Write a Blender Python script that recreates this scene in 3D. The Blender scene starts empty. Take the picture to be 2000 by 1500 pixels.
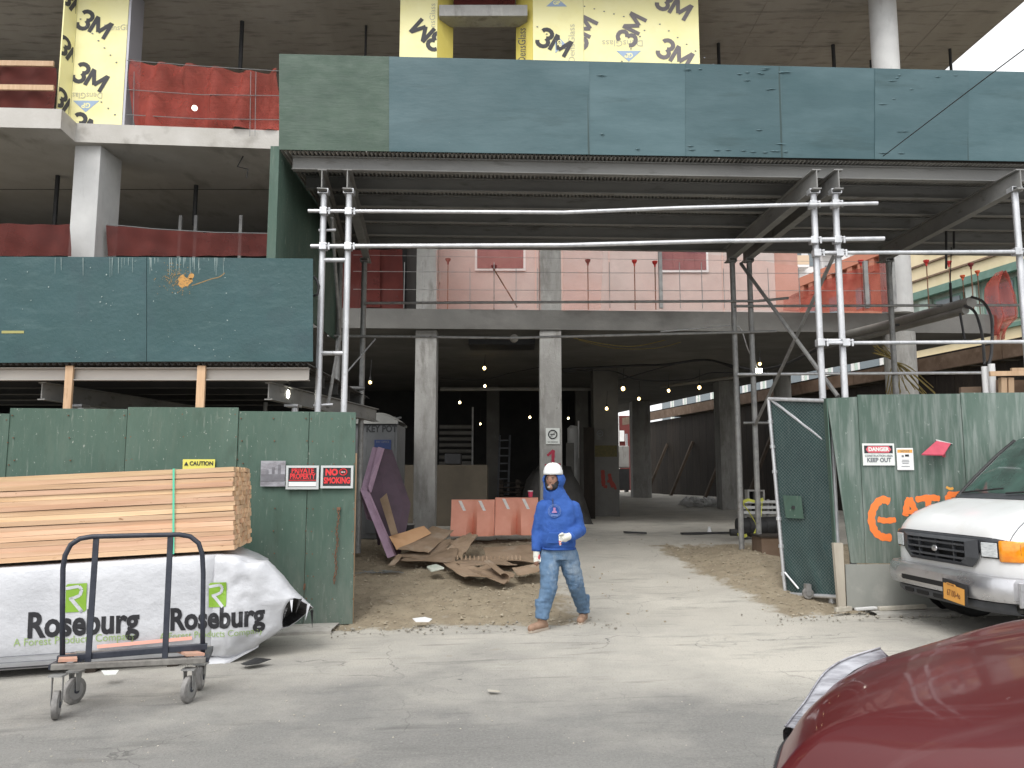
import bpy, bmesh, math, random
from mathutils import Vector, Matrix, noise
random.seed(7)
R = math.radians
# ---------------------------------------------------------------- camera, light, exposure
SC = bpy.context.scene
F = 1560.0
PITCH = math.atan(185 / F)
CAMZ = 1.66
cam_data = bpy.data.cameras.new('camera')
cam_data.sensor_width = 36.0
cam_data.lens = 36.0 * F / 2000.0
cam_data.clip_end = 600
cam_data.clip_start = 0.05
cam = bpy.data.objects.new('camera', cam_data)
SC.collection.objects.link(cam)
cam.location = (0, 0, CAMZ)
cam.rotation_euler = (R(90) + PITCH, 0, 0)
SC.camera = cam
SUN_EL, SUN_ROT = R(52), R(200)
world = bpy.data.worlds.new('World')
SC.world = world
world.use_nodes = True
wn = world.node_tree
for n in list(wn.nodes): wn.nodes.remove(n)
sky = wn.nodes.new('ShaderNodeTexSky')
sky.sky_type = 'NISHITA'; sky.sun_disc = False
sky.sun_elevation = SUN_EL; sky.sun_rotation = SUN_ROT
sky.air_density = 1.0; sky.dust_density = 6.0; sky.ozone_density = 1.0
hs = wn.nodes.new('ShaderNodeHueSaturation'); hs.inputs['Saturation'].default_value = 0.12
bg = wn.nodes.new('ShaderNodeBackground'); bg.inputs['Strength'].default_value = 0.15
wo = wn.nodes.new('ShaderNodeOutputWorld')
ov = wn.nodes.new('ShaderNodeMix'); ov.data_type = 'RGBA'; ov.inputs[0].default_value = .72     # even overcast veil over the clear sky
ov.inputs[7].default_value = (5.1, 5.15, 5.2, 1)
wn.links.new(sky.outputs[0], hs.inputs['Color']); wn.links.new(hs.outputs[0], ov.inputs[6]); wn.links.new(ov.outputs[2], bg.inputs['Color'])
wn.links.new(bg.outputs[0], wo.inputs['Surface'])
sun_d = bpy.data.lights.new('sun', 'SUN'); sun_d.energy = 0.6; sun_d.angle = R(25); sun_d.color = (1, .97, .92)
sun = bpy.data.objects.new('sun', sun_d); SC.collection.objects.link(sun)
# the sun stands behind the camera, to its left
sdir = Vector((math.sin(SUN_ROT) * math.cos(SUN_EL), math.cos(SUN_ROT) * math.cos(SUN_EL), math.sin(SUN_EL)))
sun.rotation_euler = sdir.to_track_quat('Z', 'Y').to_euler()
vs = SC.view_settings
vs.view_transform = 'Standard'; vs.look = 'None'; vs.exposure = 1.02; vs.gamma = 1; vs.use_curve_mapping = False
try:
    SC.cycles.max_bounces = 8; SC.cycles.diffuse_bounces = 5; SC.cycles.transparent_max_bounces = 12
    SC.cycles.sample_clamp_indirect = 6; SC.cycles.use_denoising = True
    SC.cycles.caustics_reflective = False; SC.cycles.caustics_refractive = False
except Exception: pass

# ---------------------------------------------------------------- helpers
COL = SC.collection
cp, sp = math.cos(PITCH), math.sin(PITCH)
def ray(px, py):
    u = (px - 1000) / F; v = (750 - py) / F
    return Vector((u, cp - v * sp, sp + v * cp))
def P(px, py, Y):
    d = ray(px, py); s = Y / d.y
    return Vector((0, 0, CAMZ)) + d * s
def PZ(px, py, z):
    d = ray(px, py); s = (z - CAMZ) / d.z
    return Vector((0, 0, CAMZ)) + d * s
def gx(x):
    x = max(-9, min(9, x))
    return .048 + .0255 * x + (.012 * (x + 1.9) if x < -1.9 else 0)
def lerp_table(t, tab):
    if t <= tab[0][0]: return tab[0][1]
    for (a, b), (c, d) in zip(tab, tab[1:]):
        if t <= c:
            k = (t - a) / (c - a); k = k * k * (3 - 2 * k) * .5 + k * .5
            return b + (d - b) * k
    return tab[-1][1]
RISE = [(9.3, 0), (10.5, .12), (14.5, .56), (21, .62), (24, .68), (31, .93), (60, .98)]
def gz(x, y):
    k = min(1, max(0, (y - 9.3) / 5.0))
    base = gx(x) * (1 - k) + .04 * k
    z = base + lerp_table(y, RISE)
    if y > 9.0:
        z += .22 * math.exp(-((x - 3.55) / .55) ** 2 - ((y - 11.6) / 1.3) ** 2)
        z += .05 * math.exp(-((x + 1.0) / 1.2) ** 2 - ((y - 11.5) / 1.2) ** 2)
        amp = .03 * min(1, (y - 9.0) / .8)
        z += amp * noise.fractal(Vector((x * 1.3, y * 1.3, 0)), 1, 2, 4)
    return z

class MB:
    def __init__(s, T=None): s.v = []; s.f = []; s.T = T
    def add(s, vs, fs):
        o = len(s.v)
        for p in vs:
            p = Vector(p)
            s.v.append(s.T @ p if s.T else p)
        s.f += [tuple(i + o for i in f) for f in fs]
        return s
    def box(s, x0, x1, y0, y1, z0, z1):
        x0, x1 = sorted((x0, x1)); y0, y1 = sorted((y0, y1)); z0, z1 = sorted((z0, z1))
        return s.add([(x0,y0,z0),(x1,y0,z0),(x1,y1,z0),(x0,y1,z0),(x0,y0,z1),(x1,y0,z1),(x1,y1,z1),(x0,y1,z1)],
              [(0,3,2,1),(4,5,6,7),(0,1,5,4),(1,2,6,5),(2,3,7,6),(3,0,4,7)])
    def bar(s, p, q, w, h, up=(0,0,1)):
        p = Vector(p); q = Vector(q); d = (q - p).normalized(); up = Vector(up)
        if abs(d.dot(up)) > .98: up = Vector((0, 1, 0)) if abs(d.y) < .9 else Vector((1, 0, 0))
        a = d.cross(up).normalized() * w / 2; b = a.cross(d).normalized() * h / 2
        vs = [p-a-b, p+a-b, p+a+b, p-a+b, q-a-b, q+a-b, q+a+b, q-a+b]
        return s.add(vs, [(0,1,2,3),(7,6,5,4),(0,4,5,1),(1,5,6,2),(2,6,7,3),(3,7,4,0)])
    def tube(s, pts, r, n=10, caps=True):
        pts = [Vector(p) for p in pts]
        rs = r if isinstance(r, (list, tuple)) else [r] * len(pts)
        rings = []; prev = None
        for i, p in enumerate(pts):
            if i == 0: d = pts[1] - p
            elif i == len(pts) - 1: d = p - pts[i-1]
            else: d = (pts[i+1] - p).normalized() + (p - pts[i-1]).normalized()
            d.normalize()
            if prev is None:
                a = d.orthogonal().normalized()
            else:
                a = (prev - d * prev.dot(d))
                a = a.normalized() if a.length > 1e-6 else d.orthogonal().normalized()
            prev = a; b = d.cross(a)
            rings.append([p + (a * math.cos(2*math.pi*k/n) + b * math.sin(2*math.pi*k/n)) * rs[i] for k in range(n)])
        vs = [v for r_ in rings for v in r_]
        fs = []
        for i in range(len(rings) - 1):
            for k in range(n):
                k2 = (k + 1) % n
                fs.append((i*n+k, i*n+k2, (i+1)*n+k2, (i+1)*n+k))
        if caps:
            fs.append(tuple(range(n))[::-1]); fs.append(tuple(range((len(rings)-1)*n, len(rings)*n)))
        return s.add(vs, fs)
    def prism(s, pts, z0, z1):
        n = len(pts)
        vs = [(p[0], p[1], z0) for p in pts] + [(p[0], p[1], z1) for p in pts]
        return s.add(vs, [tuple(range(n))[::-1], tuple(range(n, 2*n))] + [(i, (i+1) % n, n + (i+1) % n, n + i) for i in range(n)])
    def slab(s, pts, off):
        """polygon pts (3D) extruded by vector off"""
        pts = [Vector(p) for p in pts]; off = Vector(off); n = len(pts)
        return s.add(pts + [p + off for p in pts], [tuple(range(n))[::-1], tuple(range(n, 2*n))] + [(i, (i+1) % n, n + (i+1) % n, n + i) for i in range(n)])
    def grid(s, rows, close_u=False):
        h = len(rows); w = len(rows[0])
        vs = [p for r_ in rows for p in r_]
        fs = []
        for i in range(h - 1):
            for j in range(w if close_u else w - 1):
                j2 = (j + 1) % w
                fs.append((i*w+j, i*w+j2, (i+1)*w+j2, (i+1)*w+j))
        return s.add(vs, fs)
    def ball(s, c, r, nu=10, nv=7, sc=(1,1,1)):
        c = Vector(c); rows = []
        for i in range(nv + 1):
            t = math.pi * i / nv
            rows.append([c + Vector((math.sin(t)*math.cos(2*math.pi*k/nu)*sc[0], math.sin(t)*math.sin(2*math.pi*k/nu)*sc[1], -math.cos(t)*sc[2])) * r for k in range(nu)])
        return s.grid(rows, True)
    def build(s, name, mat, parent=None, smooth=False, bevel=0, solid=0, off=None, kind=None, label=None, origin=None, fix=True):
        me = bpy.data.meshes.new(name)
        if parent is None:
            if origin is None:
                xs = [v.x for v in s.v]; ys = [v.y for v in s.v]; zs = [v.z for v in s.v]
                origin = Vector(((min(xs)+max(xs))/2, (min(ys)+max(ys))/2, min(zs)))
        else:
            origin = wpos(parent)
        o_ = Vector(origin)
        me.from_pydata([v - o_ for v in s.v], [], s.f)
        if fix:
            bm = bmesh.new(); bm.from_mesh(me)
            bmesh.ops.remove_doubles(bm, verts=bm.verts, dist=1e-5)
            bmesh.ops.recalc_face_normals(bm, faces=bm.faces)
            bm.to_mesh(me); bm.free()
        me.materials.append(mat)
        ob = bpy.data.objects.new(name, me); COL.objects.link(ob)
        if parent is None: ob.location = o_
        else: ob.parent = parent; 
        WP[ob.name] = o_
        if smooth:
            me.polygons.foreach_set('use_smooth', [True] * len(me.polygons))
            if smooth != 'full':
                m = ob.modifiers.new('ws', 'WEIGHTED_NORMAL') if False else None
                for e in me.edges: pass
                set_sharp(me, R(38))
        if solid:
            m = ob.modifiers.new('solid', 'SOLIDIFY'); m.thickness = solid; m.offset = 0
        if bevel:
            m = ob.modifiers.new('bevel', 'BEVEL'); m.width = bevel; m.segments = 2; m.limit_method = 'ANGLE'; m.angle_limit = R(35)
        if kind: ob['kind'] = kind
        if label: ob['label'] = label
        return ob
WP = {}
def wpos(o): return WP[o.name]
def set_sharp(me, ang):
    bm = bmesh.new(); bm.from_mesh(me)
    for e in bm.edges:
        if len(e.link_faces) == 2:
            e.smooth = e.link_faces[0].normal.angle(e.link_faces[1].normal, 0) < ang
    bm.to_mesh(me); bm.free()
def tag(o, label, cat, group=None):
    o['label'] = label; o['category'] = cat
    if group: o['group'] = group
    return o
def thing(name, loc, label, cat, group=None):
    o = bpy.data.objects.new(name, None); COL.objects.link(o); o.location = loc; o.empty_display_size = .2
    WP[o.name] = Vector(loc)
    return tag(o, label, cat, group)
def struct(o): o['kind'] = 'structure'; return o
def copy_tree(o, parent=None):
    c = o.copy(); COL.objects.link(c); WP[c.name] = Vector(WP.get(o.name, (0,0,0)))
    if parent: c.parent = parent
    for ch in list(o.children): copy_tree(ch, c)
    return c
def text_mb(body, size, T, off=0.0, ext=0.001, sx=1.0, align='CENTER', bold=True):
    """lettering as flat raised geometry; T maps local x (reading direction), y (up), z (out of the surface)"""
    cu = bpy.data.curves.new('t', 'FONT'); cu.body = body; cu.size = size; cu.offset = off; cu.extrude = ext
    cu.align_x = align; cu.align_y = 'CENTER'; cu.resolution_u = 3
    ob = bpy.data.objects.new('t', cu); COL.objects.link(ob)
    dg = bpy.context.evaluated_depsgraph_get()
    me = bpy.data.meshes.new_from_object(ob.evaluated_get(dg))
    mb = MB()
    for v in me.vertices:
        mb.v.append(T @ Vector((v.co.x * sx, v.co.y, v.co.z)))
    mb.f = [tuple(p.vertices) for p in me.polygons]
    bpy.data.objects.remove(ob); bpy.data.curves.remove(cu); bpy.data.meshes.remove(me)
    return mb
def frame(o, ex, ez, ny=None):
    """matrix with local x = ex, local y = ez (up), z = out"""
    ex = Vector(ex).normalized(); ez = Vector(ez); ez = (ez - ex * ez.dot(ex)).normalized(); n = ex.cross(ez)
    m = Matrix.Identity(4)
    for i in range(3):
        m[i][0] = ex[i]; m[i][1] = ez[i]; m[i][2] = n[i]; m[i][3] = o[i]
    return m
def rotT(T, deg): return T @ Matrix.Rotation(R(deg), 4, 'Z')

def lin(r, g, b):
    f = lambda c: (c/255/12.92) if c/255 <= .04045 else ((c/255+.055)/1.055) ** 2.4
    return (f(r), f(g), f(b))
# ---------------------------------------------------------------- materials
def nt(m): return m.node_tree
def mat(name, c1, c2=None, scale=3, stretch=(1,1,1), lo=.35, hi=.65, rough=.75, metal=0, bump=0, bscale=60, layers=(), rnd=0, spec=.5,
        emit=None, coat=0, rough2=None, world=False, alpha=None, detail=8, bstretch=(1,1,1), bdist=.02, hue=0):
    m = bpy.data.materials.new(name); m.use_nodes = True
    t = m.node_tree; N = t.nodes; L = t.links; b = N['Principled BSDF']
    tc = N.new('ShaderNodeTexCoord'); co = tc.outputs['Object']
    oi = N.new('ShaderNodeObjectInfo')
    if world:
        ge = N.new('ShaderNodeNewGeometry'); co = ge.outputs['Position']
    elif True:
        # shift the pattern per object so alike pieces differ
        va = N.new('ShaderNodeVectorMath'); va.operation = 'ADD'
        mu = N.new('ShaderNodeMath'); mu.operation = 'MULTIPLY'; mu.inputs[1].default_value = 37.0
        L.new(oi.outputs['Random'], mu.inputs[0]); L.new(co, va.inputs[0]); L.new(mu.outputs[0], va.inputs[1]); co = va.outputs[0]
    def nz(sc, st, det=detail, lo_=.35, hi_=.65):
        mp = N.new('ShaderNodeMapping'); mp.inputs['Scale'].default_value = st
        L.new(co, mp.inputs['Vector'])
        n = N.new('ShaderNodeTexNoise'); n.inputs['Scale'].default_value = sc; n.inputs['Detail'].default_value = det; n.inputs['Roughness'].default_value = .6
        L.new(mp.outputs[0], n.inputs['Vector'])
        mr = N.new('ShaderNodeMapRange'); mr.inputs['From Min'].default_value = lo_; mr.inputs['From Max'].default_value = hi_
        L.new(n.outputs['Fac'], mr.inputs['Value'])
        return mr.outputs[0]
    def mix(f, a, bcol, blend='MIX'):
        x = N.new('ShaderNodeMix'); x.data_type = 'RGBA'; x.blend_type = blend
        if isinstance(f, (int, float)): x.inputs[0].default_value = f
        else: L.new(f, x.inputs[0])
        for s_, v in ((6, a), (7, bcol)):
            if isinstance(v, tuple): x.inputs[s_].default_value = (*v[:3], 1)
            else: L.new(v, x.inputs[s_])
        return x.outputs[2]
    cur = tuple(c1)
    if c2: cur = mix(nz(scale, stretch, lo_=lo, hi_=hi), tuple(c1), tuple(c2))
    for ly in layers:
        # (colour, scale, stretch, lo, hi, amount)
        f = nz(ly[1], ly[2], lo_=ly[3], hi_=ly[4])
        mm = N.new('ShaderNodeMath'); mm.operation = 'MULTIPLY'; mm.inputs[1].default_value = ly[5]; mm.use_clamp = True
        L.new(f, mm.inputs[0]); fo = mm.outputs[0]
        if len(ly) > 6:   # limited to a height band of the object: (z0, z1) fading from 1 to 0
            ge2 = N.new('ShaderNodeNewGeometry'); sx_ = N.new('ShaderNodeSeparateXYZ'); L.new(ge2.outputs['Position'], sx_.inputs[0])
            mr2 = N.new('ShaderNodeMapRange'); mr2.inputs['From Min'].default_value = ly[6][0]; mr2.inputs['From Max'].default_value = ly[6][1]
            mr2.inputs['To Min'].default_value = 1; mr2.inputs['To Max'].default_value = 0
            L.new(sx_.outputs[2], mr2.inputs['Value'])
            m3 = N.new('ShaderNodeMath'); m3.operation = 'MULTIPLY'; L.new(fo, m3.inputs[0]); L.new(mr2.outputs[0], m3.inputs[1]); fo = m3.outputs[0]
        cur = mix(fo, cur, tuple(ly[0]))
    if rnd or hue:
        h = N.new('ShaderNodeHueSaturation')
        mr = N.new('ShaderNodeMapRange'); mr.inputs['To Min'].default_value = 1 - rnd; mr.inputs['To Max'].default_value = 1 + rnd
        L.new(oi.outputs['Random'], mr.inputs['Value']); L.new(mr.outputs[0], h.inputs['Value'])
        if hue:
            q = N.new('ShaderNodeMath'); q.operation = 'MULTIPLY'; q.inputs[1].default_value = 7.77; L.new(oi.outputs['Random'], q.inputs[0])
            q2 = N.new('ShaderNodeMath'); q2.operation = 'FRACT'; L.new(q.outputs[0], q2.inputs[0])
            mr3 = N.new('ShaderNodeMapRange'); mr3.inputs['To Min'].default_value = .5 - hue; mr3.inputs['To Max'].default_value = .5 + hue
            L.new(q2.outputs[0], mr3.inputs['Value']); L.new(mr3.outputs[0], h.inputs['Hue'])
        if isinstance(cur, tuple): h.inputs['Color'].default_value = (*cur, 1)
        else: L.new(cur, h.inputs['Color'])
        cur = h.outputs[0]
    if isinstance(cur, tuple): b.inputs['Base Color'].default_value = (*cur, 1)
    else: L.new(cur, b.inputs['Base Color'])
    b.inputs['Roughness'].default_value = rough
    if rough2 is not None:
        r_ = nz(scale * 1.7, stretch); mr = N.new('ShaderNodeMapRange'); mr.inputs['To Min'].default_value = rough; mr.inputs['To Max'].default_value = rough2
        L.new(r_, mr.inputs['Value']); L.new(mr.outputs[0], b.inputs['Roughness'])
    b.inputs['Metallic'].default_value = metal
    b.inputs['Specular IOR Level'].default_value = spec
    b.inputs['Coat Weight'].default_value = coat
    b.inputs['Coat Roughness'].default_value = .05
    if emit:
        b.inputs['Emission Color'].default_value = (*emit[0], 1); b.inputs['Emission Strength'].default_value = emit[1]
    if bump:
        bp = N.new('ShaderNodeBump'); bp.inputs['Strength'].default_value = bump; bp.inputs['Distance'].default_value = bdist
        L.new(nz(bscale, bstretch, lo_=.2, hi_=.8), bp.inputs['Height']); L.new(bp.outputs[0], b.inputs['Normal'])
    if alpha is not None:
        if isinstance(alpha, (int, float)): b.inputs['Alpha'].default_value = alpha
        else:
            a_ = nz(alpha[2], (1,1,1)); mr = N.new('ShaderNodeMapRange'); mr.inputs['To Min'].default_value = alpha[0]; mr.inputs['To Max'].default_value = alpha[1]
            L.new(a_, mr.inputs['Value']); L.new(mr.outputs[0], b.inputs['Alpha'])
    return m

V3 = (1, 1, 1)
M = {}
chips = [((.36,.39,.35), 30, (1,1,.7), .655, .69, .65), ((.045,.075,.055), 4, (1.3,1,.5), .56, .68, .5), ((.30,.33,.29), 9, (3,1,.35), .60, .74, .45)]
M['fence'] = mat('fence_green_paint', (.056,.104,.080), (.078,.132,.104), 1.6, (1,1,.5), rough=.62, rough2=.8, bump=.25, bscale=30, bstretch=(1,1,.2),
    layers=[((.10,.14,.11), 5, (3,1,.3), .5, .8, .6)] + chips + [((.20,.215,.19), 3, (1.5,1,.6), .3, .75, .9, (.0, 1.15)), ((.03,.035,.03), 60, (1,1,1), .75, .78, .8)], rnd=.07)
M['fence_r'] = mat('fence_green_paint_worn', (.066,.112,.088), (.115,.158,.135), 1.3, (1.6,1,.5), rough=.62, rough2=.8, bump=.25, bscale=30, bstretch=(1,1,.2),
    layers=[((.22,.255,.235), 5, (3,1,.3), .46, .66, .8), ((.34,.38,.355), 18, (1,1,.6), .66, .71, .7), ((.30,.31,.27), 2, (1.5,1,.6), .3, .7, .9, (.1, 1.2)), ((.03,.035,.03), 50, (1,1,1), .74, .77, .8)], rnd=.08)
M['teal'] = mat('parapet_teal_paint', (.031,.078,.090), (.046,.098,.112), .9, (1,1,1.6), rough=.40, rough2=.6, bump=.10, bscale=9, bstretch=(.4,1,1.6),
    layers=[((.09,.155,.172), 1.1, (.5,1,1.6), .45, .72, .65), ((.02,.055,.06), 2.0, (.4,1,2.5), .58, .72, .6), ((.02,.045,.05), 9, (.6,1,6), .73, .76, .5), ((.28,.34,.33), 60, V3, .74, .78, .7)], rnd=.06)
M['teal_low'] = mat('low_parapet_teal_paint', (.020,.064,.068), (.028,.078,.086), 1.2, (1,1,1), rough=.5, rough2=.65, bump=.2, bscale=20,
    layers=[((.07,.13,.135), 5, (.5,1,2.2), .53, .75, .5), ((.02,.05,.06), 1.6, (1,1,1), .52, .7, .6), ((.3,.34,.32), 38, (1.4,1,.4), .755, .79, .5), ((.3,.36,.34), 12, (4,1,.18), .64, .72, .0)], rnd=.05)
M['green_new'] = mat('parapet_green_paint', (.040,.072,.052), (.062,.10,.074), 3, (1,1,2), rough=.55, rough2=.7, bump=.12, bscale=12, bstretch=(.5,1,3),
    layers=[((.035,.07,.05), 8, (1,1,2), .58, .7, .7), ((.25,.3,.26), 50, V3, .72, .76, .5)])
M['conc'] = mat('formed_concrete', (.28,.275,.26), (.37,.365,.35), 1.5, rough=.85, bump=.3, bscale=18, layers=[((.17,.16,.145), 2.4, (1.5,1.5,.4), .52, .66, .7), ((.44,.43,.41), 6, (2,2,.5), .55, .70, .6), ((.12,.115,.10), 14, (1,1,.6), .66, .72, .6)])
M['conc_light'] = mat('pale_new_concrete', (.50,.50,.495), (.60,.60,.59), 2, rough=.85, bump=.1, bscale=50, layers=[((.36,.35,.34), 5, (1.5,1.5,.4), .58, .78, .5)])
M['conc_dark'] = mat('dark_concrete', (.10,.097,.088), (.15,.145,.135), 1.2, rough=.88, bump=.2, bscale=25, layers=[((.24,.235,.22), 3, (1,1,.5), .6, .75, .5)])  # darker concrete tone with random paler patches
M['soffit'] = mat('board_marked_soffit', (.30,.275,.235), (.40,.37,.325), .8, (1,.35,1), rough=.85, bump=.2, bscale=12, layers=[((.12,.11,.095), 2.5, (.6,3,1), .52, .72, .7), ((.36,.34,.31), 2, (1,.6,1), .58, .7, .5)])
M['steel'] = mat('galvanised_tube', (.50,.51,.53), (.66,.67,.69), 9, (1,1,.4), rough=.42, metal=.55, bump=.1, bscale=60, layers=[((.30,.29,.28), 20, (1,1,.5), .62, .7, .6), ((.8,.8,.82), 30, (1,1,.4), .66, .7, .6)])
M['steel_dull'] = mat('dull_scaffold_tube', (.22,.22,.22), (.32,.32,.31), 8, rough=.55, metal=.4, bump=.1, bscale=60, layers=[((.12,.10,.08), 14, V3, .6, .7, .6)])
M['beam'] = mat('grey_steel_beam', (.21,.21,.205), (.28,.28,.27), 2, (.4,1,1), rough=.6, metal=.1, bump=.1, bscale=30, layers=[((.08,.07,.06), 5, (.5,1,2), .58, .72, .6)])
M['deck'] = mat('corrugated_deck', (.30,.295,.28), (.40,.39,.37), 3, rough=.6, metal=.1, layers=[((.07,.055,.04), 4, V3, .56, .7, .5)])
M['planks'] = mat('deck_planks', (.10,.075,.045), (.16,.12,.075), 4, rough=.85, rnd=.25)
M['wood'] = mat('fresh_sawn_lumber', (.60,.375,.225), (.74,.51,.33), 3, (.35,6,6), rough=.7, bump=.15, bscale=16, bstretch=(.15,5,5), rnd=.17, hue=.012,
    layers=[((.62,.36,.18), 5, (.3,9,9), .56, .72, .45), ((.30,.14,.06), 7, (.9,2.6,2.6), .665, .70, .85)])
M['wood_end'] = mat('sawn_board_ends', (.66,.42,.24), (.78,.55,.36), 30, rough=.8, bump=.3, bscale=120, rnd=.2, layers=[((.35,.18,.09), 25, V3, .62, .68, .6)])
M['timber'] = mat('timber_post', (.50,.33,.20), (.60,.42,.27), 5, (4,4,.4), rough=.75, rnd=.12, layers=[((.3,.17,.09), 8, (3,3,.5), .62, .7, .5)])
M['darkwood'] = mat('dark_lagging_planks', (.016,.012,.009), (.030,.022,.016), 3, (3,3,.4), rough=.9, rnd=.35, bump=.4, bscale=20, layers=[((.06,.042,.03), 5, (4,4,.5), .6, .72, .6)])
M['brownwood'] = mat('brown_shed_beam', (.13,.085,.055), (.2,.14,.1), 3, rough=.85, rnd=.15, layers=[((.28,.2,.15), 6, V3, .58, .7, .5)])
M['black'] = mat('black_rubber', (.018,.018,.019), (.03,.03,.032), 10, rough=.6)
M['blackmetal'] = mat('dark_navy_painted_tube', (.018,.022,.035), (.035,.04,.055), 12, rough=.45, bump=.1, layers=[((.22,.2,.17), 30, V3, .7, .74, .6)])
M['rust'] = mat('rusty_steel', (.12,.055,.03), (.2,.10,.06), 20, rough=.85)
M['redplastic'] = mat('red_plastic_cap', (.5,.03,.025), rough=.45)
M['white'] = mat('white_plastic', (.72,.73,.73), (.78,.78,.78), 5, rough=.5)
M['whitepaint'] = mat('white_van_paint', (.74,.75,.76), (.77,.775,.78), 2, rough=.28, coat=.5, layers=[((.52,.50,.45), 3, (1,1,1.5), .48, .75, .35), ((.35,.32,.27), 5, V3, .45, .7, .55, (.45, .95)), ((.2,.17,.13), 40, V3, .72, .75, .5)])
M['signwhite'] = mat('sign_white', (.70,.73,.70), rough=.5)
M['signblack'] = mat('sign_black', (.02,.022,.025), rough=.5)
M['signred'] = mat('sign_red', (.70,.035,.04), rough=.5)
M['signpink'] = mat('sign_faded_red', (.62,.12,.15), rough=.5)
M['signorange'] = mat('sign_orange', (.72,.36,.08), rough=.5)
M['signyellow'] = mat('sign_yellow', (.72,.66,.13), rough=.5)
M['signgrey'] = mat('faded_grey_sign', (.20,.19,.21), (.34,.34,.37), 7, (.7,1,1.4), lo=.4, hi=.55, rough=.6)
M['signblue'] = mat('sign_dark_blue', (.02,.04,.13), rough=.5)
M['ink'] = mat('grey_ink', (.16,.17,.19), rough=.6)
M['alu'] = mat('aluminium_frame', (.55,.58,.58), rough=.4, metal=.3)
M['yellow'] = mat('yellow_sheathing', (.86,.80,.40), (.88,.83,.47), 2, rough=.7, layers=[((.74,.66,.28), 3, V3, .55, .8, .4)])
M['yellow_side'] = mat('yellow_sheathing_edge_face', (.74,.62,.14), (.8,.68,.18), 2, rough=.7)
M['logo_dark'] = mat('sheathing_black_print', (.05,.05,.055), rough=.7)
M['logo_faded'] = mat('sheathing_faded_print', (.17,.155,.16), rough=.7)
M['logo_blue'] = mat('sheathing_blue_print', (.33,.43,.58), rough=.7)
M['logo_grey'] = mat('sheathing_grey_print', (.52,.50,.36), rough=.7)
M['orangepaint'] = mat('orange_spray_paint', (.86,.21,.045), rough=.6, layers=[((.7,.3,.14), 30, V3, .6, .75, .4)])
M['redpaint'] = mat('red_spray_paint', (.36,.02,.05), rough=.6)
M['dullredpaint'] = mat('dull_red_paint', (.24,.03,.02), rough=.7)
M['dullyellow'] = mat('dull_yellow_paint', (.11,.09,.025), (.07,.06,.02), 20, rough=.7)
M['strap'] = mat('green_strap', (.12,.58,.38), rough=.4)
M['wrap'] = mat('white_plastic_wrap', (.50,.51,.54), (.59,.60,.63), 2.5, rough=.30, rough2=.5, bump=.30, bscale=4, bstretch=(1,1,1.2), bdist=.05, layers=[((.48,.49,.52), 2.5, (1.5,1,1), .55, .8, .35), ((.3,.27,.2), 14, (1,1,1), .66, .76, .3, (-.1,.35))])
M['wrapin'] = mat('black_wrap_inside', (.012,.012,.013), rough=.35, bump=.5, bscale=20)
M['rgreen'] = mat('green_logo_print', (.22,.40,.04), rough=.4)
M['rtag'] = mat('pale_green_tagline_print', (.30,.42,.16), rough=.4)
M['rtext'] = mat('black_wrap_print', (.02,.02,.024), rough=.4)
M['barrier'] = mat('orange_plastic_barrier', (.62,.25,.17), (.70,.32,.23), 3, rough=.6, layers=[((.55,.3,.2), 8, V3, .6, .75, .5)])
M['reflect'] = mat('silver_reflective_tape', (.75,.72,.70), (.6,.58,.56), 25, rough=.4)
M['cardboard'] = mat('cardboard', (.22,.155,.10), (.29,.21,.145), 4, rough=.9, rnd=.15, bump=.15, bscale=30, layers=[((.38,.33,.27), 3, V3, .56, .7, .5)])
M['cardboard_l'] = mat('bright_cardboard', (.50,.29,.15), (.56,.34,.19), 3, rough=.9)
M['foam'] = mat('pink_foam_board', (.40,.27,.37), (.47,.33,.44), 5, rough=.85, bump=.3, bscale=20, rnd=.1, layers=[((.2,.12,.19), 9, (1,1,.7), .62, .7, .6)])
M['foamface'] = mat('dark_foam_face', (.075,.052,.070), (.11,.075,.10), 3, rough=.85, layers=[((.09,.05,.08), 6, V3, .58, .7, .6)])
M['toilet'] = mat('grey_toilet_shell', (.12,.125,.13), (.16,.165,.17), 4, rough=.5)
M['toiletroof'] = mat('pale_toilet_roof', (.26,.265,.25), (.32,.32,.305), 4, rough=.5)
M['glass'] = mat('dark_window_glass', (.03,.035,.035), rough=.06, spec=.6)
M['vanglass'] = mat('van_windscreen_glass', (.03,.045,.04), rough=.05, spec=.7, layers=[((.06,.12,.10), 2, V3, .35, .6, .8)])
M['grille'] = mat('dark_grey_plastic', (.045,.048,.055), (.06,.063,.07), 10, rough=.5)
M['deepblack'] = mat('grille_void_black', (.006,.006,.007), rough=.7)
M['chrome'] = mat('worn_chrome_bumper', (.50,.50,.52), (.62,.62,.64), 3, (1,.6,1), rough=.22, rough2=.45, metal=.85, bump=.12, bscale=8, layers=[((.2,.19,.18), 7, (1,1,1), .58, .72, .6)])
M['lens'] = mat('clear_headlamp_lens', (.50,.53,.55), (.75,.77,.78), 22, (1,1,4), rough=.08, spec=.8, coat=.5)
M['amber'] = mat('amber_indicator_lens', (.85,.24,.01), (.95,.38,.03), 14, (1,1,1), rough=.1, coat=.6)
M['plate'] = mat('orange_plate', (.68,.33,.07), rough=.45)
M['platetext'] = mat('plate_brown_text', (.17,.06,.02), rough=.5)
M['carred'] = mat('dark_red_car_paint', (.082,.004,.006), (.095,.006,.008), 1.5, rough=.34, metal=.1, coat=.4, spec=.4, layers=[((.20,.12,.12), 2.2, (.35,4,1), .56, .75, .20), ((.35,.27,.27), 30, V3, .70, .745, .35)], bump=.02, bscale=3)
M['carlens'] = mat('lilac_headlamp_lens', (.15,.15,.17), (.42,.43,.47), 5, (1,6,6), rough=.15, coat=.6, spec=.7)
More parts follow.
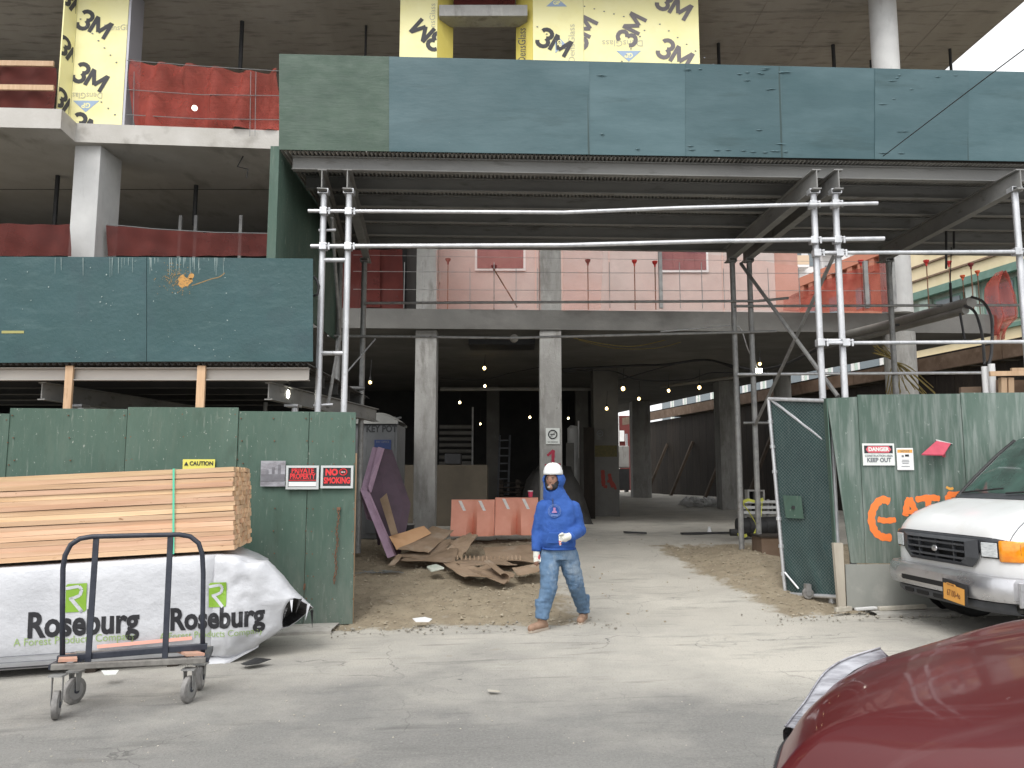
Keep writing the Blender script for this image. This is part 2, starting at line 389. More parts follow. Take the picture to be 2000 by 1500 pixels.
M['tyre'] = mat('tyre_rubber', (.016,.016,.016), (.03,.03,.029), 12, rough=.8)
M['rim'] = mat('steel_rim', (.35,.35,.35), rough=.4, metal=.6)
M['caster'] = mat('caster_rubber', (.16,.155,.15), (.28,.27,.26), 15, rough=.7)
M['meshgreen'] = mat('green_windscreen_fabric', (.022,.055,.055), (.035,.078,.075), 2, rough=.7, rnd=0, bump=.3, bscale=16, layers=[((.16,.2,.18), 12, (2,2,.7), .55, .75, .5, (.2,1.1)), ((.11,.15,.14), 6, (2,2,.4), .55, .75, .4)])
M['wire'] = mat('galvanised_wire', (.20,.21,.21), rough=.6, metal=.4)
M['net'] = mat('orange_debris_net', (.30,.042,.028), (.38,.060,.040), 3, rough=.8, alpha=(.48,.78,1.1), bump=.4, bscale=8)
M['net_thin'] = mat('thin_orange_net', (.72,.27,.20), (.75,.32,.24), 2, rough=.9, alpha=(.10,.27,.5))
M['net_dark'] = mat('dark_red_net', (.075,.012,.009), (.11,.018,.013), 2, rough=.9, alpha=(.82,.95,1.2))
M['pinkwall'] = mat('pale_pink_render', (.50,.42,.39), (.57,.48,.45), 1.5, rough=.9, layers=[((.7,.5,.44), 3, V3, .6, .8, .4)])
M['brick'] = mat('red_brick', (.36,.13,.08), (.45,.18,.12), 6, rough=.9, rnd=.15)
M['cream'] = mat('cream_render', (.66,.56,.36), (.72,.62,.42), 2, rough=.85)
M['greentrim'] = mat('green_window_trim', (.10,.19,.15), (.13,.23,.19), 4, rough=.6)
M['palegreen'] = mat('pale_green_cladding', (.42,.52,.47), (.5,.6,.54), 4, rough=.6)
M['farwhite'] = mat('far_white_tower', (.68,.67,.67), rough=.8)
M['farglass'] = mat('far_window_glass', (.14,.17,.19), rough=.15)
M['redwin'] = mat('netted_window_glass', (.16,.05,.06), (.22,.08,.09), 3, rough=.4)
M['bulb'] = mat('lit_bulb', (.9,.8,.5), emit=((1.0,.80,.42), 6.0))
M['bulb_w'] = mat('lit_white_lamp', (.9,.9,.8), emit=((1.0,.96,.80), 9.0))
M['cage'] = mat('yellow_bulb_cage', (.5,.32,.04), rough=.5)
M['straw'] = mat('straw_coloured_rope', (.20,.155,.05), (.28,.22,.08), 20, rough=.9, rnd=.2)
M['conduit'] = mat('grey_conduit', (.20,.195,.18), (.26,.25,.23), 3, (1,1,1), rough=.55)
M['hivis'] = mat('yellow_tape', (.60,.62,.10), rough=.6)
M['stone'] = mat('pale_stones', (.36,.33,.27), (.5,.47,.41), 8, rough=.95)
M['dullorange'] = mat('dull_orange_trail', (.26,.16,.05), (.18,.13,.06), 20, rough=.6)
# ================================================================ GROUND
def ground_mat(name, base1, base2, dirt1, dirt2, dust, streak=True):
    m = bpy.data.materials.new(name); m.use_nodes = True
    t = m.node_tree; N = t.nodes; L = t.links; b = N['Principled BSDF']
    ge = N.new('ShaderNodeNewGeometry'); co = ge.outputs['Position']
    def nz(sc, st, lo, hi, det=9):
        mp = N.new('ShaderNodeMapping'); mp.inputs['Scale'].default_value = st; L.new(co, mp.inputs['Vector'])
        n = N.new('ShaderNodeTexNoise'); n.inputs['Scale'].default_value = sc; n.inputs['Detail'].default_value = det; n.inputs['Roughness'].default_value = .65
        L.new(mp.outputs[0], n.inputs['Vector'])
        mr = N.new('ShaderNodeMapRange'); mr.inputs['From Min'].default_value = lo; mr.inputs['From Max'].default_value = hi
        L.new(n.outputs['Fac'], mr.inputs['Value']); return mr.outputs[0]
    def mix(f, a, c):
        x = N.new('ShaderNodeMix'); x.data_type = 'RGBA'; L.new(f, x.inputs[0])
        for s_, v in ((6, a), (7, c)):
            if isinstance(v, tuple): x.inputs[s_].default_value = (*v, 1)
            else: L.new(v, x.inputs[s_])
        return x.outputs[2]
    def mask(attr, sc=3.0, amp=.9):
        a = N.new('ShaderNodeAttribute'); a.attribute_name = attr
        n = nz(sc, (1, 1, 1), .3, .7)
        m1 = N.new('ShaderNodeMath'); m1.operation = 'MULTIPLY_ADD'; m1.inputs[1].default_value = amp; m1.inputs[2].default_value = -amp/2
        L.new(n, m1.inputs[0])
        m2 = N.new('ShaderNodeMath'); m2.operation = 'ADD'; L.new(a.outputs['Fac'], m2.inputs[0]); L.new(m1.outputs[0], m2.inputs[1])
        mr = N.new('ShaderNodeMapRange'); mr.inputs['From Min'].default_value = .0 if attr == 'dust' else .3; mr.inputs['From Max'].default_value = 1.0 if attr == 'dust' else .7; L.new(m2.outputs[0], mr.inputs['Value'])
        return mr.outputs[0]
    c = mix(nz(1.2, (.6, 1.4, 1), .35, .65), base1, base2)
    c = mix(nz(60, (1, 1, 1), .35, .75), c, tuple(v * 1.25 for v in base2))
    c = mix(mask('dust', 1.1, .55), c, dust)
    vo = N.new('ShaderNodeTexVoronoi'); vo.feature = 'DISTANCE_TO_EDGE'; vo.inputs['Scale'].default_value = .42
    wn_ = N.new('ShaderNodeTexNoise'); wn_.inputs['Scale'].default_value = 1.6; wn_.inputs['Detail'].default_value = 6; L.new(co, wn_.inputs['Vector'])
    vm = N.new('ShaderNodeVectorMath'); vm.operation = 'MULTIPLY_ADD'; vm.inputs[1].default_value = (1.2, 1.2, 0); L.new(wn_.outputs['Color'], vm.inputs[0]); L.new(co, vm.inputs[2]); L.new(vm.outputs[0], vo.inputs['Vector'])
    mc = N.new('ShaderNodeMapRange'); mc.inputs['From Min'].default_value = .004; mc.inputs['From Max'].default_value = .0; L.new(vo.outputs['Distance'], mc.inputs['Value'])
    mk = N.new('ShaderNodeMath'); mk.operation = 'MULTIPLY'; L.new(mc.outputs[0], mk.inputs[0]); L.new(nz(.7, (1,1,1), .45, .6), mk.inputs[1])
    c = mix(mk.outputs[0], c, tuple(v * .72 for v in base1))      # hairline cracks
    c = mix(nz(120, (1, 1, 1), .58, .66), c, tuple(v * .6 for v in base1))     # dark aggregate specks
    c = mix(nz(80, (1, 1, 1), .62, .70), c, tuple(min(.6, v * 1.7) for v in base2))
    c = mix(nz(2.2, (.45, 2.6, 1), .56, .80), c, tuple(v * .78 for v in base1))      # tyre smears and stains along the street
    dd = mix(nz(5, (1, 1, 1), .35, .65), dirt1, dirt2)
    dd = mix(nz(26, (1, 1, 1), .56, .66), dd, tuple(v * .55 for v in dirt1))
    dd = mix(nz(38, (1, 1, 1), .63, .70), dd, (.42, .40, .35))
    c = mix(mask('dirt', 4.0, .8), c, dd)
    L.new(c, b.inputs['Base Color']); b.inputs['Roughness'].default_value = .9
    bp = N.new('ShaderNodeBump'); bp.inputs['Strength'].default_value = .5; bp.inputs['Distance'].default_value = .012
    L.new(nz(45, (1, 1, 1), .2, .8), bp.inputs['Height']); L.new(bp.outputs[0], b.inputs['Normal'])
    return m
def sm(a, b, x):
    t = max(0, min(1, (x - a) / (b - a))); return t * t * (3 - 2 * t)
def dirt_at(x, y):
    if y < 8.95: return 0
    xb = .78 - .07 * (y - 9) if y < 14.3 else -2.4
    d = 1 - sm(xb - .45, xb + .35, x)
    d *= 1 - sm(14.2, 15.2, y)
    d = max(d, sm(2.7, 3.2, x + .16 * (y - 10)) * (1 - sm(13.2, 14.2, y)))
    d *= sm(8.85, 9.35, y + .12 * math.sin(x * 3))
    return max(0, d)
def dust_at(x, y):
    d = math.exp(-((x - 2.4) / 2.2) ** 2) * sm(5.2, 7.4, y)
    d = max(d, .70 * sm(6.0, 8.2, y)) + .15 * math.exp(-((y - 6.6) / .8) ** 2)
    return min(1, d)
def axis(pts):
    out = []
    for a, b, s in pts:
        n = max(1, round((b - a) / s)); out += [a + (b - a) * i / n for i in range(n)]
    out.append(pts[-1][1]); return out
def sheet(name, xs, ys, zf, material):
    me = bpy.data.meshes.new(name); vs = []; w = len(xs)
    for y in ys:
        for x in xs: vs.append((x, y, zf(x, y)))
    fs = [(j*w+i, j*w+i+1, (j+1)*w+i+1, (j+1)*w+i) for j in range(len(ys)-1) for i in range(w-1)]
    me.from_pydata(vs, [], fs); me.materials.append(material)
    for nm, fn in (('dirt', dirt_at), ('dust', dust_at)):
        at = me.attributes.new(nm, 'FLOAT', 'POINT'); at.data.foreach_set('value', [fn(v[0], v[1]) for v in vs])
    me.polygons.foreach_set('use_smooth', [True] * len(me.polygons))
    o = bpy.data.objects.new(name, me); COL.objects.link(o); WP[o.name] = Vector((0,0,0)); return struct(o)
gm_road = ground_mat('dusty_asphalt', (.150,.147,.140), (.198,.195,.184), (.25,.205,.145), (.32,.27,.195), (.50,.475,.42))
gm_site = ground_mat('site_concrete', (.19,.185,.17), (.25,.242,.22), (.25,.205,.142), (.325,.275,.195), (.50,.475,.42))
xs = axis([(-90,-20,10),(-20,-6,1),(-6,8,.16),(8,20,1),(20,90,10)])
sheet('road', xs, axis([(-70,-5,8),(-5,2,1),(2,8.8,.17)]), lambda x, y: gx(x) + .006 * noise.fractal(Vector((x*.8, y*.8, 5)), 1, 2, 3), gm_road)
xs2 = axis([(-90,-20,10),(-20,-6,1),(-6,8,.09),(8,20,1),(20,90,10)])
def zsite(x, y):
    k = sm(8.8, 9.1, y)
    z = gz(x, y) * k + (gx(x) + .006 * noise.fractal(Vector((x*.8, y*.8, 5)), 1, 2, 3)) * (1 - k)
    d = dirt_at(x, y)
    return z + d * .035 * noise.fractal(Vector((x*5, y*5, 1)), 1, 2, 4)
sheet('ground', xs2, axis([(8.8,15,.075),(15,24,.4),(24,60,2),(60,160,20)]), zsite, gm_site)
# gravel and clods
g = MB()
rnd = random.Random(3)
def rock(mb, x, y, r, zf=zsite):
    z = zf(x, y); c = Vector((x, y, z + r * .25)); j = [rnd.uniform(.6, 1.25) for _ in range(6)]
    vs = [c + Vector((r*j[0],0,0)), c + Vector((0,r*j[1],0)), c - Vector((r*j[2],0,0)), c - Vector((0,r*j[3],0)), c + Vector((0,0,r*.7*j[4])), c - Vector((0,0,r*.6))]
    a = rnd.random() * 6.3; ca, sa = math.cos(a), math.sin(a)
    vs = [Vector((c.x + (v.x-c.x)*ca - (v.y-c.y)*sa, c.y + (v.x-c.x)*sa + (v.y-c.y)*ca, v.z)) for v in vs]
    mb.add(vs, [(0,1,4),(1,2,4),(2,3,4),(3,0,4),(1,0,5),(2,1,5),(3,2,5),(0,3,5)])
n = 0
while n < 2600:
    x = rnd.uniform(-2.4, 4.2); y = rnd.uniform(8.9, 14.5)
    if rnd.random() < dirt_at(x, y) * .9 + .03:
        rock(g, x, y, rnd.choice([.006, .009, .012, .016, .022]) * rnd.uniform(.7, 1.3)); n += 1
o = g.build('gravel', mat('site_gravel', (.26,.215,.15), (.40,.355,.275), 3, rough=.95, world=True), kind='stuff', fix=False); o['label'] = 'loose gravel and clods over the dirt inside the gateway'
g = MB()
for i in range(520):
    x = rnd.choice([rnd.uniform(-1.95, 1.2), rnd.uniform(2.6, 6)]); y = 8.95 + abs(rnd.gauss(0, .16)) * rnd.choice([-1, 1])
    rock(g, x, y, rnd.choice([.005, .008, .008, .013, .022]) * rnd.uniform(.6, 1.2), lambda a, b: gx(a) + .012)
o = g.build('rubble', mat('mixed_rubble', (.20,.185,.155), (.38,.36,.31), 5, rough=.95, world=True), kind='stuff', fix=False); o['label'] = 'small pale rubble along the kerb line of the gateway'
for i in range(1):
    g = MB()
    for k in range(500):
        x = rnd.uniform(-4, 4.5); y = rnd.uniform(3.4, 8.8)
        rock(g, x, y, rnd.choice([.003, .005, .008]), lambda a, b: gx(a))
    o = g.build('grit', M['stone'], kind='stuff', fix=False); o['label'] = 'scattered grit on the dusty street'
# kerbs
def kerb(x0, x1, y0, y1, h, name='kerb'):
    rows = []
    n = max(2, int((x1 - x0) / .25))
    for i in range(n + 1):
        x = x0 + (x1 - x0) * i / n; z = gx(x); w = .006 * math.sin(i * 2.3)
        rows.append([(x, y0+w, z-.05), (x, y0+.01+w, z+h-.012), (x, y0+.03+w, z+h), (x, y1, z+h+.004), (x, y1, z-.05)])
    o = MB().grid(rows).build(name, mat(name + '_concrete', (.30,.29,.265), (.40,.385,.35), 4, rough=.9, bump=.4, bscale=30, layers=[((.18,.17,.15), 6, V3, .58, .7, .7)]), smooth=True)
    return struct(o)
kerb(-14, -1.95, 8.86, 9.28, .045)
kerb(3.98, 14, 8.93, 9.24, .05, 'kerb')

# ================================================================ CONCRETE BUILDING
B = thing('concrete_building', (2, 16, .6), 'unfinished grey concrete building with open floors and yellow sheathed piers above the green sidewalk sheds', 'building')
Z1, Z1T, Z2, Z2T, Z3 = 4.63, 5.03, 7.60, 7.95, 10.70
def xy(v): return (v.x, v.y)
a = PZ(620, 640, Z1); b_ = PZ(1925, 651, Z1); c_ = PZ(1965, 648, Z1) + Vector((.05, .35, 0))
e1 = PZ(1734, 697, Z1); e2 = PZ(1545, 733, Z1); e3 = PZ(1300, 786, Z1); dd_ = (e3 - e2).normalized()
e4 = e3 + dd_ * 8
s1 = [(-18, a.y - .2), xy(a), xy(b_), (b_.x+.3, b_.y+.1), xy(c_), xy(e1), xy(e2), xy(e3), xy(e4), (-18, e4.y)]
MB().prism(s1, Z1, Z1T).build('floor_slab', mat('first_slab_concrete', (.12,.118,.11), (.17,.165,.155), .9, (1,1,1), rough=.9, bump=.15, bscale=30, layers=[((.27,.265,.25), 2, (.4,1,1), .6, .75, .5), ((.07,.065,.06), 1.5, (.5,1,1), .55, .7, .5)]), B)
# second slab with its stepped edge
def L2(px, py): return PZ(px, py, Z2)
p0 = L2(-60, 247); p1 = L2(118, 251); p2 = L2(147, 277); p3 = L2(545, 291)
dx = (p3 - p2); pR = p2 + dx * (5.6 / dx.x)
s2 = [(-18, p0.y), xy(p0), xy(p1), xy(p2), xy(p3), xy(pR), (pR.x, pR.y + 1.8), (-2.2, p3.y + 1.9), (-2.2, 24), (-18, 24)]
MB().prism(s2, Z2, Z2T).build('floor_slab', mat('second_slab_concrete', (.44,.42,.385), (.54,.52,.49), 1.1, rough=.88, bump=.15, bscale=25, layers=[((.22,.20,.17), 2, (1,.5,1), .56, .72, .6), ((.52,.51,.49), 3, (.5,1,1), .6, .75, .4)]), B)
# top slab, seen from below, its end corner open to the sky
q1 = PZ(2000, 3, Z3); q2 = PZ(1850, 133, Z3); qd = (q2 - q1).normalized()
qf = q1 - qd * ((q1.y - 13.2) / qd.y); qb = q2 + qd * 1.6
s3 = [(-18, 13.2), xy(qf), xy(qb), (-2.2, qb.y), (-2.2, 24), (-18, 24)]
MB().prism(s3, Z3, Z3 + .3).build('floor_slab', M['soffit'], B)
# formwork joints: thin raised fins left on the underside of the slab
for k in range(7):
    x = 1.2 + k * 1.22
    MB().box(x, x+.012, 13.3, qb.y-.1, Z3-.006, Z3-.002).build('formwork_fin', M['soffit'], B)
for k in range(3):
    y = 14.6 + k * 1.25
    MB().box(-2, 9.3-.05*k, y, y+.012, Z3-.0085, Z3-.0065).build('formwork_fin', M['soffit'], B)
MB().box(-12.0, -2.3, 15.9, 15.92, Z2-.012, Z2-.002).build('formwork_fin', M['conc_dark'], B)
def col_rect(pxl, pxr, Y, z0, z1, side=0, m='conc', dep=None, name='column'):
    x0 = P(pxl, 900, Y).x; x1 = P(pxr, 900, Y).x; w = x1 - x0
    mb = MB().box(x0, x1, Y, Y + (dep or w), z0, z1)
    return mb.build(name, M[m], B, bevel=.012)
def col_round(px, wpx, Y, z0, z1, m='conc', pyref=700):
    x = P(px, pyref, Y).x; r = wpx / 2 * Y / F
    return MB().tube([(x, Y + r, z0), (x, Y + r, z1)], r, 28).build('column', M[m], B, smooth=True)
Yc = a.y + .25
col_rect(808, 850, Yc, .2, Z1); col_rect(1055, 1098, Yc, .2, Z1)
col_rect(808, 850, Yc, Z1T, Z2); col_rect(1055, 1098, Yc, Z1T, Z2)
col_rect(1160, 1209, 21.2, .2, Z1, m='conc_dark'); col_rect(1236, 1272, 30.6, .4, Z1); 
col_rect(1408, 1450, 24.2, .2, Z1); col_round(1531, 34, 22.5, .4, Z1)
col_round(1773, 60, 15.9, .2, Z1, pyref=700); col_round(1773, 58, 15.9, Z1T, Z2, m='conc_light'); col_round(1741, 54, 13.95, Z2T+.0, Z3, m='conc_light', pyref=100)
col_rect(950, 975, 25.5, .4, Z1, m='conc_dark'); col_rect(1125, 1150, 26, .4, Z1, m='conc_dark')
# left bay column, lit front face and its right side
cx0 = P(139, 400, p2.y + .15).x; cx1 = P(190, 400, p2.y + .15).x
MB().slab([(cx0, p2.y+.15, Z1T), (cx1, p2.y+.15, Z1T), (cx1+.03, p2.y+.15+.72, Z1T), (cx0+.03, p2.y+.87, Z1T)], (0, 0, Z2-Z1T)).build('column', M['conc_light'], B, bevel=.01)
# inner walls, near-black colour standing in for the shade deep inside
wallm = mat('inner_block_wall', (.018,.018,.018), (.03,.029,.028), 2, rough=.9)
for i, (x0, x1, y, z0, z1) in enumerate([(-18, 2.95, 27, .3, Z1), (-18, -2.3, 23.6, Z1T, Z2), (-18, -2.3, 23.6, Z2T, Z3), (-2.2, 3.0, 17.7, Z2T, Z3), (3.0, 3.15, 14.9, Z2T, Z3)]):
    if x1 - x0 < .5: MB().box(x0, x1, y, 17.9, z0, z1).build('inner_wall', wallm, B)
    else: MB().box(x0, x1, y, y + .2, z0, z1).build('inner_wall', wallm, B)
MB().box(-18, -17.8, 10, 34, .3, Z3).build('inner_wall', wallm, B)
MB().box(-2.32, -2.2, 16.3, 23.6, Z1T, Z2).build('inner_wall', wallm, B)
# shores and hangers under the slabs (dark tubes)
def hanger(px, py0, py1, zt, w=6, m='black', r=None):
    t_ = PZ(px, py0, zt)
    bt = P(px, py1, t_.y)
    MB().tube([t_, (t_.x, t_.y, bt.z)], r or w/2 * t_.y / F, 8).build('hanger_rod', M[m], B)
hanger(473, 42, 135, Z3, 9); hanger(715, 50, 120, Z3, 5); hanger(113, 343, 440, Z2, 9); hanger(383, 362, 440, Z2, 9)
hanger(1403, 85, 140, Z3, 7); hanger(1627, 88, 150, Z3, 8); hanger(1855, 96, 150, Z3, 6); hanger(1700, 118, 150, Z3, 4)
# bent wire and coil hanging from the second slab soffit
w = PZ(475, 305, Z2); MB().tube([w, w+Vector((-.1,0,-.2)), w+Vector((.1,0,-.25)), w+Vector((.08,0,-.42))], .012, 6).build('bent_wire', M['black'], B)
# ---------------- sheathing boards
Ys = p2.y + .22
def face_poly(pts, Y, m, name='sheathing_board', th=.05):
    ps = [P(px, py, Y) for px, py in pts]
    return MB().slab(ps, (0, th, 0)).build(name, M[m], B)
def board(x0, x1, z0, z1, y, m='yellow'):
    return MB().box(x0, x1, y, y + .03, z0, z1).build('sheathing_board', M[m], B)
xa = P(146, 100, Ys).x; xb = P(246, 100, Ys).x
bd1 = board(xa, xb, Z2T, Z3, Ys)
zz = Vector((0, 0, 1))
q0 = PZ(147, 257, Z2T); q1_ = PZ(103, 232, Z2T); q0 = Vector((xa, Ys, Z2T)); q1_ = Vector((q1_.x, q1_.y + .12, Z2T))
n_ = (q0 - q1_).cross(zz).normalized(); n_ = n_ if n_.y < 0 else -n_
bd2 = MB().slab([q1_, q0 - Vector((.004,0,0)), q0 - Vector((.004,0,0)) + zz*(Z3-Z2T), q1_ + zz*(Z3-Z2T)], n_*-.03).build('sheathing_board', M['yellow'], B)
MB().box(xb + .003, xb + .045, Ys + .01, Ys + .5, Z2T, Z3).build('metal_stud', mat('pale_stud_metal', (.42,.42,.46), rough=.5, metal=.3), B)
Yp = Ys
bx = [P(x, 60, Yp).x for x in (781, 854, 882, 1008, 1041, 1140, 1365)]
bd3 = board(bx[0], bx[1], Z2T, Z3, Yp)
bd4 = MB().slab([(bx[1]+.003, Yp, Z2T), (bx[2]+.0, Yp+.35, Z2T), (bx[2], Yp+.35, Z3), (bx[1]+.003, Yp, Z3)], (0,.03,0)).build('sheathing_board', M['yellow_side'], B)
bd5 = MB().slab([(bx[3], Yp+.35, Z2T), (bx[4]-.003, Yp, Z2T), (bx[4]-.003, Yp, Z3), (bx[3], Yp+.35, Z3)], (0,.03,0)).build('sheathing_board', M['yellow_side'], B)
bd6 = board(bx[4], bx[5]-.004, Z2T, Z3, Yp)
bd7 = board(bx[5], bx[6], Z2T, Z3, Yp - .004)
# lintel across the window opening, with a strip of dark red net above it
lz = P(900, 22, Yp+.1)
MB().box(P(858,20,Yp).x, P(1030,20,Yp).x, Yp-.08, Yp+.3, P(900,31,Yp-.08).z, P(900,9,Yp-.08).z).build('lintel', M['conc'], B, bevel=.01)
MB().box(bx[2]+.02, bx[3]-.02, Yp+.2, Yp+.22, P(900,9,Yp+.2).z, Z3).build('window_net', M['net_dark'], B)
def flat_ribbon(mb, pts, w, z):
    rows = []
    for i, p in enumerate(pts):
        a0 = Vector(pts[max(0, i-1)]); b0 = Vector(pts[min(len(pts)-1, i+1)]); d = (b0 - a0).normalized(); n2 = Vector((-d.y, d.x)) * w/2
        rows.append([(p[0]+n2.x, p[1]+n2.y, z), (p[0]-n2.x, p[1]-n2.y, z)])
    mb.grid(rows)
def heavy_3m(T, s):
    mb = MB(T); w = .185*s
    arc = lambda cx, cy, r, a0, a1, n=9: [(cx + r*math.cos(R(a0+(a1-a0)*k/n)), cy + r*.86*math.sin(R(a0+(a1-a0)*k/n))) for k in range(n+1)]
    flat_ribbon(mb, arc(-.40*s, .20*s, .235*s, 170, -75), w, .001); flat_ribbon(mb, arc(-.40*s, -.20*s, .245*s, 75, -170), w, .0016)
    x0, x1, h = .03*s, .72*s, .40*s; xm = (x0+x1)/2
    for k, (a0, b0) in enumerate((((x0, -h), (x0, h)), ((x1, -h), (x1, h)), ((x0+.02*s, h*.9), (xm, -h*.55)), ((x1-.02*s, h*.9), (xm, -h*.55)))):
        flat_ribbon(mb, [a0, b0], w*.92, .0022 + .0005*k)
    return mb
def logo(parent, px, py, Y, size, deg, body='3M', m='logo_dark', off=.022, sx=1.05, eps=.004, ex=(1,0,0), at=None):
    c = at if at is not None else P(px, py, Y)
    T = frame(c - Vector((0, eps, 0)) , ex, (0,0,1))
    T = rotT(T, deg)
    mb = heavy_3m(T, size*.86) if body == '3M' else text_mb(body, size, T, off=off*size, ext=.001, sx=sx)
    return mb.build('lettering', M[m], parent, fix=False)
def clip_x(o, x0, x1, z0=None):
    me = o.data; bm = bmesh.new(); bm.from_mesh(me); w = wpos(o)
    for x, s_ in ((x0, -1), (x1, 1)):
        if x is None: continue
        bmesh.ops.bisect_plane(bm, geom=bm.verts[:]+bm.edges[:]+bm.faces[:], plane_co=(x - w.x, 0, 0), plane_no=(s_, 0, 0), clear_outer=True)
    if z0 is not None:
        bmesh.ops.bisect_plane(bm, geom=bm.verts[:]+bm.edges[:]+bm.faces[:], plane_co=(0, 0, z0 - w.z), plane_no=(0, 0, -1), clear_outer=True)
    bm.to_mesh(me); bm.free(); return o
h3 = .50
for px, py in ((182, 47), (174, 150), (168, 248)):
    clip_x(logo(bd1, px, py, Ys, h3, -27), xa + .005, xb - .005, Z2T + .005)
exl = (q0 - q1_).normalized()
for py in (8, 104, 205):
    c = q1_ + (q0 - q1_) * .62; c = Vector((c.x, c.y, P(125, py, c.y).z))
    o = logo(bd2, 0, 0, 0, h3 * .95, -27, at=c + n_*.004, ex=exl, eps=0)
    clip_x(o, q1_.x + .005, xa - .004)
def gp(parent, px, py, Y, s=1.0, deg=0, m='logo_blue'):
    T = rotT(frame(P(px, py, Y) - Vector((0, .003, 0)), (1,0,0), (0,0,1)), deg)
    w = .24 * s; h = .22 * s
    mb = MB(T); mb.slab([(-w, h*.5, 0), (0, -h*.5, 0), (w, h*.5, 0)], (0, 0, .001)); mb.build('logo_triangle', M[m], parent)
    T2 = T @ Matrix.Translation((0, h*.1, .002)) @ Matrix.Rotation(math.pi, 4, 'Z')
    text_mb('GP', .13*s, T2, off=.004).build('lettering', M['yellow'], parent, fix=False)
gp(bd1, 168, 208, Ys, 1.0)
o = logo(bd1, 168, 186, Ys, .16, 180, 'DensGlass', 'logo_grey', off=0, sx=.9); clip_x(o, xa+.005, xb-.005)
o = logo(bd1, 235, 54, Ys, .16, 0, 'DensGlass', 'logo_grey', off=0, sx=.9); clip_x(o, xa+.005, xb-.005)
o = logo(bd3, 838, 70, Ys, h3, 140, '3M', 'logo_dark'); clip_x(o, bx[0]+.005, bx[1]-.004)
o = logo(bd3, 845, 40, Ys, .15, 90, 'DensGlass', 'logo_grey', off=0); clip_x(o, bx[0]+.005, bx[1]-.004)
logo(bd6, 1080, 82, Ys, h3*.98, -28, '3M', 'logo_dark')
gp(bd6, 1087, 4, Ys, .8, 180); gp(bd6, 1094, 85, Ys-.002, .8, 90)
o = logo(bd6, 1117, 85, Ys, .17, 90, 'DensGlass', 'logo_grey', off=0)
o = logo(bd7, 1136, 66, Ys-.004, h3, 62, '3M', 'logo_faded'); clip_x(o, bx[5]+.003, None)
logo(bd7, 1232, 60, Ys-.004, h3*.98, 62, '3M', 'logo_faded')
o = logo(bd7, 1314, 10, Ys-.004, h3, -30, '3M', 'logo_faded'); clip_x(o, None, bx[6]-.005)
o = logo(bd7, 1316, 104, Ys-.004, h3, -30, '3M', 'logo_faded'); clip_x(o, None, bx[6]-.005)
gp(bd7, 1228, 110, Ys-.004, .95); o = logo(bd7, 1216, 84, Ys-.003, .17, 180, 'DensGlass', 'logo_grey', off=0)
o = logo(bd5, 1020, 90, Ys+.14, .2, 90, 'DensGlass', 'logo_dark', off=0, sx=.8, eps=.03)
# fasteners
fz = MB()
for (x0, z0, n, sx_, sz, bd) in ((xa+.07, 10.05, 7, .118, -.14, 0), (xa+.55, 8.45, 3, .13, -.12, 0), (bx[4]+.08, 9.9, 4, .17, -.14, 1), (bx[5]+.35, 8.75, 10, .085, .12, 1), (bx[5]+1.4, 9.95, 7, .16, -.13, 1), (bx[5]+.02, 10.3, 5, .18, -.05, 1), (bx[5]+1.0, 8.9, 5, .2, -.06, 1)):
    for k in range(n): 
        c = Vector((x0 + k*sx_, Ys - .008, z0 + k*sz)); fz.box(c.x-.014, c.x+.014, c.y-.004, c.y+.003, c.z-.008, c.z+.008)
fz.build('fastener_heads', M['ink'], B, kind='stuff')

# ================================================================ BACKGROUND
# pale pink house wall beyond the first floor
PW = thing('pink_building', (0, 26, 0), 'pale pink rendered building with dark windows seen through orange netting above the ground floor', 'building')
yp = 24.0
xl, xr = P(640, 500, yp).x - 3, P(1514, 550, yp).x
MB().box(xl, xr, yp, yp + 3, Z1T, 12).build('wall', M['pinkwall'], PW)
MB().box(xr + .002, xr + .75, yp + .1, yp + 3, Z1T, 12).build('corner_pier', mat('brownish_pink_render', (.45,.25,.2), (.52,.30,.25), 2), PW)
for (x0, x1, y0, y1) in ((932, 1022, 430, 525), (1293, 1376, 430, 528)):
    A = P(x0, y1, yp); C = P(x1, y0, yp)
    f = MB().box(A.x-.07, C.x+.07, yp-.05, yp-.002, A.z-.07, C.z+.07).build('window', M['white'], PW)
    MB().box(A.x, C.x, yp-.06, yp-.052, A.z, C.z).build('pane', M['redwin'], f)
    for k in range(1, 4):
        xm = A.x + (C.x-A.x)*k/4; MB().box(xm-.015, xm+.015, yp-.075, yp-.061, A.z, C.z).build('glazing_bar', M['redwin'], f)
for px in (850, 1046, 1098, 1190, 1412):
    x = P(px, 550, yp).x; MB().box(x-.02, x+.02, yp-.02, yp-.002, Z1T, 9).build('wall_joint', mat('joint_cover', (.62,.45,.4)) if px == 850 else bpy.data.materials['joint_cover'], PW)
# brick house on the side street
sd = Vector((-.237, .971, 0)).normalized(); sn = Vector((sd.y, -sd.x, 0))    # street direction, and away from the street
BR = thing('brick_building', (21, 45, 0), 'red brick building with dentilled cornice behind orange netting, right of the pink building', 'building')
T = Matrix.Identity(4); o0 = Vector((22.3, 43, 0))
for i in range(3): T[i][0] = sd[i]; T[i][1] = sn[i]; T[i][3] = o0[i]
MB(T).box(0, 34, 0, 6, 9.5, 14.6).build('wall', M['brick'], BR)
MB(T).box(0, 34, .1, 6, 0, 9.49).build('shop_wall', M['palegreen'], BR)
for k in range(13):
    f = MB(T).box(.5+k*2.6, 2.7+k*2.6, .0, .09, 5.0, 9.2).build('shop_window', M['farwhite'], BR); MB(T).box(.75+k*2.6, 2.45+k*2.6, -.04, -.005, 5.4, 8.9).build('pane', M['farglass'], f)
MB(T).box(-.2, 34, -.35, 6, 14.6, 15.2).build('cornice', mat('cornice_red', (.42,.16,.1)), BR)
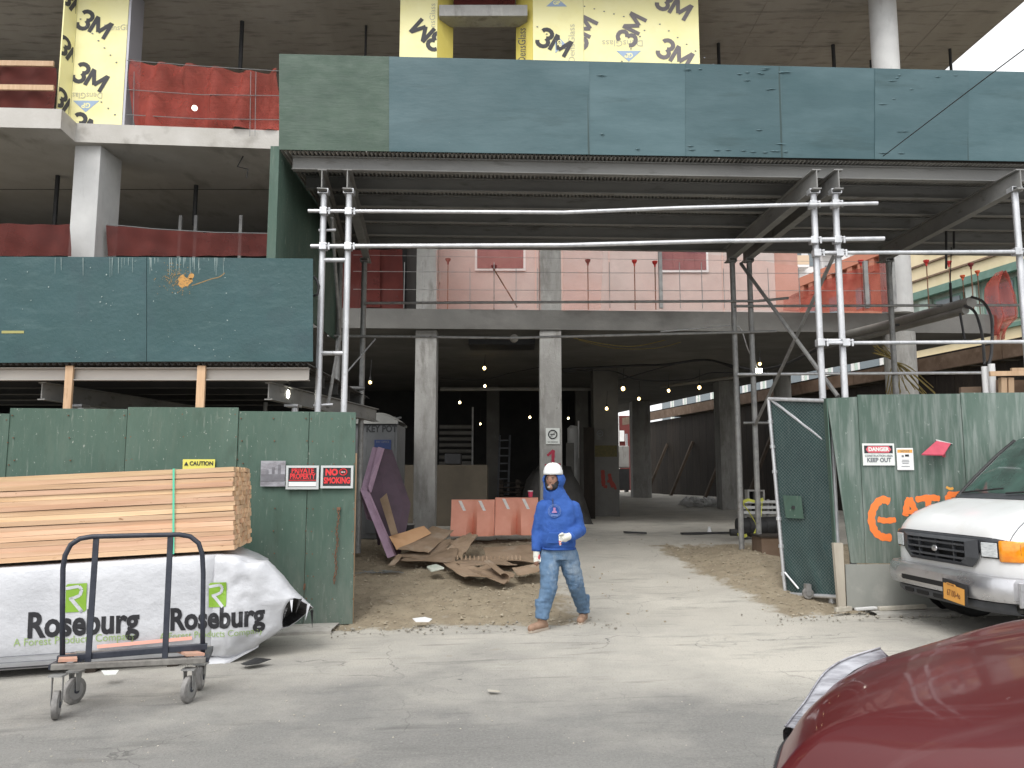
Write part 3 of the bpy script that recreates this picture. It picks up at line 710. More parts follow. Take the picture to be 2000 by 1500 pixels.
for k in range(30): MB(T).box(k, k+.45, -.3, -.01, 13.8, 14.59).build('dentil', M['brick'], BR)
for r_ in range(2):
    for k in range(12):
        f = MB(T).box(1.2+k*2.6, 2.5+k*2.6, -.04, .02, 10.0+r_*1.9, 11.3+r_*1.9).build('window', M['farglass'], BR)
# far tower with balconies
FT = thing('white_tower', (36, 84, 0), 'tall white apartment tower with balconies far behind the brick building', 'building')
for j, (pxa, pxb, Y, h) in enumerate([(1545, 1600, 80, 60), (1604, 1715, 86, 60)]):
    A = P(pxa, 500, Y).x; C = P(pxb, 500, Y).x
    MB().box(A, C, Y, Y+8, 0, h).build('wall', M['farwhite'], FT)
    for r_ in range(9):
        z = 14 + r_*3.1
        for k in range(2 if j == 0 else 4):
            wx = A + (C-A)*(k+.22)/(2 if j == 0 else 4); ww = (C-A)*.5/(2 if j == 0 else 4)
            MB().box(wx, wx+ww, Y-.05, Y-.01, z, z+1.7).build('window', M['farglass'], FT)
            if k % 2 == 0:
                bl = MB().box(wx-.3, wx+ww+.3, Y-1.3, Y-.06, z-.4, z-.15).build('balcony', M['farwhite'], FT)
                MB().box(wx-.3, wx+ww+.3, Y-1.32, Y-1.28, z-.15, z+.8).build('railing', mat('tan_railing', (.55,.42,.3)) if 'tan_railing' not in bpy.data.materials else bpy.data.materials['tan_railing'], bl)
# cream building along the side street
CR = thing('cream_building', (18, 30, 0), 'cream building with pale green window band and cornices along the side street', 'building')
T2 = Matrix.Identity(4); o0 = Vector((18.2, 29, 0)) - sd * 14
for i in range(3): T2[i][0] = sd[i]; T2[i][1] = sn[i]; T2[i][3] = o0[i]
def cb(x0, x1, y0, y1, z0, z1, n, m, par=CR): return MB(T2).box(x0, x1, y0, y1, z0, z1).build(n, M[m], par)
CL = 19.4
cb(0, CL, 0, 10, 0, 7.3, 'wall', 'cream'); cb(0, CL, .25, 10, 7.302, 9.3, 'wall', 'palegreen'); cb(0, CL, 0, 10, 9.302, 16, 'wall', 'cream')
cb(0, CL, -.25, -.002, 9.15, 9.45, 'cornice', 'greentrim'); cb(0, CL, -.12, -.002, 7.15, 7.3, 'cornice', 'greentrim')
for z in (9.95, 10.55): cb(0, CL, -.1, -.002, z, z+.07, 'string_course', 'brownwood')
for z in (4.7, 6.6): cb(0, CL, -.08, -.002, z, z+.1, 'string_course', 'cream')
for k in range(7):
    x = 1 + k*2.5
    w_ = cb(x, x+1.5, .10, .245, 7.5, 9.0, 'window', 'greentrim'); cb(x+.12, x+1.38, .07, .098, 7.6, 8.9, 'pane', 'farglass', w_)
    cb(x+1.75, x+2.25, .0, .24, 7.32, 9.1, 'pilaster', 'palegreen')
    w_ = cb(x, x+1.7, -.06, -.003, 11.0, 13.0, 'window', 'white')
    for q in range(3): cb(x+.1+q*.52, x+.52+q*.52, -.09, -.062, 11.1, 12.9, 'pane', 'farglass', w_)
    if k > 99:
        w_ = cb(x, x+2.2, -.06, -.003, 4.9, 6.4, 'shop_window', 'palegreen'); cb(x+.2, x+2.0, -.09, -.062, 5.1, 6.2, 'pane', 'farglass', w_)
# green shingled awning
cb(13.2, 16.5, -1.6, -.01, 5.0, 5.1, 'awning_ledge', 'greentrim')
for k in range(7):
    MB(T2).slab([(13.2, -1.6+k*.22, 5.12+k*.17), (16.5, -1.6+k*.22, 5.12+k*.17), (16.5, -1.36+k*.22, 5.27+k*.17), (13.2, -1.36+k*.22, 5.27+k*.17)], (0,0,.04)).build('awning_shingle', M['greentrim'], CR)
# side-street shed with brown timber beam; its dark board wall closes the site
SS = thing('side_street_hoarding', (9, 26, .8), 'dark timber board hoarding with brown beam along the far side of the site', 'hoarding')
def side(t, off=0): return Vector((11.35, 17.8, 0)) + sd * t + sn * off
rh = random.Random(5)
t_ = -5.0; k = 0
while t_ < 22.6:
    w = .62
    A = side(t_); C = side(t_ + w - .012); z0 = .3; z1 = 4.30
    MB().slab([(A.x, A.y, z0), (C.x, C.y, z0), (C.x, C.y, z1), (A.x, A.y, z1)], sn * (.05 + rh.uniform(0, .03))).build('board', M['darkwood'], SS)
    t_ += w; k += 1
brm = mat('dark_brace_timber', (.06,.045,.032), (.09,.068,.05), 4, rough=.9)  # brace timber coloured darker than the brown beam
for t_ in (2, 6, 10, 13, 16, 18.5):
    A = side(t_, -.02) + Vector((0,0,3.2)); C = side(t_, -1.1) + Vector((0,0,.9))
    MB().bar(A, C, .1, .1).build('raking_brace', brm, SS)
k = 0
for t_ in [-5 + 2.6*i for i in range(11)]:
    A = side(t_, -.12); C = side(min(t_+2.58, 23.5), -.12)
    MB().bar((A.x, A.y, 4.55), (C.x, C.y, 4.55), .1, .36).build('beam', M['brownwood'], SS)
for t_ in [-4.5 + 1.0*i for i in range(26)]:
    A = side(t_, 0); C = side(t_, 3.6)
    MB().bar((A.x, A.y, 4.66), (C.x, C.y, 4.66), .08, .14).build('joist', M['darkwood'], SS)
A = side(-5, 0); C = side(21, 0); D = side(21, 3.6); E = side(-5, 3.6)
MB().slab([(A.x,A.y,4.76),(C.x,C.y,4.76),(D.x,D.y,4.76),(E.x,E.y,4.76)], (0,0,.05)).build('deck', M['darkwood'], SS)
# things glimpsed at the far end of the ground floor
HB = thing('red_hoarding_panel', (7.6, 47, .98), 'dark red panel with white frame at the far end of the ground floor', 'panel')
A = P(1200, 960, 46); C = P(1238, 812, 46)
MB().box(A.x, C.x, 46, 46.1, .95, C.z).build('board', mat('dark_red_board', (.12,.02,.018)), HB)
MB().box(P(1207,900,45.9).x, P(1210,900,45.9).x, 45.85, 45.95, .98, C.z).build('frame', M['farwhite'], HB)
MB().box(P(1210,845,45.9).x, P(1219,845,45.9).x, 45.85, 45.95, P(0,862,45.9).z, P(0,841,45.9).z).build('notice', M['white'], HB)
GN = thing('generator', (6.5, 40, .97), 'grey site machine in the bright gap between two far columns', 'machine')
x0 = P(1205, 930, 40).x; x1 = P(1230, 930, 40).x
MB().box(x0, x1, 40, 41, 2.2, 3.3).build('housing', M['conc'], GN, bevel=.05)
MB().box(x0, x1, 40.05, 41, 1.1, 2.15).build('engine_block', M['black'], GN)
MB().tube([(x1-.1, 40.2, 3.3), (x1-.1, 40.2, 3.9)], .06).build('exhaust', M['steel'], GN)
for x in (x0+.1, x1-.1): MB().box(x-.06, x+.06, 40.2, 40.9, .97, 1.1).build('skid', M['black'], GN)
def stroke(par, pts, w, Y, m='orangepaint', name='painted_letter', closed=False):
    P3 = [P(x, y, Y) for x, y in pts]; rows = []
    # smooth with Catmull-Rom
    out = []
    for i in range(len(P3)-1):
        p0_, p1_, p2_, p3_ = P3[max(0,i-1)], P3[i], P3[i+1], P3[min(len(P3)-1,i+2)]
        for k in range(6):
            t = k/6
            out.append(.5*((2*p1_)+(p2_-p0_)*t+(2*p0_-5*p1_+4*p2_-p3_)*t*t+(-p0_+3*p1_-3*p2_+p3_)*t**3))
    out.append(P3[-1])
    for i, p in enumerate(out):
        d = (out[min(i+1, len(out)-1)] - out[max(i-1, 0)]).normalized()
        n2 = Vector((-d.z, 0, d.x)); ww = w/2*(1+.12*math.sin(i*1.7))
        if i == 0 or i == len(out)-1: ww *= .55
        rows.append([p + n2*ww, p - n2*ww])
    return MB().grid(rows).build(name, M[m], par, fix=False)
# ================================================================ UPPER SIDEWALK SHED
S = thing('sidewalk_shed', (1, 10, 0), 'tall sidewalk shed with teal plywood parapet on galvanised tube legs over the gateway', 'sidewalk shed')
YF = 9.42
def yf(x): return YF + .045 * (x + 2.7)      # the front runs very slightly away to the right
def panel_between(px0, px1, pt0, pb0, pt1, pb1, Yoff, m, par, th=.018, name='parapet_panel'):
    A = P(px0, 300, YF).x; C = P(px1, 300, YF).x
    ya = yf(A) + Yoff; yc = yf(C) + Yoff
    pts = [P(px0, pb0, ya), P(px1, pb1, yc), P(px1, pt1, yc), P(px0, pt0, ya)]
    return MB().slab(pts, (0, th, 0)).build(name, M[m], par)
def ytop(px): return 105 + (px - 545) * .0243 + (0 if px < 1000 else 0)
def ybot(px): return 292 + (px - 545) * .0158
edges = [(545, 760, 'green_new', .0), (760, 1151, 'teal', -.012), (1149, 1341, 'teal', -.004), (1339, 1528, 'teal', -.010), (1526, 1711, 'teal', -.002), (1709, 1892, 'teal', -.011), (1890, 2080, 'teal', -.003), (2081, 2300, 'teal', -.009)]
for i, (a_, b2, m, off) in enumerate(edges):
    panel_between(a_, b2, ytop(a_), ybot(a_), ytop(b2), ybot(b2), off, m, S)
# backing framing behind the boards
A = P(548, 200, YF); C = 9.4
MB().slab([(A.x, yf(A.x)+.03, P(548,288,YF).z), (C, yf(C)+.03, P(548,288,YF).z-.02), (C, yf(C)+.03, P(548,112,YF).z-.02), (A.x, yf(A.x)+.03, P(548,112,YF).z)], (0,.04,0)).build('backing_board', M['darkwood'], S)
# battens over the seams
for px in (1150, 1527, 1890):
    x = P(px, 200, YF).x
    A = P(px, ybot(px), yf(x)-.010); C = P(px-6, ytop(px), yf(x)-.010)
    MB().bar(A, C, .022, .006, up=(0,1,0)).build('seam_strip', bpy.data.materials.get('dark_seam_paint') or mat('dark_seam_paint', (.018,.045,.045), rough=.5), S)
# small raised blisters of the plywood face
rb = random.Random(11)
bl = MB()
for k in range(46):
    px = rb.choice([rb.uniform(1160, 1330), rb.uniform(1345, 1520), rb.uniform(1720, 1880), rb.gauss(1345, 12), rb.gauss(1515, 12), rb.uniform(1390, 1500), 1760 + rb.uniform(-8, 8)])
    py = ytop(px) + (ybot(px) - ytop(px)) * rb.choice([rb.uniform(.02, .1), rb.uniform(.1, .4), rb.uniform(.68, .95), .93])
    x = P(px, py, YF).x; c = P(px, py, yf(x) - .012); w = rb.uniform(.03, .09)
    bl.add([c+Vector((-w,0,-.004)), c+Vector((0,-.012,-.009)), c+Vector((w,0,-.003)), c+Vector((0,-.004,.008)), c+Vector((0,.004,0))], [(0,1,3),(1,2,3),(0,4,1),(1,4,2)])
bl.build('face_blisters', M['teal'], S, kind='stuff', fix=False)
# side closure at the left end
xe = P(545, 300, YF).x - .004
MB().box(xe - .11, xe, YF + .02, YF + .05, 4.2, P(535, 284, YF).z).build('corner_board', M['fence'], S)
MB().box(xe - .02, xe, YF + .055, 13.1, 3.9, P(545, 292, YF).z + .25).build('end_panel', M['fence'], S)
# deck, joists, beams
Yb = 12.95; ZB = 5.58
xR = 9.5
zj0, zj1 = 5.50, 5.67
# joists from front to back; front ones at the edge of the parapet
nj = 6
for k in range(nj):
    y = 9.62 + (Yb - 9.62) * k / (nj - 1)
    sh = (y - 9.6) * .0
    x0 = xe + .12
    yy0 = y; yy1 = y + .045 * (xR - x0)
    for (m0, w, h, dz) in (('beam', .012, .17, 0), ('beam', .09, .014, .085), ('beam', .09, .014, -.085)):
        pass
    mb = MB(); zc = (zj0 + zj1) / 2
    mb.bar((x0, yy0, zc), (xR, yy1, zc), .012, .15)
    mb.bar((x0, yy0, zc+.082), (xR, yy1, zc+.082), .09, .012)
    mb.bar((x0, yy0, zc-.082), (xR, yy1, zc-.082), .09, .012)
    mb.build('joist', M['beam'], S)
# corrugated deck sheets: each sheet a ribbed plate running front to back
ns = 13; sw = (xR - xe) / ns
for i in range(ns):
    rows = [[], []]
    xa_ = xe + .01 + i * sw
    nr = 18
    for j in range(nr * 4 + 1):
        ph = j % 4; z = zj1 + .014 + (.034 if ph in (1, 2) else 0)
        x = xa_ + sw * j / (nr * 4) * .995 
        for q, y in enumerate((YF + .05 + .045*(x-xe), Yb + .3 + .045*(x-xe))): rows[q].append((x, y, z))
    MB().grid(rows).build('deck_sheet', M['deck'], S, solid=.004)
# plank layer showing along the front edge
for i in range(24):
    x = xe + .05 + i * .5
    MB().box(x, x + .46, YF + .06 + .045*(x-xe), YF + .36 + .045*(x-xe), zj1 + .055, zj1 + .1).build('deck_plank', M['planks'], S)
# main beams front to back (I sections), following the leg pairs
def ibeam(p, q, par, w=.11, h=.24, m='beam'):
    mb = MB(); p = Vector(p); q = Vector(q)
    mb.bar(p, q, .014, h - .02); 
    mb.bar(p + Vector((0,0,h/2)), q + Vector((0,0,h/2)), w, .014); mb.bar(p - Vector((0,0,h/2)), q - Vector((0,0,h/2)), w, .014)
    return mb.build('beam', M[m], par)
YL = 9.72
def leg(px, py0, Y, z0, par, r=.040, m='steel', pyb=790, pxb=None):
    t = P(px, py0, Y); b = P(pxb or px, pyb, Y)
    bot = Vector((t.x + (b.x - t.x) * 0.0, Y, z0))
    x = (t.x + b.x) / 2
    return MB().tube([(x, Y, z0), (x, Y, t.z)], r, 16).build('leg', M[m], par, smooth=True), x, t.z
def head(x, Y, z, zb, par, m='steel'):
    mb = MB()
    mb.box(x-.065, x+.065, Y-.06, Y+.06, z, z+.012); mb.box(x-.065, x+.065, Y-.06, Y+.06, z+.05, z+.062)
    mb.box(x-.065, x-.053, Y-.06, Y+.06, z+.012, z+.05); mb.box(x+.053, x+.065, Y-.06, Y+.06, z+.012, z+.05)
    mb.tube([(x, Y, z-.12), (x, Y, z)], .028, 10)
    return mb.build('leg_head', M[m], par)
pairs = [((632, 622), 700-35), ((681, 673), 712), ((1587, 1609), 1430), ((1630, 1652), 1463), ((1985, 2010), 1735)]
legs = []
for (pt, pb), pin in pairs:
    l, x, zt = leg(pt, 380 if pt < 1980 else 376, YL, 0.1, S, pyb=790, pxb=pb)
    yl = YL
    head(x, yl, zt, 0, S)
    xi = P(pin, 510, Yb - .2).x
    zb = zt + .062 + .125
    zin = P(pin, 500, Yb - .2).z
    zb = min(zb, zj0 - .13)
    ibeam((x, yl - .14, zb), (xi, Yb + .1, zb), S)
    m2 = 'steel_dull'
    li = MB().tube([(xi, Yb-.2, .5), (xi, Yb-.2, zb-.2)], .044, 14).build('leg', M[m2], S, smooth=True)
    head(xi, Yb-.2, zb-.19, 0, S, m2)
    legs.append((x, xi, zt, zb))
    MB().box(x-.1, x+.1, yl-.1, yl+.1, .06, .075).build('foot_plate', M['steel_dull'], S)
# ledger rails across the front
def rail(pts, r=.024, m='steel', par=S, name='rail'):
    return MB().tube(pts, r, 10).build(name, M[m], par, smooth=True)
yr = YL - .075
rail([P(602, 412, yr), P(1100, 415, yr), P(1330, 406, yr), P(1585, 399, yr)])
rail([P(1580, 400, yr-.05), P(1714, 397, yr-.05)])
rail([P(607, 481, yr), P(1100, 479, yr), P(1400, 471, yr), P(1727, 466, yr)], r=.028)
rail([P(1600, 494, yr), P(2080, 491, yr)], r=.024)
rail([P(1612, 670, yr), P(2080, 667, yr)], r=.024)
# rungs of the left and right leg pairs
def rung(pxa, pxb, py, Y=YL, m='steel', r=.03):
    o = MB().tube([P(pxa, py, Y), P(pxb, py, Y)], r, 10).build('rung', M[m], S, smooth=True); return o
rung(632, 680, 508); rung(628, 677, 690)
rung(1592, 1640, 494); rung(1602, 1650, 666)
# clamps
def clamp(px, py, Y=yr, m='steel'):
    c = P(px, py, Y)
    mb = MB().box(c.x-.045, c.x+.045, Y-.03, Y+.075, c.z-.045, c.z+.045)
    mb.tube([(c.x+.05, Y-.05, c.z+.02), (c.x+.05, Y+.05, c.z+.02)], .012, 6)
    mb.tube([(c.x+.075, Y-.02, c.z-.05), (c.x+.075, Y-.02, c.z+.04)], .015, 6)
    mb.build('clamp', M[m], S, bevel=.006)
for px, py in ((632,412),(681,413),(631,481),(680,481),(1588,399),(1632,398),(1590,469),(1636,468),(1596,494),(1640,494),(1988,491),(1603,669),(1652,669)): clamp(px, py)
# braces
def brace(p, q, r=.022, m='steel_dull', name='brace'): return MB().tube([p, q], r, 8).build(name, M[m], S, smooth=True)
brace(P(648, 425, YL+.12), P(665, 665, YL+1.4)); brace(P(665, 650, YL+1.4), P(640, 795, YL+.1))
rail([P(622, 450, YL+.05), P(656, 449, YL+.1)], r=.018, m='steel'); rail([P(612, 792, YL+.05), P(650, 790, YL+.1)], r=.018)
# cross braces between outer and inner legs at the right
xo, xi = legs[2][0], legs[2][1]
brace(P(1447, 515, Yb-.25), P(1637, 775, YL+.1), .028); brace(P(1640, 475, YL+.2), P(1475, 830, Yb-.3), .024)
brace(P(1640, 395, YL+.1), P(1628, 460, YL+.5), .018)
# inner horizontal rails
yb_ = Yb - .27
rail([P(712, 592, yb_), P(1480, 588, yb_), P(1540, 582, yb_)], .022, 'steel_dull')
rail([P(640, 656, yb_), P(1000, 660, yb_), P(1440, 649, yb_)], .022, 'steel_dull')
rail([P(1430, 650, yb_), P(1516, 647, yb_)], .02, 'steel_dull')
rail([P(1435, 598, yb_), P(1990, 596, yb_)], .022, 'steel_dull')
rail([P(1440, 731, yb_), P(1925, 728, yb_)], .024, 'steel')
rail([P(1452, 826, yb_), P(1500, 826, yb_)], .02, 'steel_dull')
brace(P(733, 662, yb_), P(675, 730, yb_-.5), .012, 'steel'); 
rail([P(680, 758, yb_), P(712, 758, yb_)], .03, 'steel_dull')
# hanging pipes with bolts beneath the right bay
for px, pa, pb_ in ((1848, 440, 600), (1863, 440, 560)):
    MB().tube([P(px, pa, 12.2), P(px, pb_-75, 12.2)], .018, 8).build('hanger_rod', M['black'], S)
rearz = zj0
# ================================================================ LOWER SIDEWALK SHED
S2 = thing('sidewalk_shed', (-4, 10, 0), 'low sidewalk shed with dark teal parapet stained with orange paint behind the lumber stack', 'sidewalk shed')
Yl = 9.30
def lowp(pa, pb2, ta, tb, ba, bb, off, m='teal_low'):
    pts = [P(pa, ba, Yl+off), P(pb2, bb, Yl+off), P(pb2, tb, Yl+off), P(pa, ta, Yl+off)]
    return MB().slab(pts, (0, .018, 0)).build('parapet_panel', M[m], S2)
lp1 = lowp(-420, 286, 500, 502, 712, 706, 0)
lp2 = lowp(287, 611, 502, 505, 706, 706, -.008)
# splash of orange paint and white drips on the right board
sp_ = MB()
rs = random.Random(2)
def blot(mb, px, py, r, Y, n=14, jag=.35):
    c = P(px, py, Y); pts = []
    for k in range(n):
        a2 = 2*math.pi*k/n; rr = r * (1 + rs.uniform(-jag, jag))
        pts.append(c + Vector((math.cos(a2)*rr*1.0, 0, math.sin(a2)*rr)))
    mb.add([c] + pts, [(0, 1+k, 1+(k+1) % n) for k in range(n)])
blot(sp_, 360, 550, .075, Yl-.0095); blot(sp_, 372, 540, .035, Yl-.0095); 
sp_.build('paint_splash', mat('orange_splash', (.50,.26,.06), (.42,.22,.06), 20, rough=.6), S2, fix=False)
sp_ = MB()
for k in range(260):
    blot(sp_, rs.gauss(346, 15), rs.gauss(546, 14), rs.uniform(.002, .0075), Yl-.0092-.00001*k, 5)
stroke(S2, [(374,558),(392,552),(412,545),(428,541),(439,533)], .012, Yl-.0095, 'dullorange', 'paint_trail')
sp_.build('paint_spray', mat('dull_orange_spray', (.26,.16,.05), (.18,.13,.06), 20, rough=.6), S2, fix=False, kind='stuff')
dr = MB()
for k in range(46):
    px = rs.choice([rs.uniform(215, 440), rs.uniform(100, 430), rs.uniform(330, 440)]); y0 = 503; ln = rs.uniform(4, 38)
    c = P(px, y0, Yl-.0093); e = P(px + rs.uniform(-.5,.5), y0+ln, Yl-.0093); w = rs.uniform(.002, .0045)
    dr.add([c+Vector((-w,0,0)), c+Vector((w,0,0)), e+Vector((w*.4,0,0)), e+Vector((-w*.4,0,0))], [(0,1,2,3)])
for k in range(60):
    px = rs.uniform(0, 610); py = rs.uniform(505, 700); blot(dr, px, py, rs.uniform(.002, .009), Yl-.0093, 5)
dr.build('paint_drips', mat('white_drips', (.27,.34,.33), rough=.7), S2, fix=False, kind='stuff')
ys_ = MB()
A = P(3, 651, Yl-.002); C = P(47, 646, Yl-.002); ys_.box(A.x, C.x, Yl-.004, Yl-.001, A.z, C.z)
ys_.build('yellow_tape_mark', mat('yellow_mark', (.33,.32,.12)), S2)
lx1 = P(611, 600, Yl).x
zl = P(0, 712, Yl).z
rows = [[], []]
for j in range(9*40+1):
    ph = j % 4; x = -9 + (lx1 + 9 - .02) * j / 360; z = zl - .0 + (.03 if ph in (1,2) else 0)
    rows[0].append((x, Yl+.03, z)); rows[1].append((x, 13.3, z))
dbm = mat('shade_dark_steel', (.045,.044,.042), (.07,.068,.065), 2, rough=.7)  # steel darkened so its colour stands in for the shade under the shed
MB().grid(rows).build('deck_sheet', dbm, S2, solid=.004)
for k, y in enumerate((9.42, 10.2, 11.0, 11.8, 12.6)):
    mb = MB(); zc = zl - .1
    mb.bar((-9, y, zc), (lx1-.05, y, zc), .012, .13); mb.bar((-9, y, zc+.07), (lx1-.05, y, zc+.07), .09, .012); mb.bar((-9, y, zc-.07), (lx1-.05, y, zc-.07), .09, .012)
    mb.build('joist', mat('pale_joist', (.30,.28,.26), (.38,.36,.33), 2, (.3,1,1), rough=.6) if k == 0 else dbm, S2)
for px in (160, 577):
    x = P(px, 770, 10.1).x
    ibeam((x-.16, 9.5, zl-.29), (x+.5, 13.2, zl-.29), S2, w=.1, h=.2)
    MB().tube([(x, 10.1, 0), (x, 10.1, zl-.44)], .042, 14).build('leg', M['steel'], S2, smooth=True)
    MB().box(x-.11, x+.06, 10.0, 10.2, zl-.43, zl-.40).build('leg_head', M['steel'], S2)
x = P(518, 800, 11.5).x; MB().tube([(x, 11.5, 0), (x, 11.5, P(518, 786, 11.5).z)], .03, 10).build('leg', M['steel_dull'], S2)
for px, w in ((131, 17), (390, 18)):
    c = P(px, 760, Yl+.05); ww = w/2*Yl/F
    MB().box(c.x-ww+.01, c.x+ww, Yl+.055, Yl+.095, .1, zl-.004).build('timber_post', M['timber'], S2, bevel=.003)
MB().box(P(136,780,11).x, P(196,780,11).x, 11, 11.3, 2.2, P(140, 781, 11).z).build('steel_box', M['conc_light'], S2)

# ================================================================ FENCES
YFN = 9.34
FL = thing('plywood_fence', (-4, YFN, 0), 'green painted plywood fence left of the gateway behind the lumber stack with caution signs', 'fence')
pl = [(-330, -120, 800), (-119, 19, 806), (20, 249, 797), (250, 466, 795), (467, 604, 803), (605, 695, 804)]
fpan = []
for i, (a_, b2, ty) in enumerate(pl):
    off = (i % 2) * -.012 - (.004 if i == 3 else 0)
    A = P(a_, ty, YFN+off); C = P(b2, ty + (1 if b2 > 400 else 2), YFN+off)
    za, zc = gx(A.x)+.02, gx(C.x)+.02
    if i == 5: C2 = P(689, 1200, YFN+off)
    else: C2 = C
    pts = [(A.x, YFN+off, za), (C2.x, YFN+off, zc), C, A]
    fpan.append(MB().slab(pts, (0,.018,0)).build('panel', M['fence'], FL, bevel=.002))
A = P(695, 805, YFN)
MB().box(A.x-.03, A.x+.015, YFN+.02, YFN+.06, .0, P(695,885,YFN).z).build('edge_batten', M['timber'], FL)
for k in range(9):
    x = -7 + k*.62; MB().box(x, x+.09, YFN+.025, YFN+.065, 0, 2.3).build('stud', M['timber'], FL)
sc = MB()
for i, (a_, b2, ty) in enumerate(pl[1:]):
    for px in (a_+5, (a_+b2)/2, b2-5):
        for k in range(9):
            c = P(px+((k*37)%5)-2, ty+14+k*44, YFN-.02); sc.box(c.x-.006, c.x+.006, YFN-.0165, YFN-.005, c.z-.006, c.z+.006)
sc.build('screw_heads', M['rust'], FL, kind='stuff', fix=False)
# right fence
FR = thing('plywood_fence', (5.5, YFN, .15), 'worn green plywood fence right of the gate sprayed with orange letters behind the white van', 'fence')
YR = 9.36
pr = [(1615, 1674, 778, 775), (1675, 1875, 771, 769), (1876, 2170, 767, 766)]
for i, (a_, b2, ty, ty2) in enumerate(pr):
    off = -(i % 2)*.012
    A = P(a_, ty, YR+off); C = P(b2, ty2, YR+off)
    zb_ = [P(1655, 1100, YR).z, P(1655, 1100, YR).z, P(1655, 1100, YR).z, .5][min(i,3)]
    xa_ = P(1655, 1080, YR).x if i == 0 else A.x
    pts = [(A.x + (.19 if i == 0 else 0), YR+off, zb_), (C.x, YR+off, zb_), C, A]
    MB().slab(pts, (0,.018,0)).build('panel', M['fence_r'], FR, bevel=.002)
A = P(1650, 1102, YR-.01); C = P(2100, 1104, YR-.01)
MB().box(A.x, C.x, YR-.022, YR-.004, gx(A.x)+.05, A.z).build('kick_board', mat('grey_kick_board', (.24,.25,.23), (.31,.315,.29), 2, (1,1,.6), rough=.85, layers=[((.4,.39,.36), 4, V3, .58, .74, .5)]), FR)
# left return edge and gate post
A = P(1612, 778, YR); 
MB().slab([P(1605, 778, YR+.32), P(1614, 778, YR+.0), P(1634, 1100, YR+.0), P(1626, 1100, YR+.32)], (.012,0,0)).build('return_board', M['fence'], FR)
C = P(1638, 1080, YR-.03)
MB().slab([(C.x-.03, YR-.045, .13), (C.x+.05, YR-.045, .13), (P(1640,1060,YR).x+.02, YR-.045, P(0,1060,YR).z), (P(1625,1060,YR).x, YR-.045, P(0,1060,YR).z)], (0,.06,0)).build('gate_post', mat('bleached_timber', (.38,.34,.28), (.45,.41,.34), 4, (3,3,.5), rough=.85), FR)
# orange spray letters (G A T E, painted freehand)
yg = YR - .0145
stroke(FR, [(1738,980),(1722,976),(1708,990),(1702,1012),(1708,1036),(1722,1048),(1742,1050)], .085, yg)
stroke(FR, [(1714,1014),(1730,1017),(1750,1015)], .065, yg)
stroke(FR, [(1768,1008),(1771,988),(1776,972)], .07, yg); stroke(FR, [(1776,972),(1784,990),(1790,1006)], .07, yg-.001); stroke(FR, [(1766,1000),(1782,1000),(1790,1000)], .05, yg-.002)
stroke(FR, [(1788,976),(1815,972),(1836,974)], .07, yg); stroke(FR, [(1813,974),(1813,1004)], .07, yg-.001)
stroke(FR, [(1850,966),(1880,966)], .07, yg); stroke(FR, [(1852,966),(1851,1000)], .07, yg-.001)
stroke(FR, [(1848,951),(1856,955),(1862,953)], .03, yg, 'signorange', 'paint_dab')
# wood debris along the right fence foot
rd = random.Random(4)
for i, (pxa, pxb, py, w_, m) in enumerate([(1715, 1808, 1196, .045, 'stone'), (1670, 1712, 1204, .03, 'conc_light'), (1630, 1662, 1190, .05, 'stone'), (1880, 1960, 1194, .04, 'conc_light')]):
    a0 = P(pxa, py, 9.12); c0 = P(pxb, py-1, 9.14)
    o = MB().bar((a0.x, 9.1, gx(a0.x)+.075), (c0.x, 9.14, gx(c0.x)+.08), .06, w_).build('scrap_batten', M[m], bevel=.008)
    tag(o, ['long pale batten lying at the foot of the right fence beside the van', 'short pale stick left of the long batten at the fence foot', 'broken pale block at the foot of the gate post', 'pale batten on the kerb behind the van tyre'][i], 'wood scrap')
# ---------------- gate
G = thing('chainlink_gate', tuple(P(1580, 1165, 9.7)), 'green screened chain link gate standing open on a caster beside the right fence', 'gate')
gh = [P(1622, 783, 9.5), P(1641, 1166, 9.5)]; gf = [P(1501, 779, 10.25), P(1534, 1160, 10.25)]
gh[1].z = max(gh[1].z, .2)
MB().tube([gf[0], gf[1]], .024, 10).build('frame_tube', M['steel'], G, smooth=True)
MB().tube([gh[0], gh[1]], .024, 10).build('frame_tube', M['steel'], G, smooth=True)
MB().tube([gf[0], gh[0]], .024, 10).build('frame_tube', M['steel'], G, smooth=True)
MB().tube([gf[1], gh[1]], .024, 10).build('frame_tube', M['steel'], G, smooth=True)
MB().tube([gf[0] + Vector((.03,-.03,-.02)), P(1615, 864, 9.62)], .018, 8).build('brace_tube', M['steel'], G, smooth=True)
MB().tube([P(1533, 1118, 10.2), P(1560, 1150, 10.05)], .014, 8).build('brace_tube', M['steel'], G)
rows = []
for i in range(25):
    a2 = i/24; r_ = []
    for j in range(13):
        b3 = j/12
        A = gf[0].lerp(gf[1], a2); C = gh[0].lerp(gh[1], a2); p = A.lerp(C, b3)
        fold = .012*math.sin(b3*9+a2*5) + .03*sm(.55,1,a2)*math.sin((b3-a2*1.2)*16)
        r_.append(p + Vector((.3,.95,0)).normalized()*(.03+fold*.6))
    rows.append(r_)
MB().grid(rows).build('screen_fabric', M['meshgreen'], G, smooth='full')
wm = MB()
nv = 18
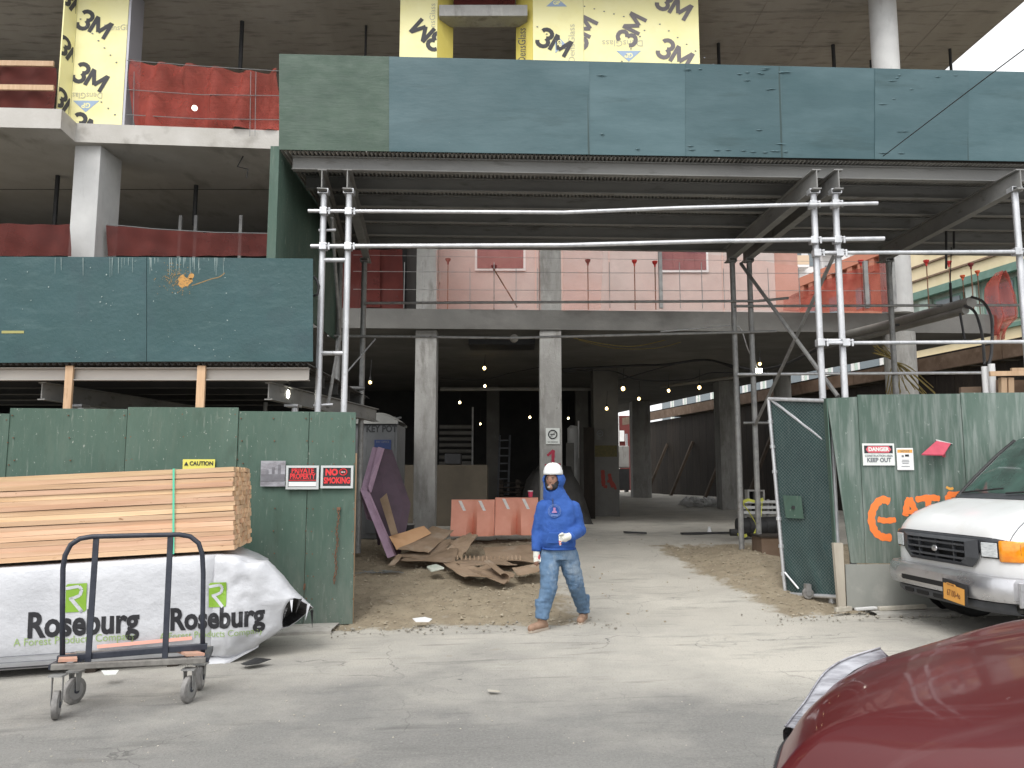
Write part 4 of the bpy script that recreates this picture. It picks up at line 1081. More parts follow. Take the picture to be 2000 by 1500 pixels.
for s_ in (1, -1):
    for k in range(-nv*3, nv):
        # diagonal wires in gate coordinates
        u0 = k/nv; pts = []
        for v in (0, 1):
            pass
        ua, va = (u0, 0); L_ = 3.1
        a_u, a_v = u0, 0.0; b_u, b_v = u0 + L_, 1.0
        if s_ < 0: a_u, b_u = 1 - a_u, 1 - b_u
        # clip to u in 0..1
        def cut(u): return (u - a_u) / (b_u - a_u)
        t0, t1 = sorted((cut(0), cut(1))); t0 = max(t0, 0); t1 = min(t1, 1)
        if t1 - t0 < .01: continue
        q = []
        for t in (t0, t1):
            u = a_u + (b_u-a_u)*t; v = t
            q.append(gf[0].lerp(gf[1], v).lerp(gh[0].lerp(gh[1], v), u) + Vector((-.003*s_, -.012*s_, 0)))
        wm.tube(q, .0013, 4, False)
wm.build('chain_link', M['wire'], G, kind='stuff', fix=False)
lc = P(1538, 988, 10.12)
pd = (gh[0]-gf[0]).normalized()
def on_gate(u, v, off=-.04): return gf[0].lerp(gf[1], v).lerp(gh[0].lerp(gh[1], v), u) + Vector((-.1,-.99,0))*abs(off)
pt = [on_gate(.10,.50), on_gate(.42,.50), on_gate(.44,.615), on_gate(.12,.615)]
lp = MB().slab(pt, (0,.015,0)).build('lock_plate', M['fence'], G)
c = on_gate(.27,.56,.06); MB().tube([c, c+Vector((0,.03,0))], .022, 10).build('keyhole', M['black'], lp)
for v in (.12,.25,.38,.62,.76,.9):
    c = gf[0].lerp(gf[1], v); MB().tube([c+Vector((0,0,-.02)), c+Vector((0,0,.02))], .034, 10).build('tie_band', M['steel'], G)
c = P(1578, 1172, 9.85); zc = gx(c.x)+.14
zc = zsite(c.x, 9.85) + .07
mb = MB().tube([(c.x, 9.82, zc), (c.x, 9.87, zc)], .065, 16); wheel = mb.build('wheel', M['caster'], G, bevel=.006)
MB().tube([(c.x, 9.80, zc), (c.x, 9.89, zc)], .028, 10).build('hub', M['rim'], wheel)
MB().box(c.x-.03, c.x+.03, 9.80, 9.89, zc+.02, zc+.11).build('caster_fork', M['steel_dull'], G)
# ================================================================ NETS, RAILS, REBAR ON THE SLABS
def net(name, pxl, pxr, tops, bots, Y, m, label, cat='debris net', wav=.05, seed=0, n=40, nv=8, amp=.03, grp=None, zmin=-9):
    rows = []; rr = random.Random(seed); ph = rr.random()*9
    for j in range(nv + 1):
        v = j/nv; r_ = []
        for i in range(n + 1):
            u = i/n; px = pxl + (pxr-pxl)*u
            def it(tab):
                k = u*(len(tab)-1); a0 = int(min(k, len(tab)-2)); return tab[a0] + (tab[a0+1]-tab[a0])*(k-a0)
            yt, yb2 = it(tops), it(bots)
            yy = Y(u) if callable(Y) else Y
            p = P(px, yt + (yb2-yt)*v, yy)
            f_ = amp*(math.sin(px*.11+ph+v*2) + .7*math.sin(px*.037+ph*2-v*3) + .6*noise.noise(Vector((px*.02, v*3, seed))))
            p.y += f_; p.x += f_*.4; p.z = max(p.z, zmin)
            r_.append(p)
        rows.append(r_)
    o = MB().grid(rows).build(name, M[m], smooth='full'); return tag(o, label, cat, grp)
yL = p2.y + .28
net('debris_net', 262, 548, [120,122,126,131,137,139,139], [262,262,264,266,268,269,270], yL, 'net', 'orange debris net sagging across the open floor beside the left yellow pier', seed=1, amp=.08, zmin=Z2T)
net('debris_net', -20, 105, [125,130], [229,231], p1.y+.25, 'net_dark', 'dark red debris net behind the two timber rails at top left', seed=2, amp=.03)
net('debris_net', -30, 138, [436,438,438], [500,500], p1.y+.3, 'net_dark', 'dark red net left of the pale column above the low parapet', seed=3, amp=.02, wav=.01)
net('debris_net', 208, 528, [440,444,450,454,455,455], [500,500], yL+.1, 'net_dark', 'long dark red net right of the pale column above the low parapet', seed=4, amp=.02)
Ye = a.y + .12
net('debris_net', 636, 742, [488,488], [604,600], Ye, 'net_dark', 'dark red net at the slab edge behind the left scaffold legs', seed=5, amp=.04)
net('debris_net', 716, 787, [488,488], [603,603], Ye+.05, 'net_dark', 'dark red net between the scaffold and the first upper column', seed=6, amp=.03)
net('debris_net', 850, 1056, [488,488], [604,605], Ye, 'net_thin', 'thin orange net between the two square columns over the first slab', seed=8, amp=.03)
net('debris_net', 1098, 1175, [488,488], [605,605], Ye-.05, 'net_thin', 'doubled strip of orange net just right of the second square column', seed=9, amp=.05)
net('debris_net', 1098, 1290, [489,489], [606,606], Ye+.05, 'net_thin', 'thin orange net right of the second square column on the slab edge', seed=10, amp=.03)
net('debris_net', 1290, 1560, [489,500,520], [606,606], Ye+.03, 'net_thin', 'thin orange net before the pink corner at the slab edge', seed=11, amp=.03)
net('debris_net', 1530, 1742, [585,560,538,520,512], [608,608], Ye+.05, 'net', 'orange net rising to the right before the brick building', seed=12, amp=.04)
# bunched hanging net at right end of the slab
rows = []
for j in range(13):
    v = j/12; w_ = [.16,.42,.62,.72,.78,.80,.78,.74,.66,.5,.36,.3,.26][j]; cx_ = [.0,.01,.0,.0,.02,.03,.05,.08,.1,.05,-.02,-.05,-.05][j]
    c = P(1957, 530 + 134*v, 16.2); r_ = []
    for i in range(17):
        u = i/16 - .5
        r_.append((c.x + cx_ + u*w_*.85, 16.2 + .10*math.cos(u*14) + .1*u*u, c.z))
    rows.append(r_)
tag(MB().grid(rows).build('debris_net', M['net'], smooth='full'), 'bundle of orange net hanging off the rounded right end of the slab', 'debris net')
# plastic covered pallets behind dark net at left
for i, (px, pt_, w_) in enumerate(((652, 545, 34), (688, 556, 40), (728, 560, 26), (762, 566, 34))):
    A = P(px-w_/2, 604, Ye+.8); C = P(px+w_/2, pt_, Ye+.8)
    o = MB().box(A.x, C.x, Ye+.8, Ye+1.5, Z1T, C.z).build('wrapped_pallet', mat('pink_wrap_%d' % i, (.5,.32,.30), (.62,.45,.43), 6, rough=.4, bump=.5, bscale=6), bevel=.05)
    tag(o, ['tallest wrapped pallet behind the scaffold legs on the first slab', 'second wrapped pallet behind the scaffold legs on the first slab', 'narrow wrapped pallet left of the dark red net seam', 'wrapped pallet nearest the first upper column'][i], 'pallet', 'wrapped pallets stored on the first slab')
# edge guard rail: wire grid
GR = thing('guard_rail', (2, Ye-.3, Z1T), 'thin steel wire guard rail with upright bars along the first slab edge', 'guard rail')
yw = a.y + .02
for (ya_, yb2) in ((530, 534), (565, 568), (498, 512)):
    MB().tube([P(690, ya_, yw), P(1200, (ya_+yb2)/2+1, yw), P(1745, yb2, yw)], .006 if ya_ != 498 else .004, 6).build('cable', M['steel_dull'], GR)
for px in (790, 826, 918, 965, 1008, 1050, 1190, 1327, 1370, 1413, 1500, 1560):
    t = P(px, 512 if px % 3 else 524, yw)
    MB().tube([(t.x, yw+.01, Z1T), (t.x, yw+.01, t.z)], .008, 6).build('upright', M['steel_dull'], GR)
x = P(1290, 540, yw).x; MB().box(x-.035, x+.035, yw-.03, yw+.04, Z1T, P(0,485,yw).z).build('stanchion', M['steel_dull'], GR)
for px, pt_ in ((1692, 510), (1745, 490)):
    x = P(px, 560, yw).x; MB().box(x-.04, x+.04, yw-.03, yw+.04, Z1T, P(0,pt_,yw).z).build('stanchion', M['steel_dull'], GR)
MB().tube([P(965, 526, yw-.05), P(1010, 600, yw+.3)], .014, 6).build('raking_bar', M['rust'], GR)
caps = [(875, 509, 'dark red capped steel bar left on the slab edge, nearest the first square column', 'rust', 0), (965, 522, 'steel bar with dark cap below the left netted window', 'rust', 0),
 (1148, 511, 'steel bar with dull red cap right of the second square column', 'rust', 0), (1239, 512, 'steel bar with bright red cap left of the grey stanchion', 'redplastic', 0), (1279, 514, 'steel bar with red cap touching the grey stanchion', 'redplastic', 0),
 (1681, 512, 'red capped bar in front of the brick building', 'redplastic', 1), (1809, 512, 'first red capped bar right of the round column', 'redplastic', 1), (1853, 514, 'red capped bar beside the hanging black rod', 'redplastic', 1), (1896, 518, 'dark red capped bar before the cream building', 'rust', 1),
 (1880, 541, 'small orange capped bar behind the conduit end', 'redplastic', 2), (1909, 532, 'small orange capped bar left of the hanging net bundle', 'redplastic', 2)]
for px, py, lb, m, k in caps:
    Yq = yw + [.15, .25, 2.5][k]
    t = P(px, py, Yq)
    RB = thing('rebar_post', (t.x, Yq, Z1T), lb, 'rebar', 'capped reinforcing bars standing on the first slab')
    MB().tube([(t.x, Yq, Z1T), (t.x, Yq, t.z)], .011, 6).build('bar', M['rust'], RB)
    cm = mat('orange_cap', (.7,.13,.05)) if k == 2 and 'orange_cap' not in bpy.data.materials else (bpy.data.materials['orange_cap'] if k == 2 else (M[m] if m == 'redplastic' else (bpy.data.materials.get('dark_red_cap') or mat('dark_red_cap', (.16,.02,.02)))))
    s_ = 1.0
    MB().tube([(t.x, Yq, t.z-.08), (t.x, Yq, t.z-.035), (t.x, Yq, t.z+.0), (t.x, Yq, t.z+.03), (t.x, Yq, t.z+.04)], [.018, .022, .048, .058, .056], 10).build('cap', cm, RB)
# timber rails at the top left
TR = thing('timber_rail', tuple(P(50, 230, p1.y+.1)), 'two fresh timber guard rails across the floor left of the yellow pier', 'guard rail')
for py in (124, 171):
    A = P(-40, py-1, p1.y+.12); C = P(105, py+1, p1.y+.12); MB().bar(A, C, .04, .095).build('rail', M['timber'], TR, bevel=.003)
MB().bar(P(-40, 218, p1.y+.12), P(66, 221, p1.y+.12), .04, .08).build('toe_board', M['timber'], TR)
for px in (-30,):
    A = P(px, 230, p1.y+.16); MB().box(A.x, A.x+.09, p1.y+.145, p1.y+.185, Z2T, Z2T+1.15).build('post', M['timber'], TR)
GC = thing('guard_cable', tuple(P(390, 265, yL)), 'thin steel cables strung in front of the upper orange net', 'cable')
for a3, b3, c3 in ((118, 128, 139), (175, 184, 187), (224, 231, 234)):
    MB().tube([P(248, a3, yL-.1), P(390, b3+1, yL-.12), P(548, c3, yL-.12)], .007, 6).build('cable', M['wire'], GC)
for px in (262, 490, 500): MB().tube([P(px, 140, yL-.1), P(px-2, 266, yL-.1)], .006, 6).build('upright', M['wire'], GC)
o = MB().tube([P(0,332,19)+Vector((-1,0,0)), P(250, 368, 17), P(530, 378, 17)], .02, 6).build('ceiling_cable', M['black']); tag(o, 'black cable slung under the second slab soffit at the left', 'cable')
GB = thing('guard_cable', tuple(P(370, 500, yL)), 'thin cable holding up the dark red net above the low parapet', 'cable')
MB().tube([P(208, 438, yL+.02), P(300, 447, yL), P(420, 454, yL), P(526, 456, yL)], .008, 6).build('cable', M['wire'], GB)
for px in (352, 382, 470): 
    c = P(px, 428, yL+1.5); MB().box(c.x-.03, c.x+.03, yL+1.5, yL+1.55, Z1T, c.z+.08).build('post', M['steel_dull'], GB)
# light behind the orange net
o = MB().ball(P(380, 211, yL+.30), .05).build('work_lamp', M['bulb_w']); tag(o, 'small lit white lamp shining through the upper orange net', 'lamp')
YC = thing('cord_coil', tuple(P(307, 395, 18)), 'yellowish cord coil hanging under the left soffit', 'cord')
pts = [P(307,395,18) + Vector((.09*math.cos(k*.8)*(1+.2*math.sin(k)), .03*math.sin(k*1.3), .11*math.sin(k*.8))) for k in range(26)]
MB().tube(pts, .012, 6).build('loops', M['straw'], YC); MB().tube([P(307,395,18)+Vector((0,0,.1)), P(307,360,18)+Vector((0,0,.2))], .008, 5).build('hook', M['black'], YC)

# ================================================================ LIGHTS AND CABLES IN THE GROUND FLOOR
bulbs = [(723,747,15.5,5,'bulb just right of the inner left scaffold leg'),(660,706,14.5,5,'bulb between the two left scaffold legs'),(946,719,19,5.5,'highest bulb between the two square columns'),(947,754,21,4.5,'bulb directly below the highest one between the square columns'),
 (898,786,22,4.3,'bulb left of centre between the square columns, over the shutter'),(938,828,24,3.2,'lowest bulb between the square columns'),(1035,815,23,4,'bulb left of the second square column'),(1110,817,24,3.5,'bulb right of the second square column'),
 (1185,798,20.5,5,'bulb in front of the dark painted column'),(1217,759,17.5,6.5,'bright caged bulb right of the dark painted column'),(1248,779,20,5,'bulb above the lit far column'),(1306,763,21,5,'single bulb hanging alone right of the lit far column'),(1366,757,19.5,5.5,'bulb left of the tall far column'),
 (1484,711,14.6,5,'bulb in a yellow cage over the white lamp by the inner scaffold leg'),(753,893,22,2.0,'faint bulb low behind the foam boards'),(483,786,15,3,'faint bulb above the fence beside the hanging lamp'),(777,-50,0,0,'')]
for px, py, Y, r_, lb in bulbs:
    if Y == 0: continue
    c = P(px, py, Y); rr = r_*.5*Y/F*1.05
    HB_ = thing('hanging_bulb', tuple(c), 'lit ' + lb, 'light bulb', 'bare bulbs strung under the ground floor ceiling')
    MB().ball(c, rr, 10, 8, (1,1,1.2)).build('bulb', M['bulb'], HB_, smooth='full')
    MB().tube([c+Vector((0,0,rr*1.1)), c+Vector((0,0,rr*1.1+.08))], .022, 8).build('socket', M['black'], HB_)
    zt = min(c.z + .45, Z1) if Y > 15 else c.z + .25
    MB().tube([c+Vector((0,0,rr*1.1+.08)), (c.x+.02, c.y, zt)], .006, 5).build('cord', M['black'], HB_)
    if r_ >= 5:
        cg = MB()
        for k in range(6):
            a2 = k*math.pi/3; cg.tube([c+Vector((.03*math.cos(a2),.03*math.sin(a2),rr*1.4)), c+Vector((rr*1.5*math.cos(a2),rr*1.5*math.sin(a2),0)), c+Vector((0,0,-rr*1.7))], .004, 4, False)
        cg.build('cage', M['cage'], HB_, fix=False)
# bigger lamps
c = P(559, 770, 10.0); LP = thing('work_lamp', tuple(c), 'oval white lamp hanging over the fence under the low shed', 'lamp')
MB().ball(c, .045, 12, 9, (1,1,1.5)).build('bulb', M['bulb_w'], LP, smooth='full'); MB().box(c.x-.03,c.x+.03,9.97,10.03,c.z+.07,c.z+.13).build('socket', M['black'], LP)
MB().tube([c+Vector((0,0,.13)), (c.x, 10.0, zl-.2)], .008, 6).build('cord', M['black'], LP)
c = P(1480, 724, 14.0); LP = thing('work_lamp', tuple(c), 'wide white lamp fixed to the inner right scaffold leg', 'lamp')
MB().tube([c+Vector((-.07,0,0)), c+Vector((.07,0,0))], .04, 12).build('bulb', M['bulb_w'], LP, smooth=True); MB().tube([c+Vector((0,.0,.04)), c+Vector((-.05,.0,.18))], .012, 6).build('bracket', M['steel_dull'], LP)
def cable(pts, r, name, label, m='black', Y=None, cat='cable'):
    q = []
    P3 = [P(*p) for p in pts]
    for i in range(len(P3)-1):
        p0_, p1_, p2_, p3_ = P3[max(0,i-1)], P3[i], P3[i+1], P3[min(len(P3)-1,i+2)]
        for k in range(6):
            t = k/6; q.append(.5*((2*p1_)+(p2_-p0_)*t+(2*p0_-5*p1_+4*p2_-p3_)*t*t+(-p0_+3*p1_-3*p2_+p3_)*t**3))
    q.append(P3[-1])
    return tag(MB().tube(q, r, 6).build(name, M[m], smooth='full'), label, cat)
cable([(1090,722,19),(1160,718,19),(1240,714,19),(1300,712,18.5),(1375,703,18),(1420,712,17),(1470,722,16),(1520,716,15),(1560,700,14.5),(1600,680,14)], .028, 'power_cable', 'thick black cable draped under the ground floor ceiling toward the conduit')
cable([(1100,726,19),(1190,724,19),(1250,742,18.5),(1340,742,18),(1390,728,17.5),(1460,730,17)], .014, 'power_cable', 'thin black cable looping below the thick one under the ceiling')
cable([(1210,742,19),(1300,716,18.5),(1372,702,18),(1440,722,17)], .012, 'power_cable', 'second thin cable crossing under the ceiling near the bulbs')
cable([(860,738,20),(940,742,20),(1000,728,20),(1090,710,19.5)], .010, 'power_cable', 'faint cable under the dark ceiling between the square columns')
cable([(1120,660,16.3),(1180,672,16.6),(1240,676,17),(1300,664,17)], .010, 'yellow_hose', 'yellowish hose slack under the slab edge', 'straw', cat='hose')
cable([(1130,664,16.4),(1200,680,17),(1280,680,17.2),(1330,668,17)], .008, 'yellow_hose', 'second slack hose just below the first under the slab edge', 'straw', cat='hose')
cable([(1290,648,13.4),(1380,640,13.5),(1432,636,13.5),(1448,645,13.5),(1460,680,13.6),(1476,716,13.9)], .010, 'lamp_cord', 'pale cord running along the rail and down to the white lamp', 'steel')
o = MB().ball(P(1004, 661, 13.6), .075, 12, 8).build('junction_ball', M['conduit'], smooth='full'); tag(o, 'round grey junction box on the inner rail between the square columns', 'junction box')
# conduit bundle with black tails
CB = thing('conduit', tuple(P(1650, 650, 15)), 'fat grey conduit slung below the right slab edge with black cable tails', 'conduit')
MB().tube([P(1560, 677, 19), P(1720, 638, 14.6), P(1898, 590, 12.0)], .085, 14).build('pipe', M['conduit'], CB, smooth=True)
MB().tube([P(1560, 688, 19.1), P(1720, 650, 14.7), P(1886, 606, 12.1)], .06, 12).build('pipe', M['conduit'], CB, smooth=True)
def tail(pts, r, m='black'):
    P3 = [P(*p) for p in pts]; q = []
    for i in range(len(P3)-1):
        p0_, p1_, p2_, p3_ = P3[max(0,i-1)], P3[i], P3[i+1], P3[min(len(P3)-1,i+2)]
        for k in range(6):
            t = k/6; q.append(.5*((2*p1_)+(p2_-p0_)*t+(2*p0_-5*p1_+4*p2_-p3_)*t*t+(-p0_+3*p1_-3*p2_+p3_)*t**3))
    q.append(P3[-1]); return MB().tube(q, r, 8)
tail([(1898,580,12),(1918,588,11.6),(1933,610,11.2),(1938,640,10.8),(1936,690,10.5),(1931,712,10.4)], .020).build('cable_tail', M['black'], CB, smooth='full')
tail([(1884,597,12),(1903,608,11.6),(1915,640,11.2),(1920,670,10.9),(1923,712,10.5)], .020).build('cable_tail', M['black'], CB, smooth='full')
tail([(1875,612,12),(1880,640,12),(1884,665,12)], .018).build('cable_tail', M['black'], CB, smooth='full')
for px, py in ((1742, 632), (1858, 603)):
    MB().tube([P(px-2, py-50, 13.2), P(px, py-8, 13.2), P(px+2, py+4, 13.2), P(px+14, py+2, 13.2)], .022, 8).build('hanger_chain', M['black'], CB)
    MB().tube([P(px, py-120, 13.2), P(px-2, py-50, 13.2)], .008, 6).build('hanger_rod', M['black'], CB)
WPp = thing('pvc_pipe', tuple(P(1932, 770, 9.9)), 'pair of white plastic pipes standing behind the right fence with black cables inside', 'pipe')
for px, py in ((1923, 716), (1936, 711)):
    c = P(px, py, 10.3 if px > 1930 else 10.4); MB().tube([(c.x, c.y, 2.0), (c.x, c.y, c.z)], .042, 14).build('pipe', M['white'], WPp, smooth=True)
# timber frame behind the right fence
TF = thing('timber_formwork', tuple(P(1970, 790, 10.2)), 'rough timber formwork frame behind the right fence beside the white pipes', 'formwork')
MB().bar(P(1933, 730, 10.1), P(2080, 728, 10.1), .04, .06).build('rail', M['timber'], TF)
MB().bar(P(1975, 722, 10.2), P(2080, 720, 10.2), .04, .04).build('rail', M['timber'], TF)
for px in (1958, 1972, 2010, 2060): MB().bar(P(px, 738, 10.15), P(px+1, 800, 10.15), .07, .07).build('post', M['timber'], TF)
MB().slab([P(1946, 742, 10.25), P(2070, 742, 10.25), P(2070, 800, 10.25), P(1946, 800, 10.25)], (0,.02,0)).build('board', M['brownwood'], TF)
MB().slab([P(1877, 756, 10.6), P(1917, 755, 10.6), P(1917, 800, 10.6), P(1877, 800, 10.6)], (0,.05,0)).build('board', M['brownwood'], TF)
# straw coloured rope bundle
RP = thing('rope_bundle', tuple(P(1745, 770, 13.2)), 'frayed straw coloured rope bundle tied to the inner right scaffold leg', 'rope')
rr2 = random.Random(8)
kn = P(1748, 706, 13.3)
for i in range(34):
    if i < 12: e = P(rr2.uniform(1702, 1728), rr2.uniform(670, 690), 13.3 + rr2.uniform(-.2,.2))
    elif i < 22: e = P(rr2.uniform(1728, 1760), rr2.uniform(765, 790), 13.3 + rr2.uniform(-.2,.2))
    else: e = P(rr2.uniform(1770, 1830), rr2.uniform(745, 775), 13.3 + rr2.uniform(-.3,.3))
    mid = kn.lerp(e, .5) + Vector((rr2.uniform(-.05,.05), rr2.uniform(-.05,.05), rr2.uniform(-.03,.08)))
    MB().tube([kn, kn.lerp(mid,.6)+Vector((0,0,.02)), mid, e], rr2.uniform(.005,.011), 4).build('strand', M['straw'], RP)
# utility wire crossing in front of the parapet
cable([(1725, 305, 9.3), (1935, 145, 7.2), (2090, 30, 6)], .006, 'overhead_wire', 'thin dark wire slanting across the right end of the upper parapet')
# hook at the end of low parapet
o = MB().tube([P(613,540,9.4), P(619,548,9.4), P(623,560,9.4), P(620,575,9.4), P(612,578,9.4)], .016, 8).build('hose_end', M['black'], smooth='full'); tag(o, 'black hose end curling past the right edge of the low parapet', 'hose')
# ================================================================ SIGNS
def sign(name, pl_, pr_, pt_, pb_, Y, m, label, cat='sign', frame_m=None, tilt=0, th=.006):
    A = P(pl_, pb_, Y); C = P(pr_, pt_, Y)
    t = thing(name, ((A.x+C.x)/2, Y, A.z), label, cat)
    MB().box(A.x, C.x, Y, Y+th, A.z, C.z).build('board', M[m], t)
    return t, A, C
def stext(par, body, cx, cz, Y, size, m, sx=1, off=.0, n='lettering', deg=0):
    T = rotT(frame((cx, Y, cz), (1,0,0), (0,0,1)), deg)
    return text_mb(body, size, T, off=off, ext=.0006, sx=sx).build(n, M[m], par, fix=False)
Yg = YFN - .045
# caution
t, A, C = sign('caution_sign', 355, 420, 897, 945, Yg, 'signyellow', 'yellow caution sign on the green fence half hidden behind the lumber')
stext(t, 'CAUTION', (A.x+C.x)/2+.032, C.z-.05, Yg-.004, .066, 'signblack', .92, .002)
mb = MB(frame((A.x+.042, Yg-.004, C.z-.052), (1,0,0), (0,0,1))); mb.slab([(-.025,-.02,0),(.025,-.02,0),(0,.025,0)], (0,0,.002)); mb.build('warning_triangle', M['signblack'], t)
MB().box(A.x+.008, C.x-.008, Yg-.003, Yg-.001, A.z+.01, A.z+.06).build('text_band', M['signblack'], t)
# faded sheet
t, A, C = sign('faded_sign', 508, 558, 900, 950, Yg, 'signgrey', 'faded grey blank sheet left of the private property sign')
MB().box(A.x+.005, C.x-.005, Yg-.004, Yg-.001, A.z+.06, A.z+.14).build('faded_band', mat('dark_grey_fade', (.13,.125,.14), (.2,.2,.22), 9, rough=.6), t)
for k, x in enumerate((.06,.13,.2)):
    MB().box(A.x+x, A.x+x+.03, Yg-.004, Yg-.001, A.z+.141, A.z+.19+.03*k%3).build('faded_band', bpy.data.materials['dark_grey_fade'], t)
def framed(pl_, pr_, pt_, pb_, label):
    A = P(pl_, pb_, Yg); C = P(pr_, pt_, Yg)
    t = thing('warning_sign', ((A.x+C.x)/2, Yg, A.z), label, 'sign')
    MB().box(A.x, C.x, Yg-.002, Yg+.006, A.z, C.z).build('board', M['signblack'], t)
    mb = MB(); w = .022
    mb.box(A.x-.004, C.x+.004, Yg-.016, Yg+.006, C.z-w, C.z+.004); mb.box(A.x-.004, C.x+.004, Yg-.016, Yg+.006, A.z-.004, A.z+w)
    mb.box(A.x-.004, A.x+w, Yg-.0155, Yg+.006, A.z+w, C.z-w); mb.box(C.x-w, C.x+.004, Yg-.0155, Yg+.006, A.z+w, C.z-w)
    mb.build('frame', M['alu'], t)
    return t, A, C
t, A, C = framed(559, 623, 910, 955, 'framed black and red PRIVATE PROPERTY sign with white strip')
cx_ = (A.x+C.x)/2
stext(t, 'PRIVATE', cx_, C.z-.055, Yg-.005, .085, 'signred', .82, .003); stext(t, 'PROPERTY', cx_, C.z-.122, Yg-.005, .085, 'signred', .72, .003)
MB().box(A.x+.026, C.x-.026, Yg-.0045, Yg-.0022, C.z-.168, C.z-.16).build('red_band', M['signred'], t)
MB().box(A.x+.026, C.x-.026, Yg-.0045, Yg-.0022, A.z+.03, A.z+.082).build('white_strip', M['white'], t)
t, A, C = framed(627, 690, 910, 953, 'framed black NO SMOKING sign in red letters at the fence end')
cx_ = (A.x+C.x)/2
stext(t, 'NO', cx_-.065, C.z-.075, Yg-.005, .10, 'signred', .9, .006); stext(t, 'SMOKING', cx_, C.z-.17, Yg-.005, .095, 'signred', .72, .004)
mb = MB(); c0 = Vector((cx_+.07, Yg-.005, C.z-.07)); pts = [c0+Vector((.042*math.cos(a2),0,.037*math.sin(a2))) for a2 in [2*math.pi*k/20 for k in range(21)]]
mb.tube(pts, .006, 6); mb.bar(c0+Vector((-.025,0,.025)), c0+Vector((.025,0,-.025)), .003, .01, up=(0,1,0)); mb.build('ban_symbol', M['signred'], t)
mb = MB(); mb.box(c0.x-.026, c0.x+.02, Yg-.0035, Yg-.0025, c0.z-.006, c0.z+.004); mb.build('cigarette_symbol', M['white'], t)
# danger sign
Yq = YR - .03
t, A, C = sign('danger_sign', 1686, 1746, 866, 909, Yq, 'signwhite', 'white DANGER CONSTRUCTION AREA KEEP OUT sign on the right fence')
cx_ = (A.x+C.x)/2; w_ = C.x-A.x
MB().box(A.x+.02, C.x-.02, Yq-.002, Yq-.0005, C.z-.115, C.z-.025).build('black_field', M['signblack'], t)
mb = MB(frame((cx_, Yq-.003, C.z-.07), (1,0,0), (0,0,1))); ww = w_*.40; hh = .038
mb.slab([(-ww,0,0),(-ww*.8,hh,0),(ww*.8,hh,0),(ww,0,0),(ww*.8,-hh,0),(-ww*.8,-hh,0)], (0,0,.001)); mb.build('red_oval', M['signpink'], t)
stext(t, 'DANGER', cx_, C.z-.07, Yq-.0055, .06, 'signwhite', .98, .003)
stext(t, 'CONSTRUCTION AREA', cx_, C.z-.145, Yq-.004, .034, 'ink', .9, .0005); stext(t, 'KEEP OUT', cx_, C.z-.195, Yq-.004, .068, 'ink', .9, .002)
t, A, C = sign('notice_sheet', 1753, 1783, 875, 918, Yq, 'white', 'small white notice with orange header right of the danger sign')
cx_ = (A.x+C.x)/2
MB().box(A.x+.01, C.x-.01, Yq-.002, Yq-.0005, C.z-.055, C.z-.018).build('header', M['signorange'], t)
stext(t, 'NOTICE', cx_, C.z-.037, Yq-.004, .03, 'ink', .95)
MB().box(cx_-.0, cx_+.045, Yq-.002, Yq-.0005, C.z-.10, C.z-.075).build('pictogram', M['signblack'], t); MB().box(cx_-.04, cx_-.015, Yq-.002, Yq-.0005, C.z-.107, C.z-.083).build('pictogram', M['ink'], t)
for k, w in enumerate((.05,.055,.045,.0,.06)):
    if w: MB().box(cx_-w*.8, cx_+w*.8, Yq-.002, Yq-.0005, C.z-.145-k*.018, C.z-.138-k*.018).build('text_line', M['ink'], t)
# red folded placard
RP2 = thing('red_placard', tuple(P(1830, 888, YR-.12)), 'faded red tilted placard sticking out of the right fence', 'placard')
pts = [P(1800, 887, YR-.20), P(1843, 888, YR-.16), P(1857, 866, YR-.03), P(1829, 861, YR-.03)]
MB().slab(pts, (.0,.004,-.012)).build('board', mat('faded_red_board', (.50,.07,.11), (.42,.05,.085), 6, rough=.5), RP2)
MB().slab([pts[3], pts[2], pts[2]+Vector((.03,0,-.01)), pts[3]+Vector((0,0,.014))], (0,.02,.008)).build('top_edge', M['conc_light'], RP2)
MB().slab([P(1838,880,YR-.12), P(1845,880,YR-.1), P(1845,893,YR-.03), P(1841,893,YR-.03)], (.01,0,0)).build('bracket', M['signpink'], RP2)
# chain hanging on left fence
CH = thing('hanging_chain', tuple(P(655, 1142, Yg)), 'rusty chain hanging down the green fence near the gateway', 'chain')
c0 = P(661, 996, Yg-.01); c1 = P(654, 1140, Yg-.01)
n = 26
for k in range(n):
    c = c0.lerp(c1, (k+.5)/n) + Vector((.008*math.sin(k*.7), 0, 0)); L_ = (c0-c1).length/n*.62
    a2 = (k % 2) * math.pi/2
    pts = [c + Vector((math.cos(a2)*.012*math.cos(q), math.sin(a2)*.012*math.cos(q)-.004, L_*math.sin(q))) for q in [2*math.pi*i/8 for i in range(9)]]
    MB().tube(pts, .005, 5).build('link', M['rust'], CH)
MB().box(c0.x-.02, c0.x+.02, Yg-.01, Yg+.02, c0.z, c0.z+.03).build('staple', M['rust'], CH)
o = MB().tube([P(595,1140,Yg), P(594,1152,Yg)], .012, 6).build('rope_stub', M['rust']); tag(o, 'short rusty cord end on the fence above the wrap opening', 'cord')

